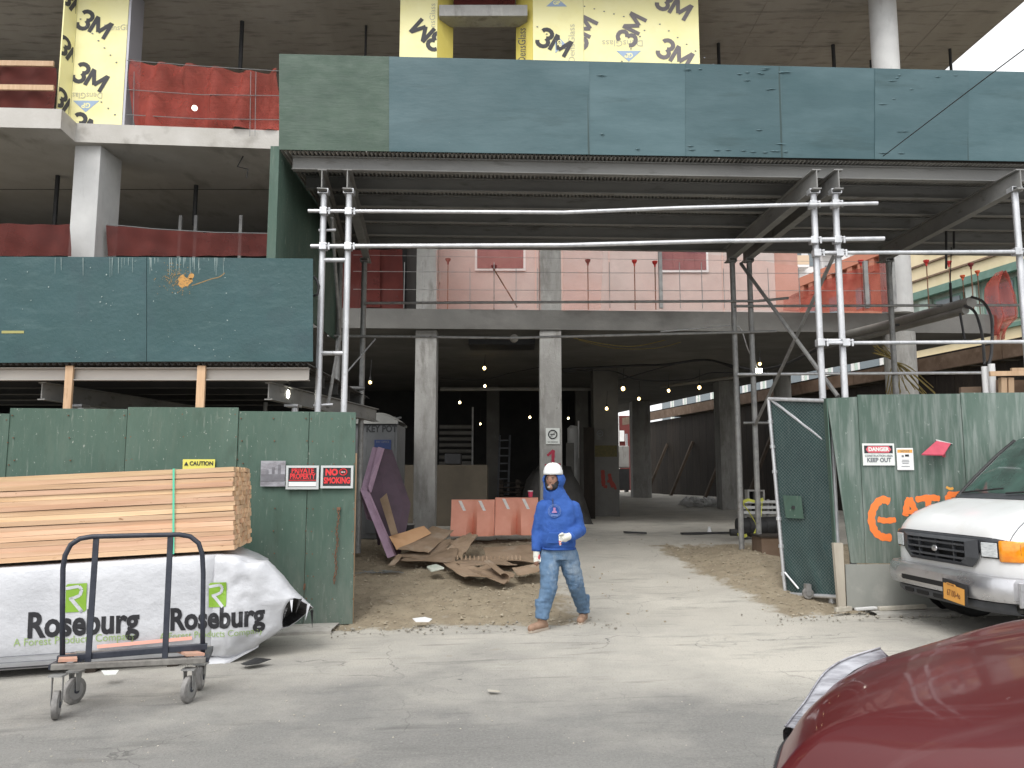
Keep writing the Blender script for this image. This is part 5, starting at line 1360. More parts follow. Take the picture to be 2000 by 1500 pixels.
# ================================================================ NOTICES AND PAINT ON COLUMNS
Yn = Yc - .012
def nosmoke(pl_, pr_, pt_, pb_, Y, label, m='signwhite', ink='signblack'):
    t, A, C = sign('no_smoking_notice', pl_, pr_, pt_, pb_, Y, m, label, th=.004)
    r_ = (C.x-A.x)*.3; c0 = Vector(((A.x+C.x)/2, Y-.006, C.z-(C.z-A.z)*.4))
    pts = [c0+Vector((r_*math.cos(a2),0,r_*math.sin(a2))) for a2 in [2*math.pi*k/20 for k in range(21)]]
    mb = MB().tube(pts, r_*.13, 6); mb.bar(c0+Vector((-r_*.7,0,-r_*.7)), c0+Vector((r_*.7,0,r_*.7)), .004, r_*.22, up=(0,1,0)); mb.build('ban_symbol', M[ink], t)
    MB().box(c0.x-r_*.6, c0.x+r_*.5, Y-.004, Y-.001, c0.z-r_*.12, c0.z+r_*.12).build('cigarette_symbol', M[ink], t)
    stext(t, 'NO SMOKING', c0.x, A.z+(C.z-A.z)*.12, Y-.003, (C.z-A.z)*.12, ink, .85)
nosmoke(1066, 1093, 836, 867, Yn-.01, 'white no smoking notice on the numbered square column')
nosmoke(1163, 1181, 838, 860, 21.17, 'dim no smoking notice on the dark painted column behind', 'conc_dark', 'ink')
# red number one with bar, painted on the column (flat print)
def pstroke(par, pts, w, Y, m, name='painted_mark'): return stroke(par, pts, w, Y, m, name)
pstroke(B, [(1069,890),(1076,884),(1081,879)], .05, Yn, 'redpaint'); pstroke(B, [(1081,879),(1080,895),(1080,908)], .06, Yn-.001, 'redpaint'); pstroke(B, [(1064,909),(1080,908),(1095,907)], .05, Yn-.002, 'redpaint')
pstroke(B, [(1177,918),(1178,935),(1179,950)], .10, 21.19, 'dullredpaint'); pstroke(B, [(1179,950),(1186,951)], .08, 21.188, 'dullredpaint')
pstroke(B, [(1190,925),(1193,940),(1197,952)], .09, 21.19, 'dullredpaint'); pstroke(B, [(1186,940),(1196,942),(1203,956)], .07, 21.187, 'dullredpaint')
A = P(1162, 892, 21.19); C = P(1205, 870, 21.19); MB().box(A.x, C.x, 21.185, 21.198, A.z, C.z).build('painted_band', M['dullyellow'], B)

# ================================================================ LUMBER STACK
LT = thing('lumber_stack', (-4.5, 8.0, .85), 'strapped stack of fresh sawn lumber boards lying on the white wrapped bundle', 'lumber')
ya_ = R(9)
ldir = Vector((math.cos(ya_), math.sin(ya_), .046)).normalized(); ldep = Vector((-math.sin(ya_), math.cos(ya_), 0)); lup = ldir.cross(ldep) * -1
lup = ldep.cross(ldir) * -1 if lup.z < 0 else lup
lup = Vector((-.046, 0, 1)).normalized()
# near right bottom corner
pc = P(457, 1074, 7.62)
NR, NC, LL = 17, 11, 5.2
bh = .775 / NR; bw = .100
base_board = None; rl = random.Random(9)
variants = []
for v in range(5):
    me = MB(); h = bh*.955; w = bw*.955
    # gently bowed board in local coordinates: x along from 0 (right end) to -LL
    rows = []
    for k in range(9):
        x = -LL*k/8; bow = .004*math.sin(k*1.1+v*2.1); tw = .004*math.sin(k*.7+v)
        rows.append([(x, tw, bow), (x, w+tw, bow), (x, w+tw, h+bow), (x, tw, h+bow)])
    me.grid(rows, True); me.f.append((3,2,1,0)); q = len(me.v); me.f.append((q-4,q-3,q-2,q-1))
    o = me.build('board', M['wood'], None, origin=(0,0,0)); o.data.materials.append(M['wood_end'])
    for p in o.data.polygons:
        if abs(p.normal.x) > .9: p.material_index = 1
    o.data.name = 'board'; variants.append(o)
mb_ = MB()
rotm = Matrix((ldir, ldep, lup)).transposed()
for r_ in range(NR):
    for c_ in range(NC):
        src = variants[rl.randrange(5)]
        o = bpy.data.objects.new('board', src.data); COL.objects.link(o); o.parent = LT
        endx = rl.uniform(-.012, .012) - (.0 if c_ < NC-1 else .03)
        drop = 0
        if r_ >= NR-2 and c_ > 6: drop = -.004*(c_-6)
        pos = pc + ldir*endx + ldep*(c_*bw + (0 if c_ else rl.choice([0,0,-.003,-.005,.003]))) + lup*(r_*bh+drop)
        o.matrix_local = Matrix.Translation(pos - wpos(LT)) @ rotm.to_4x4() @ Matrix.Rotation(rl.uniform(-.0007,.0007), 4, 'Z')
for v in variants: bpy.data.objects.remove(v)
# strap
sx_ = pc - ldir*.535
e_ = .006
sp1 = [sx_ - ldep*(e_+.012) - lup*.004, sx_ - ldep*(e_+.012) + lup*(.775+e_), sx_ + ldep*(NC*bw+e_) + lup*(.775+e_), sx_ + ldep*(NC*bw+e_) - lup*.004]
rows = [[p - ldir*.009, p + ldir*.009] for p in sp1]
MB().grid(rows).build('strap', M['strap'], LT, solid=.002)

# ================================================================ WRAPPED BUNDLE
WB = thing('wrapped_bundle', (-4.2, 8, 0), 'white plastic wrapped lumber bundle printed with black lettering, its torn end flaring to the right', 'bundle')
wf = Vector((math.cos(ya_), math.sin(ya_), 0)); off_ = -.05
def wpt(s, d, z):   # s along the stack from the right end, d depth, z height
    p = pc + wf*s + ldep*d; return Vector((p.x, p.y, z))
def zt(s): return pc.z - .012 + .05*s - .012
def zb2(s): return gx((pc + wf*s).x) + .07
rows = []
for k in range(41):
    s = -5.2 + 5.0*k/40
    if k == 40: s = -.16
    r_ = []
    top, bot = zt(s) - .006, zb2(s)
    cz = math.sin(k*1.7)*.004
    prof = [(.02,bot),( .0,bot+.03),(-.045+cz,bot+.10),(-.05+cz,(top+bot)*.35),(-.05-cz,(top+bot)*.5),(-.052+cz,(top+bot)*.65),(-.05-cz,(top+bot)*.8),(-.045,top-.045),(-.02,top-.008),(.03,top),(.6,top+.002),(1.10,top),(1.14,top-.04),(1.15,(top+bot)/2),(1.14,bot)]
    for d, z in prof: r_.append(wpt(s, d, z))
    rows.append(r_)
MB().grid(rows).build('wrap', M['wrap'], WB, smooth='full', solid=.004)
# crumpled flared end: profile loops blending from the bundle section to the torn opening
def lerpn(a, b, t): return a + (b-a)*t
secA = rows[-1]
# target loop: the torn mouth seen at px (550..612, 1160..1226)
mouth = [P(552,1226,7.75), P(551,1215,7.72), P(553,1200,7.7), P(556,1188,7.68), P(560,1180,7.68), P(566,1172,7.68), P(575,1168,7.7), P(584,1170,7.75), P(592,1176,7.8), P(600,1180,7.85), P(612,1187,7.9), P(606,1192,8.1), P(594,1202,8.15), P(580,1214,8.05), P(564,1224,7.9)]
mid = [P(500,1266,7.75), P(485,1262,7.66), P(480,1240,7.62), P(485,1215,7.60), P(492,1190,7.58), P(498,1165,7.58), P(500,1140,7.6), P(505,1115,7.62), P(512,1098,7.66), P(520,1100,7.7), P(545,1122,8.1), P(560,1140,8.5), P(562,1150,8.55), P(562,1185,8.5), P(560,1215,8.4)]
m1 = [P(450,1284,7.66), P(443,1275,7.60), P(440,1250,7.56), P(440,1225,7.55), P(443,1200,7.55), P(446,1170,7.55), P(449,1145,7.55), P(452,1115,7.56), P(458,1094,7.60), P(470,1085,7.70), P(505,1085,8.5), P(520,1092,8.72), P(522,1105,8.74), P(522,1150,8.74), P(520,1190,8.74)]
rf = []
keys = [secA, m1, mid, mouth]
nseg = 9
for ki in range(3):
    for k in range(nseg):
        t = k/nseg
        loop = [lerpn(keys[ki][j], keys[ki+1][j], t) for j in range(15)]
        rf.append(loop)
rf.append(mouth)
# refine around each loop and add crumple
fine = []
for i, loop in enumerate(rf):
    out = []
    for j in range(len(loop)):
        a0, b0 = loop[j], loop[(j+1) % len(loop)]
        for q in range(3):
            p = a0.lerp(b0, q/3)
            am = .055*math.sin(math.pi*min(1, max(0,(i)/(len(rf)-1))))
            nn = noise.noise_vector(p*4.2)*am + noise.noise_vector(p*11)*am*.5
            out.append(p + nn)
    fine.append(out)
MB().grid(fine, True).build('wrap_flap', M['wrap'], WB, smooth='full', solid=.004)
inner = [[p.lerp(sum(mouth, Vector())/15, .06) for p in mouth], [p.lerp(sum(mouth, Vector())/15, .3) - Vector((.13,0,-.03)) for p in mouth]]
MB().grid(inner, True).build('torn_lining', M['wrapin'], WB, solid=.003)
mb = MB(); c = sum(mouth, Vector())/15; mb.add([p.lerp(c,.25) - Vector((.10,0,-.02)) for p in mouth] , [tuple(range(15))]); mb.build('dark_inside', M['wrapin'], WB)
for k in range(5):
    a0 = mouth[3+k*2]; b0 = a0 + Vector((.03*math.sin(k*2), -.02, -.09-.02*k)); MB().slab([a0, a0+Vector((.03,0,.005)), b0], (0,.004,0)).build('torn_strip', M['wrap' if k % 2 else 'wrapin'], WB)
# wrap tail spread on ground and dunnage
MB().slab([P(398,1322,7.5), P(505,1264,7.75), P(470,1258,7.9), P(380,1290,7.6)], (0,0,.02)).build('wrap_tail', M['wrap'], WB)
MB().slab([P(470,1297,7.4), P(500,1285,7.5), P(530,1288,7.45), P(505,1297,7.35), P(480,1300,7.3)], (0,0,.004)).build('black_scrap', M['wrapin'], WB)
for s in (-4.4, -2.8, -1.2, -.5):
    a0 = wpt(s, -.0, zb2(s)-.04); b0 = wpt(s, 1.1, zb2(s)-.04); MB().bar(a0, b0, .09, .06).build('dunnage', M['darkwood'], WB)
# fold seams low on the wrap
for k, (h, m) in enumerate(((.13,'ink'),(.085,'ink'),(.045,'rtext'))):
    a0 = wpt(-5.1, -.062, zb2(-5.1)+h); b0 = wpt(-.3, -.062, zb2(-.3)+h-.01*k); MB().bar(a0, b0, .006, .006 if k < 2 else .012).build('fold_seam', M[m], WB)
# printed logo and lettering on the wrap
def wT(px, py):
    # point on the face plane (depth -.056) under pixel
    d = ray(px, py); o = Vector((0,0,CAMZ)); n_ = ldep; p0_ = pc + ldep*(-.073)
    t = (p0_ - o).dot(n_) / d.dot(n_); p = o + d*t
    up = Vector((0,0,1)); return frame(p, (wf.x, wf.y, .03), (0,0,1))
from mathutils.bvhtree import BVHTree
_vs, _fs = [], []
for o in WB.children:
    if o.name.startswith('wrap'):
        b0 = len(_vs); w0 = wpos(o); _vs += [v.co + w0 for v in o.data.vertices]; _fs += [tuple(b0+i for i in p.vertices) for p in o.data.polygons]
_bvh = BVHTree.FromPolygons(_vs, _fs)
def drape(mb, off=.008):
    # lay the print on the creased wrap: every point is moved along the stack's depth onto the film
    me = bpy.data.meshes.new('t'); me.from_pydata(mb.v, [], mb.f); bm = bmesh.new(); bm.from_mesh(me)
    bmesh.ops.remove_doubles(bm, verts=bm.verts, dist=1e-5); bmesh.ops.triangulate(bm, faces=bm.faces)
    for _ in range(4):
        es = [e for e in bm.edges if e.calc_length() > .022]
        if not es: break
        bmesh.ops.subdivide_edges(bm, edges=es, cuts=1); bmesh.ops.triangulate(bm, faces=[f for f in bm.faces if len(f.verts) > 3])
    for v in bm.verts:
        h = _bvh.ray_cast(v.co - ldep*.6, ldep, 1.6)
        if h[0]: v.co = h[0] - ldep*off
    out = MB(); out.v = [v.co.copy() for v in bm.verts]; bm.verts.index_update(); out.f = [tuple(v.index for v in f.verts) for f in bm.faces]
    bm.free(); bpy.data.meshes.remove(me); return out
for i, (px, py, sz, pxl, pyl, ty, tx) in enumerate([(161, 1219, .305, 148, 1168, 1250, 145), (423, 1208, .270, 425, 1162, 1239, 412)]):
    T = wT(px, py); o = drape(text_mb('Roseburg', sz, T, off=.010, ext=0, sx=.80)).build('lettering', M['rtext'], WB, fix=False)
    T = wT(pxl, pyl); mb = MB(T)
    s = sz/.305
    mb.slab([(-.09*s,-.125*s,0),(-.09*s,.11*s,0),(-.075*s,.125*s,0),(.085*s,.125*s,0),(.085*s,-.11*s,0),(.07*s,-.125*s,0)], (0,0,.0008)); lg = drape(mb).build('logo_block', M['rgreen'], WB)
    T3 = T @ Matrix.Translation((0,0,.002))
    # white R built from strokes
    mb = MB(T3); w = .028*s
    pts = [(-.09*s,.085*s),(-.02*s,.095*s),(.02*s,.10*s),(.045*s,.07*s),(.03*s,.02*s),(-.02*s,.0),(-.06*s,-.01*s)]
    for (a0,b0),(c0_,d0) in zip(pts, pts[1:]): mb.bar((a0,b0,0),(c0_,d0,0), w, .001, up=(0,0,1))
    mb.bar((-.05*s,.0,.0006),(.05*s,-.125*s,.0006), w*1.1, .001, up=(0,0,1)); drape(mb, .0105).build('logo_letter', M['wrap'], lg)
    T = wT(tx, ty); drape(text_mb('A Forest Products Company', .095*s, T, off=0, ext=0, sx=.92)).build('lettering', M['rtag'], WB, fix=False)
a0 = wT(190, 1263).translation - ldep*.004; b0 = wT(375, 1246).translation - ldep*.004
MB().bar(a0, b0, .003, .03).build('orange_mark', mat('faded_orange_mark', (.85,.42,.34)), WB)

# ================================================================ PANEL CART
CT = thing('panel_cart', (-3.1, 6.2, -.03), 'dark tubular panel cart on four casters in front of the wrapped bundle', 'cart')
YA = 6.15
def cpt(px, py, Y): return P(px, py, Y)
Lf = cpt(122, 1290, 6.12); Rf = cpt(395, 1275, 6.42)
def fY(px): return 6.12 + (px-122)/(395-122)*.30
def fp(px, py): return P(px, py, fY(px))
hoop = [fp(122,1294), fp(122,1180), fp(123,1110), fp(127,1085), fp(138,1064), fp(156,1052), fp(180,1048), fp(260,1046), fp(350,1044), fp(372,1048), fp(388,1061), fp(395,1082), fp(397,1120), fp(396,1200), fp(396,1280)]
MB().tube(hoop, .019, 12).build('hoop', M['blackmetal'], CT, smooth='full')
for (xa_, y0, xb_, y1) in ((188,1051,171,1306),(333,1047,322,1288)):
    MB().bar(fp(xa_, y0), P(xb_, y1, fY(xb_)-.03), .045, .012, up=(0,1,0)).build('upright', M['blackmetal'], CT, bevel=.003)
bk = .34
dz = Vector((-.12, bk, 0))
r0 = fp(104,1283)+dz*.4; r1 = fp(410,1262)+dz*.35
MB().bar(fp(112,1286), fp(405,1262), .05, .045).build('back_rail', M['blackmetal'], CT, bevel=.004)
f0 = P(100,1303,5.98); f1 = P(402,1289,6.30); b0 = f0+Vector((-.06,.42,.0)); b1 = f1+Vector((-.12,.42,.0))
deckm = mat('worn_grey_tube', (.16,.15,.14), (.26,.25,.23), 14, rough=.6, metal=.3)
for p, q in ((f0,f1),(b0,b1)): MB().bar(p, q, .045, .04).build('deck_rail', deckm, CT, bevel=.004)
for t in (.0,.14,.86,1): MB().bar(f0.lerp(f1,t), b0.lerp(b1,t), .04, .036).build('cross_member', M['blackmetal'], CT)
pk = mat('orange_corner_board', (.58,.30,.22), (.42,.27,.2), 9, rough=.8)
MB().slab([f0.lerp(f1,.03)+Vector((0,.02,.028)), f0.lerp(f1,.15)+Vector((0,.02,.028)), b0.lerp(b1,.11)+Vector((0,-.2,.028)), b0.lerp(b1,.0)+Vector((0,-.2,.028))], (0,0,.02)).build('corner_board', pk, CT)
MB().slab([f0.lerp(f1,.86)+Vector((0,.02,.028)), f0.lerp(f1,.985)+Vector((0,.02,.028)), b0.lerp(b1,.90)+Vector((0,-.2,.028)), b0.lerp(b1,.80)+Vector((0,-.2,.028))], (0,0,.02)).build('corner_board', pk, CT)
def caster(top, yaw, r=.098):
    gzv = gx(top.x)
    c = Vector((top.x, top.y, gzv + r)); d = Vector((math.cos(yaw), math.sin(yaw), 0)); ax = Vector((-d.y, d.x, 0))
    w = MB().tube([c-ax*.02, c-ax*.024+Vector(), c+ax*.02], r, 24)
    w = MB().tube([c-ax*.021, c-ax*.016, c+ax*.016, c+ax*.021], [r*.93, r, r, r*.93], 26).build('wheel', M['caster'], CT, smooth=True)
    MB().tube([c-ax*.0235, c+ax*.0235], r*.66, 22).build('rim', M['rim'], w, smooth=True)
    MB().tube([c-ax*.03, c+ax*.03], r*.22, 12).build('hub', M['blackmetal'], w)
    for s_ in (-1, 1):
        MB().slab([c+ax*s_*.032-d*.015, c+ax*s_*.032+d*.015, top+ax*s_*.032+d*.03-Vector((0,0,.02)), top+ax*s_*.032-d*.03-Vector((0,0,.02))], ax*s_*.005).build('caster_fork', M['steel_dull'], CT)
    MB().box(top.x-.05, top.x+.05, top.y-.045, top.y+.045, top.z-.03, top.z-.018).build('caster_plate', M['steel_dull'], CT)
caster(P(114,1312,5.97), R(110)); caster(P(148,1304,6.38), R(72)); caster(P(371,1300,6.28), R(84)); caster(P(393,1290,6.66), R(100))

# ================================================================ INSIDE THE GATEWAY
# portable toilet
PT = thing('portable_toilet', (P(733,1000,14.4).x, 14.6, .5), 'grey portable toilet with domed roof behind the purple foam boards', 'portable toilet')
xa_, xb_ = P(690, 900, 14.4).x, P(775, 900, 14.4).x
zt_ = P(745, 828, 14.4).z; zg = gz(xa_, 14.5)
MB().box(xa_, xb_, 14.4, 15.5, zg, zt_).build('shell', M['toilet'], PT, bevel=.02)
MB().box(P(716,900,14.39).x, xb_-.04, 14.37, 14.398, zg+.1, zt_-.03).build('door', mat('grey_toilet_door', (.095,.10,.105), (.13,.135,.14), 3, rough=.5), PT, bevel=.008)
rows = []
for i in range(9):
    t = i/8; x = xa_-.02 + (xb_-xa_+.04)*t; h = .02 + .21*math.sin(math.pi*min(1,max(0,(t*.93+.03))))**.8
    rows.append([(x, 14.34, zt_), (x, 14.34, zt_+h*.75), (x, 14.7, zt_+h), (x, 15.2, zt_+h), (x, 15.56, zt_+h*.75), (x, 15.56, zt_)])
MB().grid(rows).build('roof', M['toiletroof'], PT, smooth=True)
for k in range(6):
    x = xa_ + .1 + k*(xb_-xa_-.1)/6; MB().bar((x, 14.35, zt_+.12+.05*math.sin(k)), (x+.02, 15.5, zt_+.2), .03, .03).build('roof_rib', M['toilet'], PT)
MB().tube([(P(716,800,15.2).x, 15.2, zt_), (P(716,800,15.2).x, 15.2, P(716,795,15.2).z)], .05, 12).build('vent_pipe', M['toilet'], PT)
stext(PT, 'KEY POT', (P(745,840,14.36).x), P(745,838,14.36).z, 14.365, .17, 'signblack', .82, .006)
A = P(731, 887, 14.365); C = P(764, 859, 14.365); bs = MB().box(A.x, C.x, 14.355, 14.368, A.z, C.z).build('poster', M['signblue'], PT)
stext(bs, 'PAY OFFICE', (A.x+C.x)/2, C.z-.04, 14.352, .05, 'ink', .9)
# leaning foam boards
FM = [(( (736,873),(750,875),(710,960),(765,1088),(770,1072)), 0)]
def leaning(name, pts, Y0, Y1, th, m, label, group=None, cat='foam board', pyr=(873, 1090)):
    """board leaning back: lower points nearer"""
    ps = []
    for px, py in pts:
        t = (py-pyr[0])/(pyr[1]-pyr[0]); ps.append(P(px, py, Y1 + (Y0-Y1)*t))
    t_ = thing(name, tuple(min(ps, key=lambda p: p.z)), label, cat, group)
    return t_, ps
t, ps = leaning('foam_board', [(740,874),(750,872),(785,990),(776,1035),(768,1088),(716,962),(706,960)], 12.2, 13.2, .05, 'foam', 'front purple foam board standing on its corner beside the scaffold leg', 'purple insulation boards')
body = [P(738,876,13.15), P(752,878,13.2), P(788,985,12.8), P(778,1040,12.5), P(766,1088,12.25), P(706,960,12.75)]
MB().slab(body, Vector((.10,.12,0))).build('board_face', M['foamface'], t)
def strip(pts, w, Y, m, par, name, dep=.06):
    for (x0,y0),(x1,y1) in zip(pts, pts[1:]): MB().slab([P(x0,y0,Y), P(x0+w,y0,Y), P(x1+w,y1,Y-.15), P(x1,y1,Y-.15)], (0,dep,0)).build(name, M[m], par)
MB().slab([P(728,873,13.1), P(742,876,13.1), P(716,962,12.7), P(704,958,12.7)], (.02,.05,0)).build('board_edge', M['foam'], t)
MB().slab([P(704,958,12.68), P(718,960,12.68), P(771,1085,12.18), P(757,1090,12.18)], (.02,.05,0)).build('board_edge', M['foam'], t)
MB().slab([P(738,873,13.08), P(748,876,13.08), P(722,962,12.69), P(719,950,12.69)], (.02,.04,0)).build('board_edge', M['foam'], t)
t = thing('foam_board', tuple(P(735,1015,12.9)), 'short purple foam offcut tucked low behind the front board', 'foam board', 'purple insulation boards')
MB().slab([P(703,960,12.95), P(711,962,12.95), P(728,1010,12.8), P(726,1018,12.8), P(716,1014,12.8)], (.02,.06,0)).build('offcut', M['foam'], t)
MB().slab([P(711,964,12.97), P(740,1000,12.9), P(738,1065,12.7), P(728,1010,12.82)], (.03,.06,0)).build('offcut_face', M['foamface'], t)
o = MB().slab([P(742,975,12.35), P(755,963,12.35), P(777,1042,12.1), P(764,1046,12.1)], (0,.012,0)).build('cardboard_strip', M['cardboard'], bevel=.002)
tag(o, 'narrow tan cardboard strip leaning on the purple foam board', 'cardboard')
# cardboard sheets
def card(pts, label, m='cardboard', th=.008, bend=.02, seed=0, name='cardboard_sheet', sub=6):
    # pts: list of (px,py,Y) quad -> bent grid
    q = [P(*p) for p in pts]; rows = []
    for i in range(sub+1):
        r_ = []
        for j in range(sub+1):
            a0 = q[0].lerp(q[1], j/sub); b0_ = q[3].lerp(q[2], j/sub); p = a0.lerp(b0_, i/sub)
            p.z += min(bend,.06)*noise.noise(Vector((i*.5+seed, j*.5, seed*2.3)))*.8
            p.x += .008*noise.noise(Vector((i*.9, seed, j*.9))); r_.append(p)
        rows.append(r_)
    o = MB().grid(rows).build(name, M[m], solid=th); return tag(o, label, 'cardboard', 'flattened cardboard by the barriers')
def onground(px, Y, dz=.02):
    x = (px-1000)/F*Y; return (x, Y, gz(x, Y)+dz)
card([(760,1048,12.1),(828,1027,12.8),(842,1042,12.7),(775,1074,12.0)], 'bright tan cardboard flap on top of the pile nearest the foam boards', 'cardboard_l', bend=.01, seed=1)
card([(776,1072,12.0),(845,1028,13.1),(886,1036,13.0),(838,1080,12.0)], 'large brown cardboard sheet under the bright flap', bend=.02, seed=2)
card([(770,1086,12.0),(880,1052,12.6),(885,1060,12.6),(840,1093,11.9)], 'dark folded cardboard sheet under the large brown sheet', seed=3)
card([(775,1094,11.9),(870,1070,12.3),(895,1072,12.2),(888,1098,11.7)], 'lowest cardboard layer at the left of the pile', seed=4, bend=.03)
card([(758,1104,11.5),(778,1082,11.9),(786,1086,11.9),(772,1104,11.5)], 'small cardboard corner pointing left on the gravel', seed=5, bend=.005)
card([(878,1060,12.4),(915,1042,13.0),(934,1045,13.0),(905,1082,12.2)], 'crumpled cardboard piece standing between the two piles', seed=6, bend=.06)
card([(872,1072,12.2),(905,1048,12.7),(930,1050,12.7),(900,1090,12.0)], 'second crumpled piece against the first below the barrier', seed=16, bend=.06)
card([(945,1070,12.4),(1055,1062,12.9),(1060,1098,11.6),(950,1092,11.8)], 'wide flat cardboard sheet behind the walking man', seed=7, bend=.03)
card([(880,1094,11.8),(955,1086,12.0),(1010,1100,11.5),(900,1108,11.4)], 'ribbed torn cardboard sheet in the middle of the right pile', seed=8, bend=.05)
card([(866,1100,11.6),(900,1096,11.7),(975,1128,10.9),(905,1127,10.9)], 'stacked cardboard edge layers at the front left of the right pile', seed=9, bend=.03)
card([(900,1108,11.4),(960,1106,11.4),(1005,1122,11.0),(985,1141,10.6)], 'front cardboard sheet with dark lower edge nearest the camera', seed=10, bend=.05)
card([(1000,1110,11.4),(1060,1098,11.6),(1055,1116,11.2),(1010,1124,11.0)], 'cardboard sheet sticking out behind the mans leg', seed=11, bend=.02)
c0 = P(952, 1108, 11.2); c1 = P(985, 1135, 10.7)
rows = []
for k in range(9):
    a2 = -1.2 + 3.6*k/8; o_ = Vector((.07*math.cos(a2), .02, .07*math.sin(a2)+.03)); rows.append([c0+o_, c1+o_])
o = MB().grid(rows).build('cardboard_tube', M['cardboard'], solid=.006); tag(o, 'curled open cardboard roll at the front of the right pile', 'cardboard')
# torn teeth along the ribbed sheet
tm = MB()
for k in range(16):
    c = P(893+k*8.2, 1096-abs(k-8)*.4, 11.75); tm.slab([c+Vector((-.012,0,0)), c+Vector((.016,0,0)), c+Vector((.012,.02,.055)), c+Vector((-.004,.02,.07))], (0,.006,0))
o = tm.build('torn_cardboard_teeth', M['cardboard'], kind=None); tag(o, 'row of torn upright cardboard teeth along the ribbed sheet', 'cardboard')
c = P(838, 1112, 11.3); o = MB().slab([P(833,1110,11.4), P(852,1105,11.5), P(868,1112,11.3), P(842,1118,11.2)], (0,0,.03)).build('plastic_scrap', mat('pale_green_plastic', (.42,.5,.42), (.6,.62,.55), 9, rough=.4), bevel=.01); tag(o, 'crumpled pale green plastic scrap in front of the cardboard pile', 'scrap')
o = MB().slab([P(806,1209,9.15), P(830,1206,9.2), P(844,1210,9.12), P(838,1215,9.05), P(812,1215,9.05)], (0,0,.008)).build('paper_scrap', M['white']); tag(o, 'white paper scrap lying on the dirt at the kerb line', 'paper')
o = MB().slab([P(952,1347,6.32), P(978,1350,6.26), P(974,1352,6.24), P(955,1351,6.24)], (0,0,.003)).build('paper_scrap', M['stone']); tag(o, 'small pale paper scrap on the street in front of the man', 'paper')
o = MB().slab([P(198,1311,7.0), P(232,1310,7.0), P(226,1318,6.9), P(204,1319,6.9)], (0,0,.006)).build('paper_scrap', M['signwhite']); tag(o, 'pale paper scrap on the street under the cart', 'paper')
# jersey barriers
def barrier(pl_, pr_, pt_, pb_, Y, label, seed):
    A = P(pl_, pb_, Y); C = P(pr_, pt_, Y); L_ = C.x-A.x; H_ = C.z-A.z
    t = thing('traffic_barrier', ((A.x+C.x)/2, Y, A.z), label, 'barrier', 'orange plastic barriers')
    rows = []
    st = [0,.02,.10,.36,.42,.50,.56,.60,.86,.93,.98,1]
    gr = [0,0,0,0,.4,1,.4,0,0,.25,.6,.6]
    for s, g_ in zip(st, gr):
        x = A.x + L_*s
        lo = -.20 + .20*g_; 
        rows.append([(x, Y+.20-lo*0+ -0 , A.z), (x, Y+lo, A.z), (x, Y+lo, A.z+H_*.12), (x, Y-.08+.13*g_, A.z+H_*.42), (x, Y+.0+.02*g_, A.z+H_*.72), (x, Y+.03, A.z+H_*.97), (x, Y+.05, A.z+H_), (x, Y+.15, A.z+H_), (x, Y+.17, A.z+H_*.97), (x, Y+.2, A.z+H_*.6), (x, Y+.4, A.z+.1*H_), (x, Y+.4, A.z)])
    mb = MB().grid(rows, True); q = len(rows[0]); mb.f.append(tuple(range(q))); mb.f.append(tuple(range(len(mb.v)-q, len(mb.v))))
    mb.build('body', M['barrier'], t, smooth=True)
    for s in (.20, .66):
        x = A.x + L_*s
        T = frame((x+.07, Y+.005, A.z+H_*.83), (1,0,0), (0,.10,1)); T = rotT(T, 0)
        mb = MB(T); mb.slab([(-.10,.085*H_/.6,0),(-.045,.085*H_/.6,0),(.05,-.115,0.0),(.0,-.115,0.0)], (0,0,.004)); mb.build('reflective_stripe', M['reflect'], t)
barrier(881, 966, 976, 1046, 13.9, 'left orange jersey barrier with two silver stripes behind the cardboard', 1)
barrier(967, 1051, 972, 1044, 14.0, 'right orange jersey barrier with two silver stripes beside the man', 2)
cc = P(1036, 968, 14.2); CU = thing('paper_cup', tuple(cc), 'red paper cup standing on the right orange barrier', 'cup')
MB().tube([P(1036,971,14.2), P(1036,960,14.2)], [.035,.045], 12).build('body', mat('cup_pinkred', (.6,.05,.12)), CU); MB().tube([P(1036,960,14.2), P(1036,958,14.2)], .047, 12).build('lid', M['white'], CU)
# counter and shutter
o = MB().box(P(778,905,17.6).x, P(952,905,17.6).x, 17.6, 18.4, .6, P(860,908,17.6).z).build('plywood_bin', mat('dull_plywood', (.075,.062,.045), (.10,.083,.06), 2, rough=.85), bevel=.01); tag(o, 'long dull plywood bin between the first square column and the barriers', 'bin')
SH = thing('roller_shutter', tuple(P(890, 960, 22.5)), 'corrugated metal shutter in the dark between the square columns', 'shutter')
for k in range(14):
    z = .9 + k*.17
    if z > P(0,800,22.5).z: break
    MB().tube([(P(858,900,22.5).x, 22.5, z), (P(921,900,22.5).x, 22.5, z)], .055, 8).build('slat', M['conc_dark'], SH, smooth=True)
MB().box(P(921,900,22.4).x, P(924,900,22.4).x, 22.4, 22.6, .7, P(0,795,22.4).z).build('guide', M['steel_dull'], SH)
o = MB().box(P(826,905,17.7).x, P(850,905,17.7).x, 17.8, 18.1, P(0,908,17.7).z, P(0,870,17.7).z).build('cardboard_box', M['cardboard'], bevel=.01); tag(o, 'dim cardboard box standing on the plywood bin', 'box')
o = MB().box(P(868,905,17.7).x, P(900,905,17.7).x, 17.7, 18.1, P(0,907,17.7).z, P(0,886,17.7).z).build('tool_case', M['black'], bevel=.02); tag(o, 'dark tool case lying on the plywood bin', 'case')
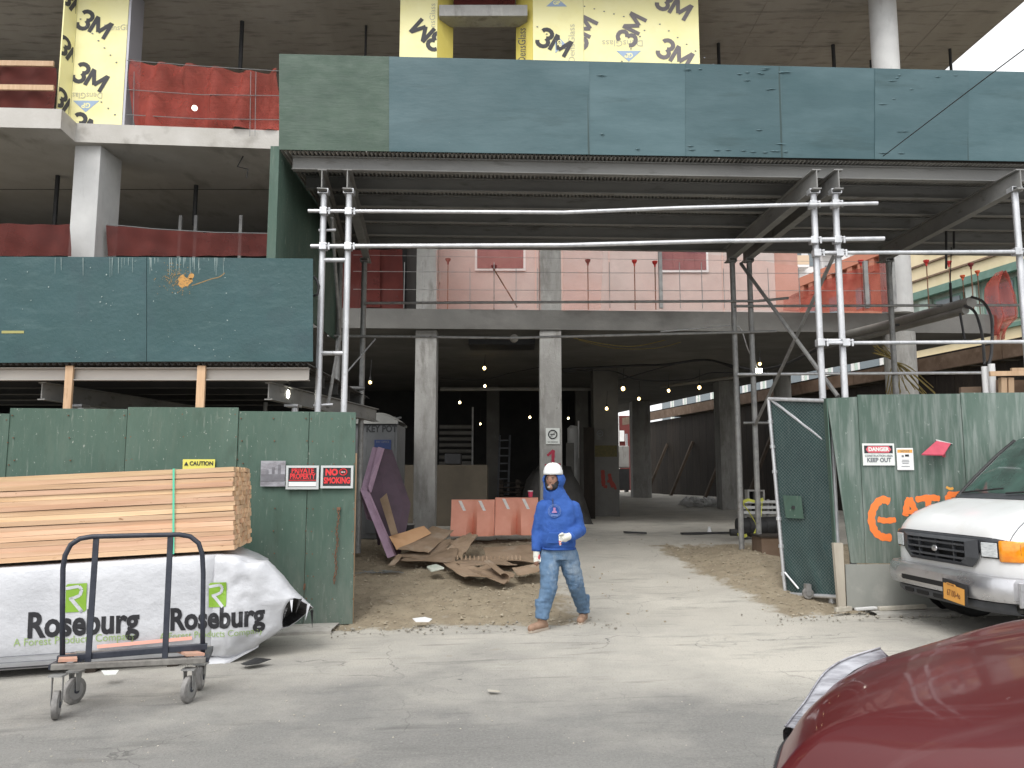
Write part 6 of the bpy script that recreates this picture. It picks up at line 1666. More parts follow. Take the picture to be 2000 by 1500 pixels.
# white cylinder tank in the dark right of numbered column
TK = thing('white_tank', tuple(P(1118, 895, 22)), 'white plastic drum in the dark right of the numbered column', 'tank')
MB().tube([P(1120,900,22)+Vector((0,0,-1.2)), P(1120,900,22), P(1120,838,22), P(1121,832,22)], [.16,.17,.17,.10], 16).build('body', M['conc_light'], TK, smooth=True); MB().tube([P(1130,895,21.9), P(1130,822,21.9)], .02, 8).build('pipe', M['white'], TK)
# dark tarp-covered pile left of the dark column
rows = []
for i in range(13):
    r_ = []
    for j in range(13):
        u = i/12*2-1; v = j/12*2-1; h = 1.35*max(0, 1-abs(u)**3)*max(0, 1-abs(v)**3)
        r_.append((.95+u*.9+.1*noise.noise(Vector((i*.4,j*.4,0))), 19.2+v*.9, .62+h*(1+.2*noise.noise(Vector((i*.6,j*.6,3))))))
    rows.append(r_)
o = MB().grid(rows).build('covered_pile', mat('dark_tarp', (.03,.028,.027), (.05,.048,.045), 3, rough=.7, bump=.6, bscale=8), smooth='full'); tag(o, 'dark tarpaulin covered pile behind the walking man', 'pile')
# pale rubble heap and step deep inside
rk = MB(); rnd = random.Random(21)
for k in range(160):
    x = P(1405-rnd.random()*70, 985, 26).x; y = 26 + rnd.uniform(-.6, .8); r_ = rnd.uniform(.03, .14); c = Vector((x, y, gz(x,y)+rnd.uniform(0,.22)))
    rk.add([c+Vector((r_,0,0)), c+Vector((0,r_,0)), c-Vector((r_,0,0)), c-Vector((0,r_,0)), c+Vector((0,0,r_*.8)), c-Vector((0,0,r_))], [(0,1,4),(1,2,4),(2,3,4),(3,0,4),(1,0,5),(2,1,5),(3,2,5),(0,3,5)])
o = rk.build('rubble_heap', M['conc_light'], kind='stuff', fix=False); o['label'] = 'heap of pale rubble beside the tall far column'
o = struct(MB().box(P(1206,985,28).x, P(1410,985,28).x, 28, 31.6, .6, P(0,981,28).z).build('step', M['conc'], bevel=.02))
# planks on the floor
for i, (pts, lb) in enumerate([([(1218,1023),(1262,1025)], 'dark strip lying on the concrete right of the dark column'), ([(1330,1030),(1425,1031)], 'long dark strip lying on the concrete near the inner scaffold legs')]):
    a0 = P(pts[0][0], pts[0][1], 15.5); b0_ = P(pts[1][0], pts[1][1], 15.5); a0.z = gz(a0.x,15.5)+.03; b0_.z = gz(b0_.x,15.5)+.03
    o = MB().bar(a0, b0_, .12, .03).build('floor_plank', M['black']); tag(o, lb, 'plank')
c = P(1385, 1024, 15.6); o = MB().tube([(c.x,15.6,gz(c.x,15.6)), (c.x,15.6,gz(c.x,15.6)+.12)], [.05,.02], 10).build('traffic_marker', M['white']); tag(o, 'tiny white cone shaped scrap on the long dark strip', 'scrap')
# black drainage pipe and blocks behind gate
DP = thing('drain_pipe', tuple(P(1480, 1045, 13.9)), 'black plastic drain pipe lying behind the inner right scaffold legs', 'pipe')
MB().tube([P(1440,1030,14.3), P(1530,1026,14.3)], .16, 18).build('pipe', M['black'], DP, smooth=True)
for px in (1448,1462,1478,1494,1510): MB().tube([P(px,1029.5,14.3), P(px+3,1029.3,14.3)], .175, 18).build('pipe_rib', M['black'], DP)
MB().tube([P(1426,1040,14.0), P(1440,1040,14.0)], .06, 12).build('pipe_cap', M['black'], DP)
for i, (px, py, lb) in enumerate([(1474, 968, 'upper grey concrete block behind the inner scaffold leg'), (1478, 992, 'lower grey concrete block behind the inner scaffold leg'), (1505, 992, 'grey concrete block nearest the gate behind the scaffold leg')]):
    c = P(px, py, 15.2); t = thing('concrete_block', (c.x, 15.2, c.z-.1), lb, 'block')
    mb = MB()
    mb.box(c.x-.16,c.x+.16,15.1,15.3,c.z+.08,c.z+.11); mb.box(c.x-.16,c.x+.16,15.1,15.3,c.z-.11,c.z-.08)
    for q in (-.16,-.015,.13): mb.box(c.x+q,c.x+q+.03,15.1,15.3,c.z-.08,c.z+.08)
    mb.build('block', M['conc'], t); MB().box(c.x-.13,c.x+.13,15.27,15.28,c.z-.08,c.z+.08).build('core', M['deepblack'], t)
for py in (1006, 1013):
    pass
MB_ = thing('metal_rack', tuple(P(1500, 1030, 15.0)), 'low pale steel rack behind the black pipe near the gate', 'rack')
for py in (980, 991, 1001): MB().bar(P(1452, py, 15.0), P(1545, py, 15.0), .04, .05).build('rail', M['conc_light'], MB_)
for px in (1456, 1500, 1542): MB().bar(P(px, 975, 15.05), P(px, 1035, 15.05), .04, .04).build('leg', M['steel_dull'], MB_)
TB = thing('timber_box', tuple(P(1505, 1075, 12.4)), 'low brown timber box on the dirt behind the open gate', 'box')
A = P(1488, 1073, 12.4); C = P(1560, 1050, 12.4)
MB().box(A.x, C.x, 12.4, 12.9, gz(A.x,12.4)-.05, C.z).build('side', M['brownwood'], TB); MB().box(A.x-.02, C.x+.02, 12.38, 12.92, C.z+.001, C.z+.03).build('lid', M['darkwood'], TB)
# yellow tape around the legs
tp = thing('caution_tape', tuple(P(1465, 1050, 13.6)), 'yellow caution tape tied between the inner right scaffold legs', 'tape')
def ribbon(pts, w, m, par, name='strip'):
    P3 = [P(*p) for p in pts]; rows = [[p+Vector((0,0,w/2)), p+Vector((.3*w,0,-w/2))] for p in P3]; return MB().grid(rows).build(name, M[m], par, solid=.001)
ribbon([(1448,982,13.75),(1460,976,13.7),(1475,980,13.7),(1490,975,13.75)], .05, 'hivis', tp)
ribbon([(1450,984,13.7),(1462,1000,13.6),(1474,1020,13.55),(1478,1040,13.5),(1490,1047,13.4)], .06, 'hivis', tp)
ribbon([(1488,978,13.7),(1486,1005,13.6),(1478,1030,13.55),(1470,1048,13.5)], .04, 'hivis', tp)
ribbon([(1440,1044,13.5),(1450,1048,13.45),(1458,1045,13.4)], .05, 'hivis', tp)
# small dumped things on dirt left: grey wires
wsm = MB(); rnd = random.Random(31)
for k in range(12):
    c = P(rnd.uniform(705, 760), rnd.uniform(1088, 1108), 11.8); c.z = gz(c.x, c.y)+.02
    wsm.tube([c, c+Vector((rnd.uniform(-.15,.15), rnd.uniform(-.1,.1), rnd.uniform(0,.05))), c+Vector((rnd.uniform(-.25,.25), rnd.uniform(-.1,.1), .01))], .006, 4)
o = wsm.build('wire_scraps', M['wire'], kind='stuff', fix=False); o['label'] = 'tangle of pale wire scraps on the gravel below the foam boards'
BK = thing('bucket', tuple(P(790, 1045, 13.5)), 'dark bucket with pale lid behind the cardboard and the first column', 'bucket')
c = P(792, 1040, 13.6); MB().tube([c+Vector((0,0,-.15)), c+Vector((0,0,.13))], [.13,.15], 16).build('body', M['black'], BK); MB().tube([c+Vector((0,0,.13)), c+Vector((0,0,.15))], .155, 16).build('lid', M['conc'], BK)

# ceiling services and stored things in the dark ground floor
for i, (px0, py0, Y0, px1, py1, Y1, r_, lb) in enumerate([(860, 760, 22, 1160, 752, 22, .05, 'long thin pipe under the ceiling behind the two square columns'), (1290, 735, 22, 1500, 728, 19, .04, 'thin pipe under the ceiling near the tall far column')]):
    a0 = P(px0, py0, Y0); b0 = P(px1, py1, Y1); a0.z = b0.z = min(a0.z, b0.z)
    o = MB().tube([a0, b0], r_, 8).build('ceiling_pipe', M['conduit'], smooth=True); tag(o, lb, 'pipe')
o = MB().box(P(915,650,16.6).x, P(1045,650,16.6).x, 16.6, 17.4, Z1-.16, Z1-.002).build('slot_shade_box', M['black']); tag(o, 'black box standing in for the dark slot under the slab edge between square columns', 'box')  # solid black box added in place of the slot's darkness
LD = thing('ladder', tuple(P(985, 960, 21)), 'dim ladder leaning in the dark left of the numbered column', 'ladder')
for px in (972, 992): MB().bar(P(px, 985, 20.4), P(px+4, 850, 21.2), .05, .03).build('side_rail', M['grille'], LD)
for k in range(8): py = 860+k*15; MB().bar(P(975, py, 20.9), P(993, py, 20.9), .03, .03).build('rung', M['grille'], LD)
PL = thing('pallet_stack', tuple(P(1010, 975, 19)), 'dark stack of pallets behind the right orange barrier', 'pallets')
for k in range(5):
    A = P(975, 972-k*9, 19); C = P(1048, 972-k*9, 19)
    MB().box(A.x, C.x, 19, 20, A.z-.10, A.z-.075).build('pallet', M['darkwood'], PL)
    for q in (0, .46, .92): MB().box(A.x+(C.x-A.x-.1)*q/.92, A.x+(C.x-A.x-.1)*q/.92+.1, 19, 20, A.z-.075, A.z-.012).build('bearer', M['darkwood'], PL)
for i, (px, w_, h_, m, lb) in enumerate([(1140, 16, 150, 'darkwood', 'tall brown plywood sheet leaning between the numbered and dark painted columns'), (1105, 12, 120, 'conc_dark', 'grey board leaning right of the numbered column')]):
    A = P(px, 985, 20.5); C = P(px+w_, 985-h_, 21); o = MB().slab([(A.x, 20.4, .62), (C.x, 20.4, .62), (C.x+.05, 20.9, C.z), (A.x+.05, 20.9, C.z)], (0,.03,0)).build('leaning_board', M[m]); tag(o, lb, 'board')
# ================================================================ WHITE VAN
def interp(tab, t):
    if t <= tab[0][0]: return tab[0][1]
    for (a, b), (c, d) in zip(tab, tab[1:]):
        if t <= c: return b + (d-b)*(t-a)/(c-a)
    return tab[-1][1]
VX, VY, VA = 4.30, 8.11, R(4.5)
VZ = gx(5.5) - .012
V = thing('van', (VX, VY, VZ), 'white van with dark grille and orange corner lamp parked before the right fence', 'van')
TV = Matrix.Translation((VX, VY, VZ)) @ Matrix.Rotation(VA, 4, 'Z') @ Matrix.Rotation(R(-.6), 4, 'Y')
base = [(.12,.40),(.03,.44),(.0,.56),(-.005,.66),(.0,.80),(.0,.90),(.01,.945),(.035,1.005),(.09,1.065),(.22,1.135),(.40,1.205),(.62,1.265),(.74,1.30),(.95,1.49),(1.22,1.74),(1.42,1.90),(1.58,1.99),(2.0,2.05),(3.6,2.09),(5.2,2.06),(5.42,1.95),(5.5,1.5),(5.52,1.0),(5.48,.40)]
def vpt(i, v):
    u, z = base[i]; e = max(0, (abs(v)-.62)/.35); e2 = e**2.4
    if i <= 8: u += .17*e2 * (1 if i < 7 else 1.2)
    elif i <= 15: u += .10*e2
    if 6 <= i <= 12: z -= .050*e2
    if 13 <= i <= 15: z -= .02*e2
    if 16 <= i <= 19: z -= .16*e**3
    if i >= 20: u -= .1*e2
    vv = v * (1 - .13*max(0, z-1.15)) 
    return Vector((u, vv, z))
vst = [-.97,-.962,-.94,-.90,-.84,-.74,-.62,-.45,-.22,0,.22,.45,.62,.74,.84,.90,.94,.962,.97]
mb = MB(TV); rows = [[vpt(i, v) for i in range(len(base))] for v in vst]; mb.grid(rows)
n_ = len(base)
def fill_side(mb, v):
    # side wall as horizontal strips between front outline and rear outline
    zs = [.40,.6,.8,.95,1.05,1.2,1.35,1.6,1.85,1.95]
    s_ = 1 if v > 0 else -1
body = mb
k0 = len(body.v)
side_l = [vpt(i, -.97) for i in range(n_)]; side_r = [vpt(i, .97) for i in range(n_)]
body.add(side_l, [tuple(range(n_))]); body.add(side_r, [tuple(range(n_))])
body.build('body', M['whitepaint'], V, smooth=True)
def vpatch(i0f, v0, v1, name, m, off=.006, nv=12, par=None, i1f=None, ni=4, th=0, smooth=True):
    def ev(t, v):
        i = int(min(t, n_-2)); f = t-i; return vpt(i, v).lerp(vpt(i+1, v), f)
    rows = []
    for a_ in range(nv+1):
        v = v0 + (v1-v0)*a_/nv; r_ = []
        for b_ in range(ni+1):
            t = i0f + (i1f-i0f)*b_/ni
            p = ev(t, v); d1 = ev(min(t+.05, n_-1.01), v) - ev(max(t-.05,0), v); d2 = ev(t, min(v+.01,.97)) - ev(t, max(v-.01,-.97))
            nn = d2.cross(d1); nn = nn.normalized() if nn.length > 0 else Vector((-1,0,0))
            if nn.dot(p - Vector((2.5,0,.8))) < 0: nn = -nn
            r_.append(p + nn*off)
        rows.append(r_)
    return MB(TV).grid(rows).build(name, M[m], par or V, smooth='full' if smooth else False, solid=th)
# windscreen, cowl, wiper
vpatch(12.1, -.80, .80, 'windscreen', 'vanglass', .008, 14, i1f=15.1, ni=8)
vpatch(11.15, -.86, .86, 'cowl', 'grille', .006, 12, i1f=12.15, ni=3)
for v0, v1 in ((.72,.1),(-.0,-.7)):
    a0 = TV @ (vpt(12, v0) + Vector((-.02,0,.03))); c0 = TV @ (vpt(12, v1).lerp(vpt(13,v1),.25) + Vector((-.03,0,.03)))
    MB().tube([a0, c0], .009, 6).build('wiper', M['black'], V)
for s_ in (-1,1):  # roof gutter / pillar trim
    pts = [TV @ (vpt(i, .955*s_) + Vector((-.01, .008*s_, .012))) for i in (12,13,14,15,16)]
    MB().tube(pts, .018, 8).build('pillar_trim', M['black'], V, smooth=True)
    mb = MB(TV); yy = .975*s_
    w0 = mb.slab([(1.32,.93*s_,1.33),(2.35,.935*s_,1.33),(2.35,.87*s_,1.83),(1.60,.87*s_,1.83)], (0,.012*s_+.02*s_,0)).build('side_window', M['vanglass'], V)
    mb = MB(TV).slab([(1.28,.96*s_+.0,.5),(2.42,.96*s_,.5),(2.42,.96*s_,1.2),(1.28,.96*s_,1.2)], (0,.018*s_,0)); d_ = mb.build('door', M['whitepaint'], V, bevel=.008)
    MB(TV).box(2.2,2.36,.98*s_,1.005*s_,1.08,1.12).build('handle', M['grille'], d_)
    mr = MB(TV).box(1.22,1.34,1.0*s_,1.22*s_,1.30,1.55).build('mirror', M['grille'], V, bevel=.03)
# hood shut line and lip
vpatch(5.95, -.955, .955, 'hood_gap', 'black', .0025, 20, i1f=6.06, ni=1)
for s_ in (-1,1):
    pts = [TV @ (vpt(i, .87*s_) + Vector((0,0,.002))) for i in (6,7,8,9,10,11)]; MB().tube(pts, .0045, 5).build('hood_seam', M['ink'], V)
# grille surround
vpatch(4.05, -.94, .94, 'grille_surround', 'grille', .010, 24, i1f=5.92, ni=4, th=.012)
# central grille, proud of the surround
def gpt(v, z, off): 
    e = max(0, (abs(v)-.62)/.35); return TV @ Vector((-.03-off+.17*e**2.4, v, z))
GRL = MB()
outer = [(.60,.925),(.60,.75),(.50,.665),(-.50,.665),(-.60,.75),(-.60,.925)]
inner_ = [(.47,.895),(.47,.76),(.40,.70),(-.40,.70),(-.47,.76),(-.47,.895)]
nO = len(outer)
vs_ = [gpt(v, z, 0) for v, z in outer] + [gpt(v, z, .045) for v, z in inner_] + [gpt(v, z, -.03) for v, z in inner_]
fs_ = [(i, (i+1)%nO, nO+(i+1)%nO, nO+i) for i in range(nO)] + [(nO+i, nO+(i+1)%nO, 2*nO+(i+1)%nO, 2*nO+i) for i in range(nO)]
gr_ = GRL.add(vs_, fs_).build('grille', M['grille'], V, smooth=False, solid=.006)
MB().slab([gpt(v, z, -.022) for v, z in inner_], TV.to_3x3() @ Vector((.01,0,0))).build('grille_void', M['deepblack'], gr_)
for z in (.735,.80,.862):
    MB().bar(gpt(.46,z,.03), gpt(-.46,z,.03), .03, .018).build('grille_bar', M['grille'], gr_)
for v in (.28,.0,-.28): MB().bar(gpt(v,.89,.022), gpt(v,.70,.022), .03, .014).build('grille_bar', M['grille'], gr_)
MB().ball(gpt(0,.80,.05), .035, 12, 8, (.4,1.6,.9)).build('badge', M['chrome'], gr_, smooth='full')
# headlamps and corner lamps
for s_ in (-1,1):
    def hp(v, z, o=0):
        e = max(0, (v-.62)/.35); return TV @ Vector((-.018-o+.17*e**2.4, v*s_, z))
    MB().slab([hp(.635,.905),hp(.635,.775),hp(.80,.775),hp(.80,.905)], TV.to_3x3() @ Vector((-.012,0,0))).build('headlight', M['lens'], V, bevel=.006)
    MB().slab([hp(.62,.915,-.004),hp(.62,.765,-.004),hp(.81,.765,-.004),hp(.81,.915,-.004)], TV.to_3x3() @ Vector((-.008,0,0))).build('headlight_bezel', M['black'], V)
    rows = []
    for k in range(9):
        t = k/8; v = (.815 if s_ < 0 else .925) + (.17 if s_ < 0 else .06)*min(1,t*1.4); r_ = []
        for z in (.745,.755,.83,.915,.925):
            e = max(0, (min(v,.97)-.62)/.35); uu = -.02+.17*e**2.4 + (.0 if t < .5 else (t-.5)*.40)
            r_.append(TV @ Vector((uu + (.008 if z in (.745,.925) else 0), (v+(.006 if t > .7 else 0))*s_, z)))
        rows.append(r_)
    MB().grid(rows).build('corner_lamp', M['amber'], V, smooth='full', solid=.02)
# white lower lip under the grille stays body; bumper
rows = []
bprof = [(.10,.59),(-.02,.608),(-.10,.60),(-.128,.57),(-.135,.49),(-.132,.43),(-.115,.398),(-.04,.39),(.05,.39)]
bv = [-1.0,-.995,-.97,-.92,-.84,-.72,-.55,-.3,0,.3,.55,.72,.84,.92,.97,.995,1.0]
for v in bv:
    e = max(0,(abs(v)-.58)/.42); rows.append([(u + .17*e**2.2 + (.10 if abs(v) > .99 else 0), v, z - .0*e) for u, z in bprof])
bmp = MB(TV).grid(rows).build('bumper', M['chrome'], V, smooth=True, solid=.006)
for s_ in (-1, 1):
    MB(TV).slab([(.05,1.0*s_,.58),(.60,1.0*s_,.56),(.60,1.0*s_,.38),(.05,1.0*s_,.36)], (0,-.03*s_,0)).build('bumper_end', M['chrome'], bmp, bevel=.008)
def bslot(v0, v1, z0, z1, par, off=.138, m='deepblack', name='bumper_slot'):
    MB(TV).slab([(-off,v0,z0+.01),(-off,v0+.02*(1 if v1 > v0 else -1),z0),(-off,v1-.02*(1 if v1 > v0 else -1),z0),(-off,v1,z0+.01),(-off,v1,z1),(-off,v0,z1)], (.008,0,0)).build(name, M[m], par)
bslot(-.28, .52, .445, .495, bmp)
# valance below
rows = []
for v in [-.9,-.82,-.6,-.3,0,.3,.6,.82,.9]:
    e = max(0,(abs(v)-.55)/.35); rows.append([(u+.16*e**2, v, z) for u, z in ((-.03,.388),(-.085,.375),(-.08,.32),(-.04,.285),(.10,.28))])
va_ = MB(TV).grid(rows).build('valance', M['grille'], V, smooth=True, solid=.008)
for v0, v1 in ((.55,.40),(.34,.14),(.06,-.16)): bslot(v1, v0, .315, .355, va_, .092)
# number plate, bent, driver side of centre
PT2 = TV @ Matrix.Translation((-.152, -.40, .43)) 
pf = frame(PT2.translation, TV.to_3x3() @ Vector((0,-1,0)), (0,0,1)); pf = rotT(pf, -4)
pb = MB(pf).slab([(-.18,-.10,0),(.18,-.10,0),(.18,.095,0),(-.18,.095,0)], (0,0,.012)).build('plate_holder', M['black'], V)
pf2 = pf @ Matrix.Translation((.0,-.02,.014))
MB(pf2).slab([(-.155,-.075,0),(.155,-.075,0),(.155,.07,0),(.04,.075,.004),(.02,.088,.004),(-.10,.088,.004),(-.12,.075,0),(-.155,.075,0)], (0,0,.004)).build('number_plate', M['plate'], V)
text_mb('67100-48', .085, pf2 @ Matrix.Translation((0,-.005,.0055)), off=.001, ext=.0005, sx=.62).build('plate_lettering', M['platetext'], V, fix=False)
text_mb('NEW YORK', .02, pf2 @ Matrix.Translation((-.04,.075,.009)), ext=.0004).build('plate_lettering', M['platetext'], V, fix=False)
# wheels, underbody
MB(TV).box(.25,5.2,-.62,.62,.34,.46).build('underbody', M['deepblack'], V)
def wheel(T, c, r, w, par, s_=1):
    a0 = Vector((0,1,0)); c = Vector(c)
    prof = [(-w/2,r*.62),(-w/2,r*.93),(-w*.38,r),(w*.38,r),(w/2,r*.93),(w/2,r*.62)]
    rows = []
    for k in range(33):
        a2 = 2*math.pi*k/32; rows.append([(c.x+math.cos(a2)*q, c.y+y, c.z+math.sin(a2)*q) for y, q in prof])
    ty = MB(T).grid(rows).build('wheel', M['tyre'], par, smooth=True)
    MB(T).tube([c-a0*w*.35, c+a0*w*.35], r*.64, 24).build('rim', M['rim'], ty)
    MB(T).tube([c-a0*w*.45, c+a0*w*.45], r*.2, 12).build('hub', M['grille'], ty)
TG = Matrix.Translation((VX, VY, VZ)) @ Matrix.Rotation(VA, 4, 'Z')
for u in (.78, 4.3):
    for s_ in (-1, 1): wheel(TG, (u, .80*s_, .375), .375, .24, V)
for u in (.78, 4.3):
    for s_ in (-1,1):
        MB(TV).tube([(u,.965*s_,.42),(u,.985*s_,.42)], .44, 28).build('wheel_arch', M['deepblack'], V)

# ================================================================ RED CAR
CX, CY = .815, 2.62
CZ = 0.0
K = thing('car', (CX, CY, gx(CX)), 'dark red car with dusty hood parked in the right foreground', 'car')
TC = Matrix.Translation((CX, CY, 0))
UF = [(0,0),(.35,.15),(.55,.30),(.70,.43),(.80,.60),(.87,.76),(.93,.80)]
CT_ = [(0,.715),(.02,.745),(.06,.80),(.12,.85),(.20,.892),(.35,.935),(.52,.968),(.78,1.012),(1.03,1.055),(1.38,1.11),(1.75,1.155)]
def smoothtab(tab, t, h=.035): return (interp(tab, t-h) + 2*interp(tab, t) + interp(tab, t+h))/4
def ufv(v): return smoothtab(UF, abs(v), .05) if abs(v) > .05 else interp(UF, abs(v)) 
def hz(u, v):
    a_ = abs(v); k_ = min(.95*ufv(v), .36) * max(0, 1-(u-ufv(v))/.55)
    z = smoothtab(CT_, u-k_) - .035*(a_/.85)**2
    z += .010*math.exp(-((a_-.60)/.05)**2) - .012*math.exp(-((a_-.70)/.06)**2)*min(1,u*2)
    if a_ > .84: z -= .9*(a_-.84)**1.6
    return z
rows = []
vs2 = [-.92,-.90,-.87] + [-.84 + .04*i for i in range(43)] + [.87,.90,.92]
for i in range(31):
    t = (i/30)**1.5; r_ = []
    for v in vs2:
        u0 = ufv(v); u = u0 + (1.72-u0)*t; r_.append(TC @ Vector((u, v, hz(u, v))))
    rows.append(r_)
MB().grid(rows).build('hood', M['carred'], K, smooth='full')
# hood front lip
lipm = M['black']
pts = [TC @ Vector((ufv(v)-.004, v, hz(ufv(v), v)-.006)) for v in [-.85+.05*i for i in range(35)]]
MB().tube(pts, .007, 6).build('hood_gap', M['black'], K)
pts = [TC @ Vector((ufv(v)-.012, v, hz(ufv(v), v)-.016)) for v in [-.55+.05*i for i in range(23)]]
MB().tube(pts, .008, 6).build('nose_trim', M['chrome'], K, smooth='full')
# sides and bumper skin
for s_ in (-1, 1):
    rows = []
    for i in range(25):
        u = .80 + 3.35*i/24; zt_ = hz(min(u,1.7), .92) if u < 1.7 else hz(1.7,.92) - .0
        rows.append([TC @ Vector((u, .92*s_, zt_)), TC @ Vector((u, .945*s_, zt_-.06)), TC @ Vector((u, .955*s_, .75)), TC @ Vector((u, .95*s_, .5)), TC @ Vector((u, .92*s_, .24))])
    MB().grid(rows).build('side_panel', M['carred'], K, smooth='full')
rows = []
for v in [-.95,-.93,-.88]+[-.8+.1*i for i in range(17)]+[.88,.93,.95]:
    u0 = ufv(min(abs(v),.93)) ; z0 = hz(ufv(min(abs(v),.92)), min(abs(v),.90)*(1 if v>0 else -1))
    if abs(v) > .5: u0b = u0-.10*min(1,(abs(v)-.5)/.2); z0b = min(z0, .72) - .16*min(1,(abs(v)-.5)/.2)
    else: u0b, z0b = u0, z0
    rows.append([TC @ Vector((u0b+.0, v, z0b-.03)), TC @ Vector((u0b-.02, v, z0b-.12)), TC @ Vector((u0b-.03, v, .45)), TC @ Vector((u0b-.02, v, .30)), TC @ Vector((u0b, v, .20))])
MB().grid(rows).build('front_bumper', M['carred'], K, smooth='full')
MB().slab([TC @ Vector((ufv(v)-.02, v, z)) for v, z in ((-.25,.58),(.25,.58),(.22,.42),(-.22,.42))], (-.02,0,0)).build('car_grille', M['deepblack'], K)
# headlights: lens swelling beyond the hood edge at the corners
for s_ in (-1, 1):
    A_ = [(.52,.27),(.60,.335),(.68,.41),(.76,.52),(.82,.63),(.87,.765)]            # (v,u) along the hood edge
    inn = [Vector((u+.012, v, hz(u, v)-.006)) for v, u in A_]
    out = [Vector((.16,.56,.640)), Vector((.235,.72,.665)), Vector((.325,.82,.725)), Vector((.43,.885,.815)), Vector((.565,.915,.877)), Vector((.772,.872,.930))]
    def cr(pts, n=5):
        q = []
        for i in range(len(pts)-1):
            p0_, p1_, p2_, p3_ = pts[max(0,i-1)], pts[i], pts[i+1], pts[min(len(pts)-1,i+2)]
            for k in range(n):
                t = k/n; q.append(.5*((2*p1_)+(p2_-p0_)*t+(2*p0_-5*p1_+4*p2_-p3_)*t*t+(-p0_+3*p1_-3*p2_+p3_)*t**3))
        return q + [pts[-1]]
    inn, out = cr(inn), cr(out); out = [a_.lerp(b_2, .56) for a_, b_2 in zip(inn, out)]
    rows = []
    for p, q in zip(inn, out):
        r_ = []
        for k in range(7):
            t = k/6; x = p.lerp(q, t); x.z += .035*math.sin(math.pi*t)*1.0; x.x -= .03*math.sin(math.pi*t); r_.append(TC @ Vector((x.x, x.y*s_, x.z)))
        dk = min(1, (len(inn)-1-len(rows))/8); r_.append(TC @ Vector((q.x+.01, (q.y+.012)*s_, q.z-.08*dk-.005))); r_.append(TC @ Vector((q.x+.02, (q.y+.015)*s_, q.z-.22*dk-.01)))
        rows.append(r_)
    hl = MB().grid(rows).build('headlight', M['carlens'], K, smooth='full')
    pts = [TC @ Vector((u-.004, v*s_, hz(u,v)-.002)) for v, u in A_]; MB().tube(pts, .006, 6).build('lens_seal', M['chrome'], hl, smooth='full')
    pts = [r_[3] + Vector((0,0,.004)) for r_ in rows]; MB().tube(pts, .004, 6).build('lens_ridge', M['carlens'], hl, smooth='full')
# cabin
zc0 = hz(1.7, 0)
cab = [(1.62,1.10,.80),(1.75,1.15,.82),(2.45,1.52,.66),(2.75,1.58,.62),(3.6,1.56,.62),(4.15,1.36,.68),(4.35,1.08,.80)]
rows = []
for u, z, hw in cab: rows.append([TC @ Vector((u,-.90,1.0)), TC @ Vector((u,-hw,z-.03)), TC @ Vector((u,-hw*.7,z)), TC @ Vector((u,0,z+.02)), TC @ Vector((u,hw*.7,z)), TC @ Vector((u,hw,z-.03)), TC @ Vector((u,.90,1.0))])
MB().grid(rows).build('cabin', M['carred'], K, smooth=True)
MB().slab([TC @ Vector(p) for p in ((1.80,-.74,1.20),(2.42,-.60,1.525),(2.42,.60,1.525),(1.80,.74,1.20))], (-.01,0,.018)).build('windscreen', M['glass'], K)
for s_ in (-1,1): MB().slab([TC @ Vector(p) for p in ((2.0,.895*s_,1.06),(2.62,.70*s_,1.50),(3.6,.69*s_,1.48),(4.1,.88*s_,1.06))], (0,.02*s_,.005)).build('side_window', M['glass'], K)
MB().slab([TC @ Vector(p) for p in ((4.15,-.93,.24),(4.15,.93,.24),(4.15,.93,1.08),(4.15,-.93,1.08))], (.18,0,0)).build('tail_panel', M['carred'], K, bevel=.05)
MB().box(CX+.3, CX+4.1, CY-.85, CY+.85, .20, .32).build('underbody', M['deepblack'], K)
zg = gx(CX)
for u in (.85, 3.45):
    for s_ in (-1, 1): wheel(TC, (u, .84*s_, zg+.33), .33, .22, K)
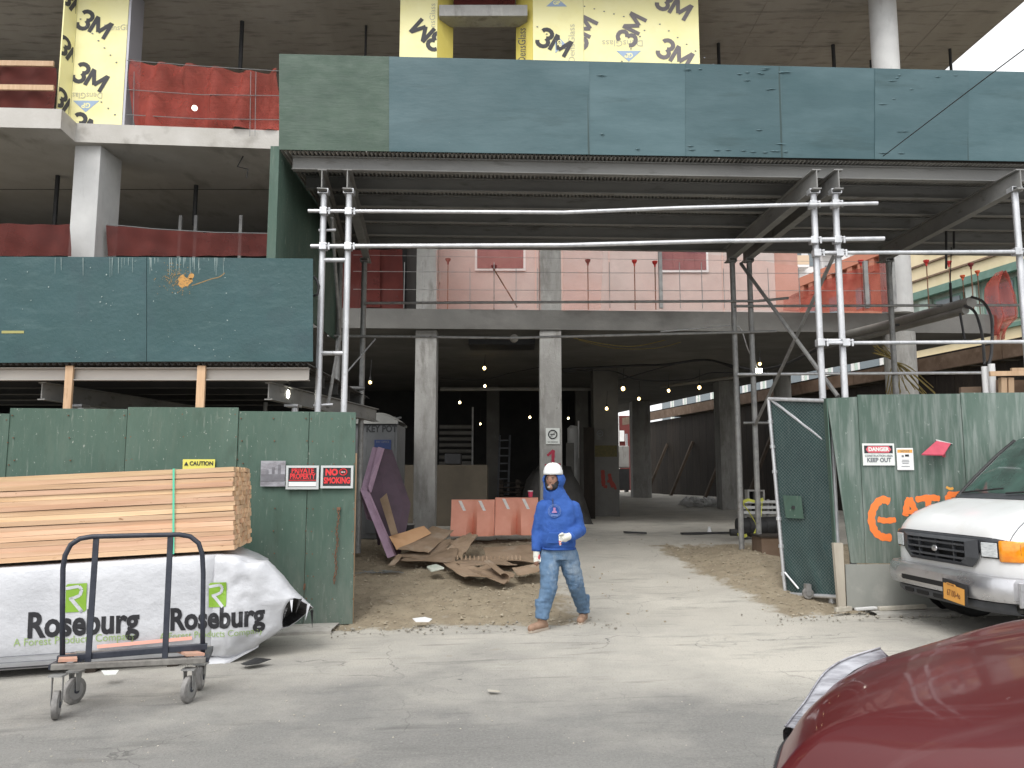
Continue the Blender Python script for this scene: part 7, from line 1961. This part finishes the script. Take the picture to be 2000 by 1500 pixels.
# ================================================================ WALKING MAN
YP = 8.9
PO = P(1095, 1222, YP); PO.z = gz(PO.x, YP) * 1.0
def L(px, py, dy=0.0):
    return P(px, py, YP + dy)
def fuse(prims, name, m, parent=None, voxel=.012, smooth=4, disp=0, dscale=9, origin=None, cut=None, stretch=1):
    mb = MB()
    for pr in prims:
        if pr[0] == 'c':       # tapered capsule chain: points, radii
            pts, rs = pr[1], pr[2]
            for (p, q), (r0, r1) in zip(zip(pts, pts[1:]), zip(rs, rs[1:])):
                p, q = Vector(p), Vector(q); d = (q-p); ln = max(d.length, 1e-4); d.normalize()
                P_ = []; R_ = []
                for a2 in (-90,-60,-30,0):
                    P_.append(p + d*math.sin(R(a2))*r0); R_.append(max(.0005, math.cos(R(a2))*r0))
                for a2 in (0,30,60,90):
                    P_.append(q + d*math.sin(R(a2))*r1); R_.append(max(.0005, math.cos(R(a2))*r1))
                mb.tube(P_, R_, 14)
        elif pr[0] == 'e':     # ellipsoid: centre, radii, rotation about z then x
            c, rad = Vector(pr[1]), pr[2]; rot = Matrix.Rotation(R(pr[3] if len(pr) > 3 else 0), 3, 'Z') @ Matrix.Rotation(R(pr[4] if len(pr) > 4 else 0), 3, 'Y')
            rows = []
            for i in range(13):
                t = math.pi*i/12; rows.append([c + rot @ Vector((math.sin(t)*math.cos(2*math.pi*k/18)*rad[0], math.sin(t)*math.sin(2*math.pi*k/18)*rad[1], -math.cos(t)*rad[2])) for k in range(18)])
            mb.grid(rows, True)
        elif pr[0] == 'l':     # loft of elliptical sections: centre, (rx, ry), yaw
            rows = []
            for c, (rx, ry), yaw in pr[1]:
                c = Vector(c); ca, sa = math.cos(R(yaw)), math.sin(R(yaw))
                rows.append([c + Vector((math.cos(t)*rx*ca - math.sin(t)*ry*sa, math.cos(t)*rx*sa + math.sin(t)*ry*ca, 0)) for t in [2*math.pi*k/24 for k in range(24)]])
            n = len(rows); b0 = len(mb.v); mb.grid(rows, True); mb.f.append(tuple(b0+i for i in range(24))[::-1]); mb.f.append(tuple(b0+(n-1)*24+i for i in range(24)))
    o = mb.build('tmp', m, None, origin=origin or PO)
    md = o.modifiers.new('r', 'REMESH'); md.mode = 'VOXEL'; md.voxel_size = voxel
    if smooth:
        ms = o.modifiers.new('s', 'SMOOTH'); ms.iterations = smooth; ms.factor = .5
    dg = bpy.context.evaluated_depsgraph_get(); me = bpy.data.meshes.new_from_object(o.evaluated_get(dg))
    w = WP[o.name]; bpy.data.objects.remove(o)
    me.name = name
    if disp:
        for v in me.vertices:
            p = Vector((v.co.x, v.co.y, v.co.z*stretch)); v.co += v.normal * disp * (noise.noise(p*dscale) + .5*noise.noise(p*dscale*2.1+Vector((3,1,2))))
    me.polygons.foreach_set('use_smooth', [True]*len(me.polygons))
    if not me.materials: me.materials.append(m)
    ob = bpy.data.objects.new(name, me); COL.objects.link(ob)
    if parent: ob.parent = parent; WP[ob.name] = w
    else: ob.location = w; WP[ob.name] = w
    return ob
skin = mat('skin', (.21,.11,.075), (.27,.145,.10), 20, rough=.55)
denim = mat('faded_denim', (.075,.14,.235), (.12,.20,.31), 7, (1,1,.6), rough=.85, bump=.3, bscale=60, layers=[((.30,.36,.42), 4.5, (1,1,.55), .50, .68, .75), ((.035,.06,.11), 7, (1,1,1.3), .58, .70, .6), ((.5,.47,.40), 9, V3, .66, .75, .5)])
hoodm = mat('royal_blue_fleece', (.022,.082,.31), (.030,.10,.37), 5, rough=.85, bump=.25, bscale=40, layers=[((.008,.05,.27), 6, (1,1,.8), .56, .72, .6)])
glovem = mat('white_knit_glove', (.72,.72,.66), (.62,.62,.56), 30, rough=.9, bump=.3, bscale=80)
palmm = mat('pink_rubber_palm', (.62,.10,.12), (.5,.07,.09), 20, rough=.6)
bootm = mat('tan_work_boot', (.24,.145,.095), (.34,.22,.155), 12, rough=.8, layers=[((.5,.42,.34), 14, V3, .58, .7, .6)])
PE = thing('person', tuple(PO), 'man in blue hooded sweatshirt, jeans and white hard hat walking out of the gateway', 'person')
# joints
hipc = L(1091, 1075); 
hL, kL, aL = L(1075, 1082, .02), L(1072, 1147, -.10), L(1058, 1201, -.12)
hR, kR, aR = L(1108, 1082, .02), L(1124, 1140, .06), L(1139, 1190, .33)
aL.z = max(aL.z, .10)
sL, eL, wL = L(1058, 990, .0), L(1051, 1038, .04), L(1048, 1072, -.02)
sR, eR, wR = L(1122, 991, .03), L(1131, 1036, .06), L(1113, 1047, -.24)
neck = L(1084, 968); head = L(1080, 938, -.03)
# body: one continuous mesh (mostly under the clothes)
def finger_prims(base, dirs, lens, side, r=.0085):
    out = []
    for b_, (d0, d1), ln in zip(base, dirs, lens):
        d0 = Vector(d0).normalized(); d1 = Vector(d1).normalized()
        m_ = b_ + d0*ln*.5; out.append(('c', [b_, m_, m_ + d1*ln*.5], [r, r*.95, r*.8]))
    return out
hLc = wL + Vector((.0,-.01,-.075)); hRc = wR + Vector((-.055,-.035,-.015))
body = [('e', head, (.078,.092,.112), -20), ('c', [head+Vector((0,.01,-.05)), neck, neck+Vector((0,.01,-.05))], [.058,.056,.07]), ('e', head+Vector((-.03,-.075,-.075)), (.035,.03,.03)),
  ('l', [(L(1090,1085),(.145,.10),-6),(L(1090,1060),(.155,.115),-6),(L(1089,1030),(.145,.11),-6),(L(1090,1000),(.165,.11),-6),(L(1092,984),(.15,.09),-6),(L(1088,972),(.06,.06),0)]),
  ('c', [hL,kL,aL], [.085,.058,.04]), ('c', [hR,kR,aR], [.085,.058,.04]),
  ('c', [sL,eL,wL,hLc], [.05,.042,.03,.03]), ('c', [sR,eR,wR,hRc], [.05,.042,.03,.03])]
fb = [hLc+Vector((x_,y_,-.03)) for x_, y_ in ((-.022,-.012),(-.010,-.022),(.005,-.024),(.019,-.018))]
body += finger_prims(fb, [((-.1,-.2,-1),(.1,.2,-1)),((0,-.3,-1),(.2,.2,-1)),((.1,-.3,-1),(.1,.3,-1)),((.2,-.2,-1),(.1,.3,-1))], [.065,.075,.07,.055], 0)
body += [('c', [hLc+Vector((.02,.01,.01)), hLc+Vector((.042,-.012,-.028)), hLc+Vector((.043,-.02,-.055))], [.012,.0105,.009])]
fb2 = [hRc+Vector((-.03,-.01,z_)) for z_ in (.026,.008,-.010,-.028)]
body += finger_prims(fb2, [((-1,-.5,-.1),(-.1,-.6,-1)),((-1,-.5,-.3),(.1,-.5,-1)),((-1,-.4,-.5),(.3,-.3,-1)),((-1,-.4,-.7),(.4,-.2,-1))], [.06,.068,.062,.05], 0)
body += [('c', [hRc+Vector((.0,-.01,.025)), hRc+Vector((-.03,-.035,.045)), hRc+Vector((-.055,-.045,.035))], [.012,.0105,.009])]
fuse(body, 'body', skin, PE, voxel=.0075, smooth=2)
# face details
fdir = Vector((-.42,-.9,-.05)).normalized(); fside = Vector((-fdir.y, fdir.x, 0)).normalized()*-1
fc = head + fdir*.086
MB().ball(fc+Vector((0,0,-.008)), .016, 10, 8, (.8,1.1,1.3)).build('nose', skin, PE, smooth='full')
eyem = mat('dark_eyes', (.01,.008,.008), rough=.3)
for s_ in (-1,1):
    MB().ball(head + fdir*.080 + fside*.030*s_ + Vector((0,0,.018)), .010, 10, 6, (1.2,.6,.55)).build('eye', eyem, PE, smooth='full')
    MB().ball(head + fdir*.082 + fside*.031*s_ + Vector((0,0,.034)), .012, 10, 6, (1.5,.5,.3)).build('eyebrow', M['black'], PE, smooth='full')
# dark neck gaiter around mouth and chin, with pale grin stripe
gd = fuse([('e', head+fdir*.030+Vector((0,0,-.070)), (.072,.075,.045), 0), ('e', head+Vector((0,0,-.03)), (.088,.085,.10)), ('e', head+Vector((0,.015,.035)), (.088,.088,.085))], 'gaiter_and_hood_shade', mat('black_knit_and_shade', (.014,.014,.016), (.025,.025,.027), 30, rough=.9), PE, voxel=.009, smooth=3)  # black ring round the face stands in for the hood's shaded inside
# open the gaiter and shade ring at the face
me = gd.data; bm = bmesh.new(); bm.from_mesh(me); w_ = WP[gd.name]
kill = [f for f in bm.faces if ((f.calc_center_median()+w_ - head).normalized().dot(fdir) > .80) and -.045 < (f.calc_center_median()+w_-head).z < .055]
bmesh.ops.delete(bm, geom=kill, context='FACES'); bm.to_mesh(me); bm.free()
c_ = head+fdir*.104+Vector((0,0,-.070)); MB().ball(c_, .022, 12, 6, (1.1,.5,.42)).build('grey_mask_patch', M['conc'], PE, smooth='full')
# trousers
tr = [('l', [(L(1091,1092),(.165,.125),-6),(L(1091,1075),(.170,.125),-6),(L(1091,1062),(.165,.12),-6)]),
  ('c', [hL, hL.lerp(kL,.5)+Vector((-.005,-.015,0)), kL, kL.lerp(aL,.55), aL+Vector((.005,.01,.005))], [.120,.106,.092,.080,.074]), ('l', [(aL+Vector((.006,.01,.16)),(.076,.080),20),(aL+Vector((.006,.008,.05)),(.074,.082),20),(aL+Vector((.0,.0,-.035)),(.074,.088),20)]),
  ('c', [hR, hR.lerp(kR,.5)+Vector((.0,-.01,0)), kR, kR.lerp(aR,.55), aR+Vector((0,-.01,.015))], [.120,.108,.092,.080,.074]), ('l', [(aR+Vector((0,.0,.16)),(.076,.080),10),(aR+Vector((0,-.005,.05)),(.074,.082),10),(aR+Vector((.0,-.01,-.03)),(.074,.088),10)])]
fuse(tr, 'trousers', denim, PE, voxel=.011, smooth=3, disp=.009, dscale=12, stretch=1.9)
# sweatshirt
hd = [('l', [(L(1091,1072),(.170,.135),-6),(L(1091,1064),(.188,.15),-6),(L(1090,1048),(.195,.165),-6),(L(1090,1020),(.188,.155),-6),(L(1091,1000),(.192,.14),-6),(L(1092,986),(.175,.115),-6),(L(1089,975),(.145,.10),0),(L(1087,966),(.118,.098),0),(L(1085,956),(.10,.095),0)]),
  ('c', [sL+Vector((.02,0,-.01)), eL, wL+Vector((0,0,.015))], [.088,.072,.058]), ('c', [sR+Vector((-.02,0,-.01)), eR, wR+Vector((.02,.02,0))], [.090,.078,.058])]
sw = fuse(hd, 'sweatshirt', hoodm, PE, voxel=.011, smooth=3, disp=.008, dscale=10, stretch=1.3)
fuse([('c', [L(1066,1073,-.12)+Vector((0,0,.0)), L(1091,1074,-.15)], [.018,.018])], 'hem_fold', hoodm, sw, voxel=.008, smooth=2) if False else None
MB().tube([L(1062,1071,-.06)+Vector((0,-.03,.0))]+[Vector((L(1091,1071).x+.183*math.cos(t), L(1091,1071).y+.146*math.sin(t), L(1091,1071).z)) for t in [R(-170+20*k) for k in range(35)]], .012, 8).build('waistband', hoodm, sw, smooth='full')
for p, d, r_ in ((wL, (wL-eL).normalized(), .054), (wR+Vector((.015,.015,0)), (wR-eR).normalized(), .054)):
    MB().tube([p-d*.02, p+d*.02], r_, 16).build('cuff', hoodm, sw, smooth=True)
# hood around the head with open face
hood = fuse([('e', head+Vector((.012,.03,.0)), (.128,.135,.112), 0), ('c', [head+Vector((.0,.03,-.07)), neck+Vector((0,.02,-.02))], [.112,.128]), ('e', neck+Vector((0,.075,-.03)), (.13,.07,.07))], 'hood', hoodm, PE, voxel=.009, smooth=3, disp=.006, dscale=16)
me = hood.data; bm = bmesh.new(); bm.from_mesh(me); w_ = WP[hood.name]
def facehit(c):
    r_ = c - (head + Vector((0,0,-.012)))
    a_ = r_.dot(fside); z_ = r_.z
    return r_.dot(fdir) > .02 and (a_/.090)**2 + ((z_+.004)/.112)**2 < 1
kill = [f for f in bm.faces if facehit(f.calc_center_median()+w_)]
bmesh.ops.delete(bm, geom=kill, context='FACES')
hc_ = head + Vector((0,.02,.06))
bm.to_mesh(me); bm.free()
m_ = hood.modifiers.new('solid','SOLIDIFY'); m_.thickness = .014; m_.offset = -1
# zip cord and chest emblem
MB().tube([neck+Vector((-.03,-.10,-.03)), neck+Vector((-.03,-.135,-.12))], .004, 6).build('drawstring', M['black'], sw)
ec = L(1083,998,-.158)
em = frame(ec + Vector((0,.006,0)), Vector((1,-.08,0)), (0,.05,1))
def ring_pts(r, n=24): return [em @ Vector((r*math.cos(t), r*math.sin(t), 0)) for t in [2*math.pi*k/n for k in range(n+1)]]
palemb = mat('pale_emblem_print', (.13,.20,.40), (.06,.13,.38), 60, rough=.7); pinkemb = mat('pink_emblem_print', (.42,.16,.30), (.25,.22,.42), 60, rough=.7)
for r_ in (.068,.055): MB().tube(ring_pts(r_), .0035, 6).build('emblem_ring', palemb, sw)
mb = MB(em); mb.slab([(-.03,-.02,0),(.03,-.02,0),(.02,.0,0),(.012,.002,0),(.012,.035,0),(-.012,.035,0),(-.012,.002,0),(-.02,.0,0)], (0,0,.004)); mb.build('emblem_figure', pinkemb, sw)
mb = MB(em); mb.slab([(-.045,-.055,0),(.045,-.055,0),(.03,-.035,0),(-.03,-.035,0)], (0,0,.004)); mb.build('emblem_base', palemb, sw)
# front pocket
MB().slab([L(1066,1062,-.165),L(1112,1062,-.165),L(1108,1040,-.172),L(1072,1040,-.172)], (0,.02,0)).build('pocket', hoodm, sw, bevel=.008)
# hard hat
hc = head + Vector((.002,.018,.062))
rows = []
for i in range(10):
    t = R(90)*i/9; rr_ = .108*math.cos(t)**.75 if i < 9 else .001; zz_ = .130*math.sin(t)
    rows.append([hc + Vector((rr_*math.cos(a2)*1.0, rr_*math.sin(a2)*1.12, zz_)) for a2 in [2*math.pi*k/28 for k in range(28)]])
hh = MB().grid(rows, True).build('hard_hat', M['white'], PE, smooth='full', solid=.005)
bp_ = []
for k in range(28):
    a2 = 2*math.pi*k/28; d = Vector((math.cos(a2), math.sin(a2), 0)); f_ = max(0, d.dot(Vector((fdir.x,fdir.y,0)).normalized()))
    bp_.append((hc + Vector((.128*d.x, .143*d.y, .004)), hc + Vector((.128*d.x, .143*d.y, .0)) + d*(.012+.045*f_**2) + Vector((0,0,-.008))))
rows = [[p for p, q in bp_], [q for p, q in bp_]]
MB().tube([hc+Vector((0,-.10,.07)), hc+Vector((0,-.06,.118)), hc+Vector((0,.0,.128)), hc+Vector((0,.08,.105))], .008, 8).build('hat_ridge', M['white'], hh, smooth='full')
# gloves
gl = [('e', hLc+Vector((0,0,.0)), (.040,.030,.050)), ('c', [wL+Vector((0,0,.0)), hLc], [.036,.038])] + [('c', [b_+Vector((0,0,.01)), b_+Vector((0,-.004,-.03)), b_+Vector((.004,.002,-.058+.008*abs(i-1.2)))], [.0125,.0115,.010]) for i, b_ in enumerate(fb)] + [('c', [hLc+Vector((.02,.01,.01)), hLc+Vector((.042,-.012,-.028)), hLc+Vector((.043,-.02,-.055))], [.014,.0125,.011])]
fuse(gl, 'glove', glovem, PE, voxel=.005, smooth=1)
gr2 = [('e', hRc, (.046,.036,.046), 20), ('c', [wR, hRc], [.038,.040])]
for i, b_ in enumerate(fb2):
    d0 = Vector((-1,-.5,-.2*i)).normalized(); d1 = Vector((.1,-.4,-1)).normalized()
    gr2.append(('c', [b_, b_+d0*.032, b_+d0*.032+d1*.030], [.0125,.0118,.0105]))
gr2.append(('c', [hRc+Vector((.0,-.01,.025)), hRc+Vector((-.03,-.035,.045)), hRc+Vector((-.055,-.045,.035))], [.014,.0125,.011]))
go = fuse(gr2, 'glove', glovem, PE, voxel=.005, smooth=1)
for i, b_ in list(enumerate(fb2))[2:]:
    d0 = Vector((-1,-.5,-.2*i)).normalized(); d1 = Vector((.1,-.4,-1)).normalized(); q = b_+d0*.032+d1*.022
    MB().ball(q, .0128, 8, 6, (1,1,1.2)).build('finger_tip', palmm, go, smooth='full')
MB().ball(hLc+Vector((.022,-.012,-.012)), .030, 10, 8, (.65,.8,1.3)).build('palm_patch', palmm, PE, smooth='full')
# boots
for k, (a_, d, dz_) in enumerate(((aL, Vector((-.62,-.78,0)), 0), (aR, Vector((-.25,-.95,0)), 0))):
    d.normalize(); gzv = gz(a_.x, a_.y) if a_.y > 9 else gx(a_.x)
    heel = Vector((a_.x, a_.y, gzv+.045)) - d*.05; toe = heel + d*.235
    bt = fuse([('c', [heel, heel.lerp(toe,.55)+Vector((0,0,.004)), toe+Vector((0,0,-.003))], [.045,.046,.042]), ('c', [heel+d*.035+Vector((0,0,.01)), Vector((a_.x,a_.y,gzv+.13))+d*.0], [.05,.052])], 'boot', bootm, PE, voxel=.009, smooth=2)
    sd_ = Vector((-d.y, d.x, 0))
    outl = []
    for s2, w2 in ((-.045,.034),(-.02,.043),(.06,.040),(.15,.046),(.21,.043),(.265,.024)): outl.append((s2, w2))
    pts = [heel + d*a0 + sd_*b0 for a0, b0 in outl] + [heel + d*a0 - sd_*b0 for a0, b0 in reversed(outl)]
    MB().prism(pts, gzv-.002, gzv+.026).build('sole', mat('pale_sole', (.42,.36,.30)) if 'pale_sole' not in bpy.data.materials else bpy.data.materials['pale_sole'], bt, bevel=.004)
